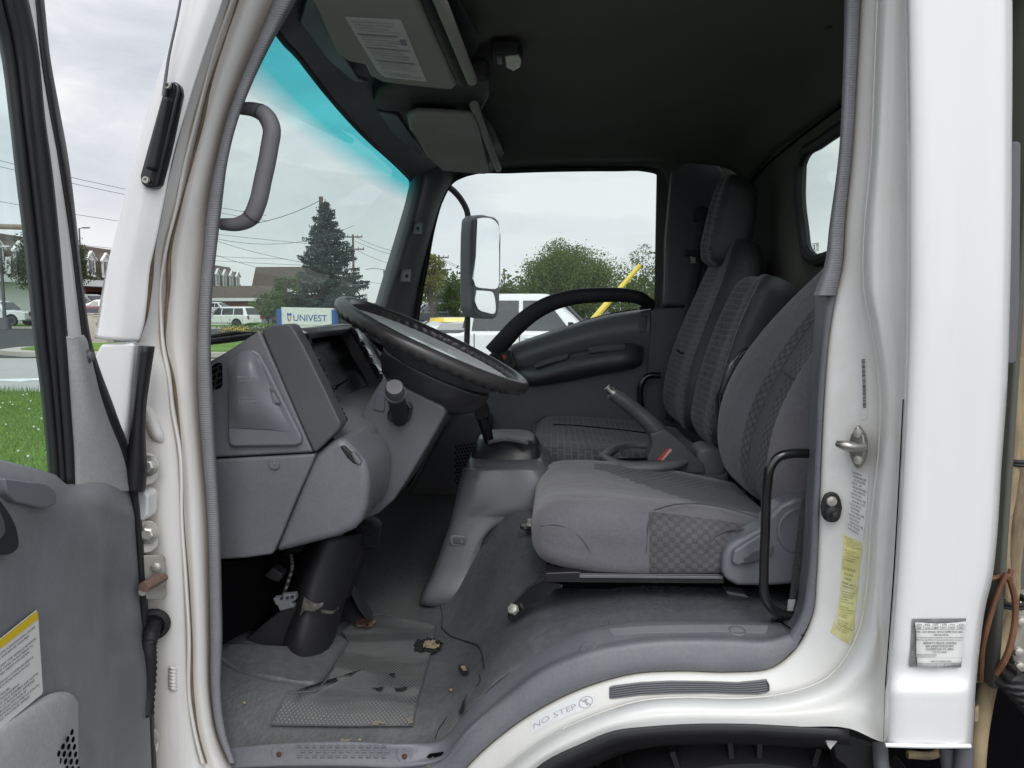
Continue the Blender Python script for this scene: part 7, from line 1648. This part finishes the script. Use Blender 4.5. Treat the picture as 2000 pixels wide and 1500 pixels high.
for k in range(22):
    t = tt + (k - 6) * 2.33
    if t < 1 or t > FL - 1.2: continue
    w2, z0, z1, zp = .62, 3.95, 5.35, 5.95
    P = lambda o_: [facade(t - w2, z0, o_), facade(t + w2, z0, o_), facade(t + w2, z1, o_), facade(t, zp, o_), facade(t - w2, z1, o_)]
    dmr = poly_prism('dormer', P(.34), facade(0, 0, -1.6) - facade(0, 0, 0), M['shingle'], bA, 0)
    poly_prism('dormer_front', P(.42), facade(0, 0, -.07) - facade(0, 0, 0), M['trimw'], dmr, 0)
    fr_w = poly_prism('window', [facade(t - .36, z0 + .22, .46), facade(t + .36, z0 + .22, .46), facade(t + .36, z1 - .08, .46), facade(t - .36, z1 - .08, .46)], facade(0, 0, -.05) - facade(0, 0, 0), M['winp'], dmr, 0)
    for s in (-1, 1): poly_prism('dormer_eave', [facade(t, zp + .08, .55), facade(t, zp - .04, .55), facade(t + s * .78, z1 - .1, .55), facade(t + s * .78, z1 + .04, .55)], facade(0, 0, -.22) - facade(0, 0, 0), M['trimw'], dmr, 0)
    poly_prism('dormer_shutter', [facade(t - .03, z0 + .22, .475), facade(t + .03, z0 + .22, .475), facade(t + .03, z1 - .08, .475), facade(t - .03, z1 - .08, .475)], facade(0, 0, -.01) - facade(0, 0, 0), M['trimw'], dmr, 0)
bB = empty('office_building', gl(560, 108), 0, 'square brown block with flat topped mansard behind the spruce', 'building')
c = V(gl(562, 104)); 
box('wall', (c.x, 108, 1.6), (8.6, 8, 3.2), M['brick'], bB, 0); box('fascia', (c.x, 108, 3.85), (9.8, 9.2, .5), M['trimw'], bB, 0)
vs, fs = tube_arrays([V((0, 0, 0)), V((0, 0, 1))], [1, 1], 4, 0)
q0 = [V((c.x + sx * 4.8, 108 + sy * 4.5, 4.1)) for sx, sy in ((-1, -1), (1, -1), (1, 1), (-1, 1))]; q1 = [V((c.x + sx * 4.3, 108 + sy * 4.0, 7.0)) for sx, sy in ((-1, -1), (1, -1), (1, 1), (-1, 1))]
link('mansard_roof', mesh('mansard_roof', q0 + q1, [(3, 2, 1, 0), (4, 5, 6, 7), (0, 1, 5, 4), (1, 2, 6, 5), (2, 3, 7, 6), (3, 0, 4, 7)], False), M['shingle'], bB)
for k in range(3): box('window', (c.x - 3 + k * 3, 103.98, 1.8), (1.4, .06, 1.3), M['winp'], bB, 0)
bC = empty('low_wing', gl(475, 99), 0, 'low wing with a sloping grey roof between the two brown buildings', 'building')
c = V(gl(478, 99)); box('wall', (c.x, 101, 1.3), (7.5, 6, 2.6), M['brick'], bC, 0)
poly_prism('roof', [(c.x - 4.2, 97.4, 2.6), (c.x - 4.2, 99, 4.3), (c.x - 4.2, 104.5, 4.3), (c.x - 4.2, 105, 2.6)], (8.4, 0, 0), M['shingle'], bC, 0); box('fascia', (c.x, 97.5, 2.5), (8.6, .2, .4), M['trimw'], bC, 0)

# ------------------------------------------------------------------ street furniture
blue = surf('sign_blue', (.03, .09, .33), .5)
sg = empty('bank_sign', gl(598, 30), 0, 'white and blue roadside sign reading UNIVEST', 'sign')
sq = [at(549, 600, 30), at(648, 602, 30), at(648, 652, 30), at(549, 650, 30)]
sq = [V((p.x, 30, p.z)) for p in sq]
poly_prism('sign_face', [sq[0], sq[1], sq[1] * .5 + V((sq[1].x * .5, 15, .1)), V((sq[0].x, 30, .2))], (0, .35, 0), M['paper'], sg, .01)
box('blue_edge', (sq[0].x - .09, 30.15, .82), (.18, .42, 1.24), blue, sg, .01); box('blue_edge', (sq[1].x + .07, 30.15, .80), (.14, .42, 1.2), blue, sg, .01)
fq = [p + V((0, -.012, 0)) for p in sq]
sh1 = [[(.125, .20), (.165, .27), (.205, .20), (.20, .42), (.165, .56), (.13, .42)]]
text_on('sign_lettering', [('UNIVEST', .245, .52, .26, .66)], fq, blue, sg, .002, None)
text_on('tag_line', [('BANKING  INSURANCE  INVESTMENTS', .11, .73, .08, .78)], fq, surf('sign_grey', (.35, .37, .4), .6), sg, .002)
text_on('shield_emblem', [], fq, blue, sg, .002, [[(.12, .20), (.165, .25), (.165, .32), (.142, .29), (.142, .42), (.165, .5), (.165, .57), (.13, .47)], [(.165, .25), (.21, .20), (.205, .30), (.165, .32)]])
text_on('shield_emblem', [], fq, surf('sign_orange', (.75, .3, .05), .6), sg, .002, [[(.172, .34), (.204, .32), (.200, .46), (.172, .55)]])
wood = surf('pole_wood', (.13, .10, .08), .95, var=.25, var_scale=5)
def upole(px, Y, top_y, label, arms, r=.13):
    b_ = V(gl(px, Y)); zt = at(px, top_y, Y).z; root = empty('utility_pole', tuple(b_), 0, label, 'utility pole')
    raw('pole', [tube_arrays([b_, b_ + V((0, 0, zt))], [r, r * .7], 8, 0)], wood, root)
    for ya, hw in arms:
        za = at(px, ya, Y).z; raw('crossarm', [box_arrays(b_ + V((0, -.1, za)), (hw * 2, .1, .12))], wood, root)
        raw('insulators', [cyl_arrays(b_ + V((x, -.1, za)), b_ + V((x, -.1, za + .22)), .045, .03, 6) for x in (-hw * .95, -hw * .5, hw * .5, hw * .95)], M['slate'], root)
    return root
upole(632, 44, 384, 'tall wooden utility pole standing behind the spruce', [], .17)
upole(692, 74, 458, 'utility pole with two crossarms right of the spruce', [(463, .95), (487, 1.1)], .14)
upole(858, 72, 498, 'utility pole with two crossarms above the yellowing tree', [(503, .95), (527, 1.2)], .14)
upole(985, 110, 528, 'distant slim utility pole right of the mirror', [(537, .5)], .12)
lamp_m = surf('lamp_post_metal', (.10, .10, .105), .5)
lp = empty('street_lamp', gl(163, 58), 0, 'slim grey street lamp with a short arm before the dormers', 'street lamp'); b_ = V(gl(163, 58)); zt = at(163, 446, 58).z
raw('pole', [tube_arrays([b_, b_ + V((0, 0, zt))], [.09, .06], 8, 0)], lamp_m, lp); raw('lamp_arm', [tube_arrays([b_ + V((0, 0, zt)), b_ + V((.45, 0, zt + .04))], .03, 6, 0), box_arrays(b_ + V((.55, 0, zt + .04)), (.5, .25, .08))], lamp_m, lp)
lp = empty('street_lamp', gl(8, 51), 0, 'dark lamp post carrying a white banner', 'street lamp'); b_ = V(gl(8, 51)); zt = at(8, 484, 51).z
raw('pole', [tube_arrays([b_, b_ + V((0, 0, zt))], [.12, .09], 8, 0)], lamp_m, lp); raw('lamp_head', [box_arrays(b_ + V((-.5, 0, zt + .1)), (1.0, .25, .1)), box_arrays(b_ + V((.45, 0, zt + .1)), (.5, .25, .1))], M['paper'], lp); raw('lamp_base', [cyl_arrays(b_, b_ + V((0, 0, .8)), .38, .3, 12)], lamp_m, lp)
bn = poly_prism('banner', [at(x, y, 50.9) for x, y in ((10, 502), (22, 501), (20, 517), (22, 535), (9, 534))], (0, .02, 0), M['paper'], lp, 0)
text_on('banner_print', [], [at(12, 505, 50.88), at(19, 505, 50.88), at(19, 530, 50.88), at(12, 530, 50.88)], M['ink_grey'], bn, .002, [rect(.1, .05, .9, .14), rect(.25, .22, .75, .30), rect(.2, .5, .8, .62), rect(.3, .72, .7, .8)])
lp = empty('street_lamp', gl(751, 80), 0, 'cobra head street lamp reaching left beyond the spruce', 'street lamp'); b_ = V(gl(751, 80)); zt = at(751, 527, 80).z
raw('pole', [tube_arrays([b_, b_ + V((0, 0, zt))], [.1, .07], 8, 0)], lamp_m, lp); raw('lamp_arm', [tube_arrays([b_ + V((0, 0, zt)), b_ + V((-1.0, 0, zt + .15)), b_ + V((-1.9, 0, zt + .05))], .035, 6, 3)], lamp_m, lp)
cabm = surf('beige_cabinet', (.48, .45, .38), .6, var=.06)
for (x0, x1, y0, lab) in ((158, 183, 618, 'left beige utility cabinet with a round meter window'), (181, 206, 622, 'right beige utility cabinet with a plain door')):
    p0, p1 = at(x0, y0, 29.5 if x0 == 158 else 28.9), at(x1, y0, 29.5 if x0 == 158 else 28.9); cx = (p0.x + p1.x) / 2; cy_ = p0.y
    cbx = empty('utility_cabinet', (cx, cy_, 0), 0, lab, 'utility cabinet')
    box('cabinet_body', (cx, cy_ + .25, p0.z / 2 + .08), (p1.x - p0.x, .5, p0.z), cabm, cbx, .02); box('cabinet_lid', (cx, cy_ + .25, p0.z + .10), (p1.x - p0.x + .06, .56, .05), cabm, cbx, .01)
    box('cabinet_door', (cx + .02, cy_ - .004, p0.z * .55), ((p1.x - p0.x) * .78, .02, p0.z * .72), cabm, cbx, .008)
    if x0 == 158: raw('meter_window', [disc_stack((cx, cy_ - .012, p0.z * .42), (0, -1, 0), [(0, .09), (.015, .085), (.02, .06)], 14)], M['slate'], cbx)
    else: box('door_latch', (cx - .1, cy_ - .02, p0.z * .8), (.05, .03, .12), M['slate'], cbx, .004)
ma = empty('mast_arm', tuple(gl(-420, 20)), 0, 'brown horizontal mast arm seen through the door glass', 'mast arm')
a_, b_ = at(-420, 430, 20), at(120, 446, 20); raw('arm', [tube_arrays([a_, b_], [.085, .07], 10, 0)], surf('brown_mast', (.23, .17, .11), .6), ma); raw('post', [tube_arrays([V((a_.x, 20, 0)), V((a_.x, 20, a_.z + .5))], [.13, .1], 10, 0)], wood, ma)
yp = empty('yellow_pole', tuple(at(1108, 690, 18.6)), 0, 'yellow pole slanting up to the right past the pickup cab', 'pole')
p0, p1 = at(1100, 692, 18.6), at(1250, 518, 18.6); raw('shaft', [tube_arrays([p0, p0.lerp(p1, .62), p0.lerp(p1, .63), p1], [.078, .075, .062, .058], 12, 0)], paintc('yellow_pole_paint', (.75, .56, .04)), yp); raw('base_post', [cyl_arrays((p0.x, 18.6, 0), (p0.x, 18.6, p0.z + .05), .09, .09, 12)], M['slate'], yp)
# overhead lines
wire = surf('wire_black', (.06, .06, .065), .7)
def line(a, b_, sag=.3, r=.018, lab='thin dark overhead line crossing the grey sky'):
    p, q = at(*a), at(*b_); P = [p.lerp(q, t) - V((0, 0, sag * 4 * t * (1 - t))) for t in np.linspace(0, 1, 15)]
    o = raw('power_line', [tube_arrays(P, r, 5, 0)], wire, None); tag(o, lab, 'power line', 'overhead lines'); return o
for a, b_, s in (((-150, 276, 50), (520, 421, 60), .3), ((-150, 288, 50), (520, 431, 60), .3), ((-200, 356, 50), (632, 478, 70), .5), ((-100, 444, 60), (560, 506, 74), .5), ((-100, 452, 60), (692, 520, 74), .6), ((632, 388, 44), (380, 442, 40), .55), ((420, 466, 60), (692, 440, 74), 1.0), ((420, 470, 60), (692, 524, 74), .4), ((692, 462, 74), (858, 502, 72), .5), ((692, 470, 74), (858, 508, 72), .5), ((692, 486, 74), (858, 526, 72), .6), ((858, 503, 72), (1040, 572, 112), .3), ((858, 506, 72), (1040, 580, 112), .3), ((420, 498, 60), (700, 556, 90), .5), ((700, 546, 90), (860, 552, 90), .5)):
    line(a, b_, s)
# windscreen wiper resting on the glass foot
wpr = empty('wiper', (-.66, 1.7, 1.40)); wpr.parent = truck; wpr.matrix_parent_inverse = wm(truck).inverted()
tube('wiper_blade', [at(405, 668, 1.44), at(440, 664, 1.47), at(490, 657, 1.54)], .0065, M['black'], wpr, 8, 4); tube('wiper_arm', [at(400, 660, 1.47), at(450, 652, 1.52), at(500, 652, 1.6)], .0045, M['black_matt'], wpr, 8, 4)
# ------------------------------------------------------------------ sky and light
SUN_EL, SUN_AZ = R(48), R(168)       # high behind the photographer, veiled by cloud
w = bpy.data.worlds.new('World'); S.world = w; w.use_nodes = True
nt = w.node_tree; nt.nodes.clear(); b = NB(nt)
out = nt.nodes.new('ShaderNodeOutputWorld'); bg = b.n('Background'); b.l(bg.outputs[0], out.inputs[0])
sky = b.n('TexSky'); sky.sky_type = 'NISHITA'; sky.sun_disc = False; sky.sun_elevation = SUN_EL; sky.sun_rotation = SUN_AZ
sky.air_density = 1.0; sky.dust_density = 3.0
tc = b.n('TexCoord').outputs['Generated']
mp = b.n('Mapping'); mp.inputs['Scale'].default_value = (1, 1, 3.2); b.l(tc, mp.inputs[0])
cl = b.noise(mp.outputs[0], 3.4, 7, 0.55, 0.4)
d = b.sep(tc)
cloud = b.ramp(cl, [(0.34, (6.1, 6.5, 7.3)), (0.52, (8.2, 8.4, 8.8)), (0.64, (10.2, 10.2, 10.2))])
# brightness added to the cloud deck behind the camera, to light cab and paint
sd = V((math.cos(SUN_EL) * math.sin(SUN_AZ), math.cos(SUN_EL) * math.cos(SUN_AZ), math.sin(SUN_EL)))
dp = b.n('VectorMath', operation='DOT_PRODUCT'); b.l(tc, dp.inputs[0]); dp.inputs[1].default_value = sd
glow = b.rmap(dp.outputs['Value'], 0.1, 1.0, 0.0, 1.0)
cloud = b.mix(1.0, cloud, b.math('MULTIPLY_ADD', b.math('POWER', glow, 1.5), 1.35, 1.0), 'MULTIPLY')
hz = b.rmap(d[2], 0.0, 0.22, 0.0, 1.0)
cloud = b.mix(hz, (9.7, 9.75, 9.8, 1), cloud)
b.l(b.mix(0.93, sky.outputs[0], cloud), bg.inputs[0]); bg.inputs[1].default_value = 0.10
sl = bpy.data.lights.new('sun', 'SUN'); so = bpy.data.objects.new('sun', sl); COL.objects.link(so)
sl.energy = 1.05; sl.angle = R(28); sl.color = (1.0, 0.97, 0.93)
so.rotation_euler = (-sd).to_track_quat('-Z', 'Y').to_euler(); so.location = sd * 30
S.view_settings.view_transform = 'Standard'; S.view_settings.look = 'None'; S.view_settings.exposure = 0; S.view_settings.gamma = 1
S.render.engine = 'CYCLES'
cy = S.cycles; cy.max_bounces = 9; cy.diffuse_bounces = 4; cy.glossy_bounces = 4; cy.transmission_bounces = 4; cy.transparent_max_bounces = 24
cy.use_adaptive_sampling = True; cy.use_denoising = True; cy.sample_clamp_indirect = 6; cy.caustics_reflective = False; cy.caustics_refractive = False
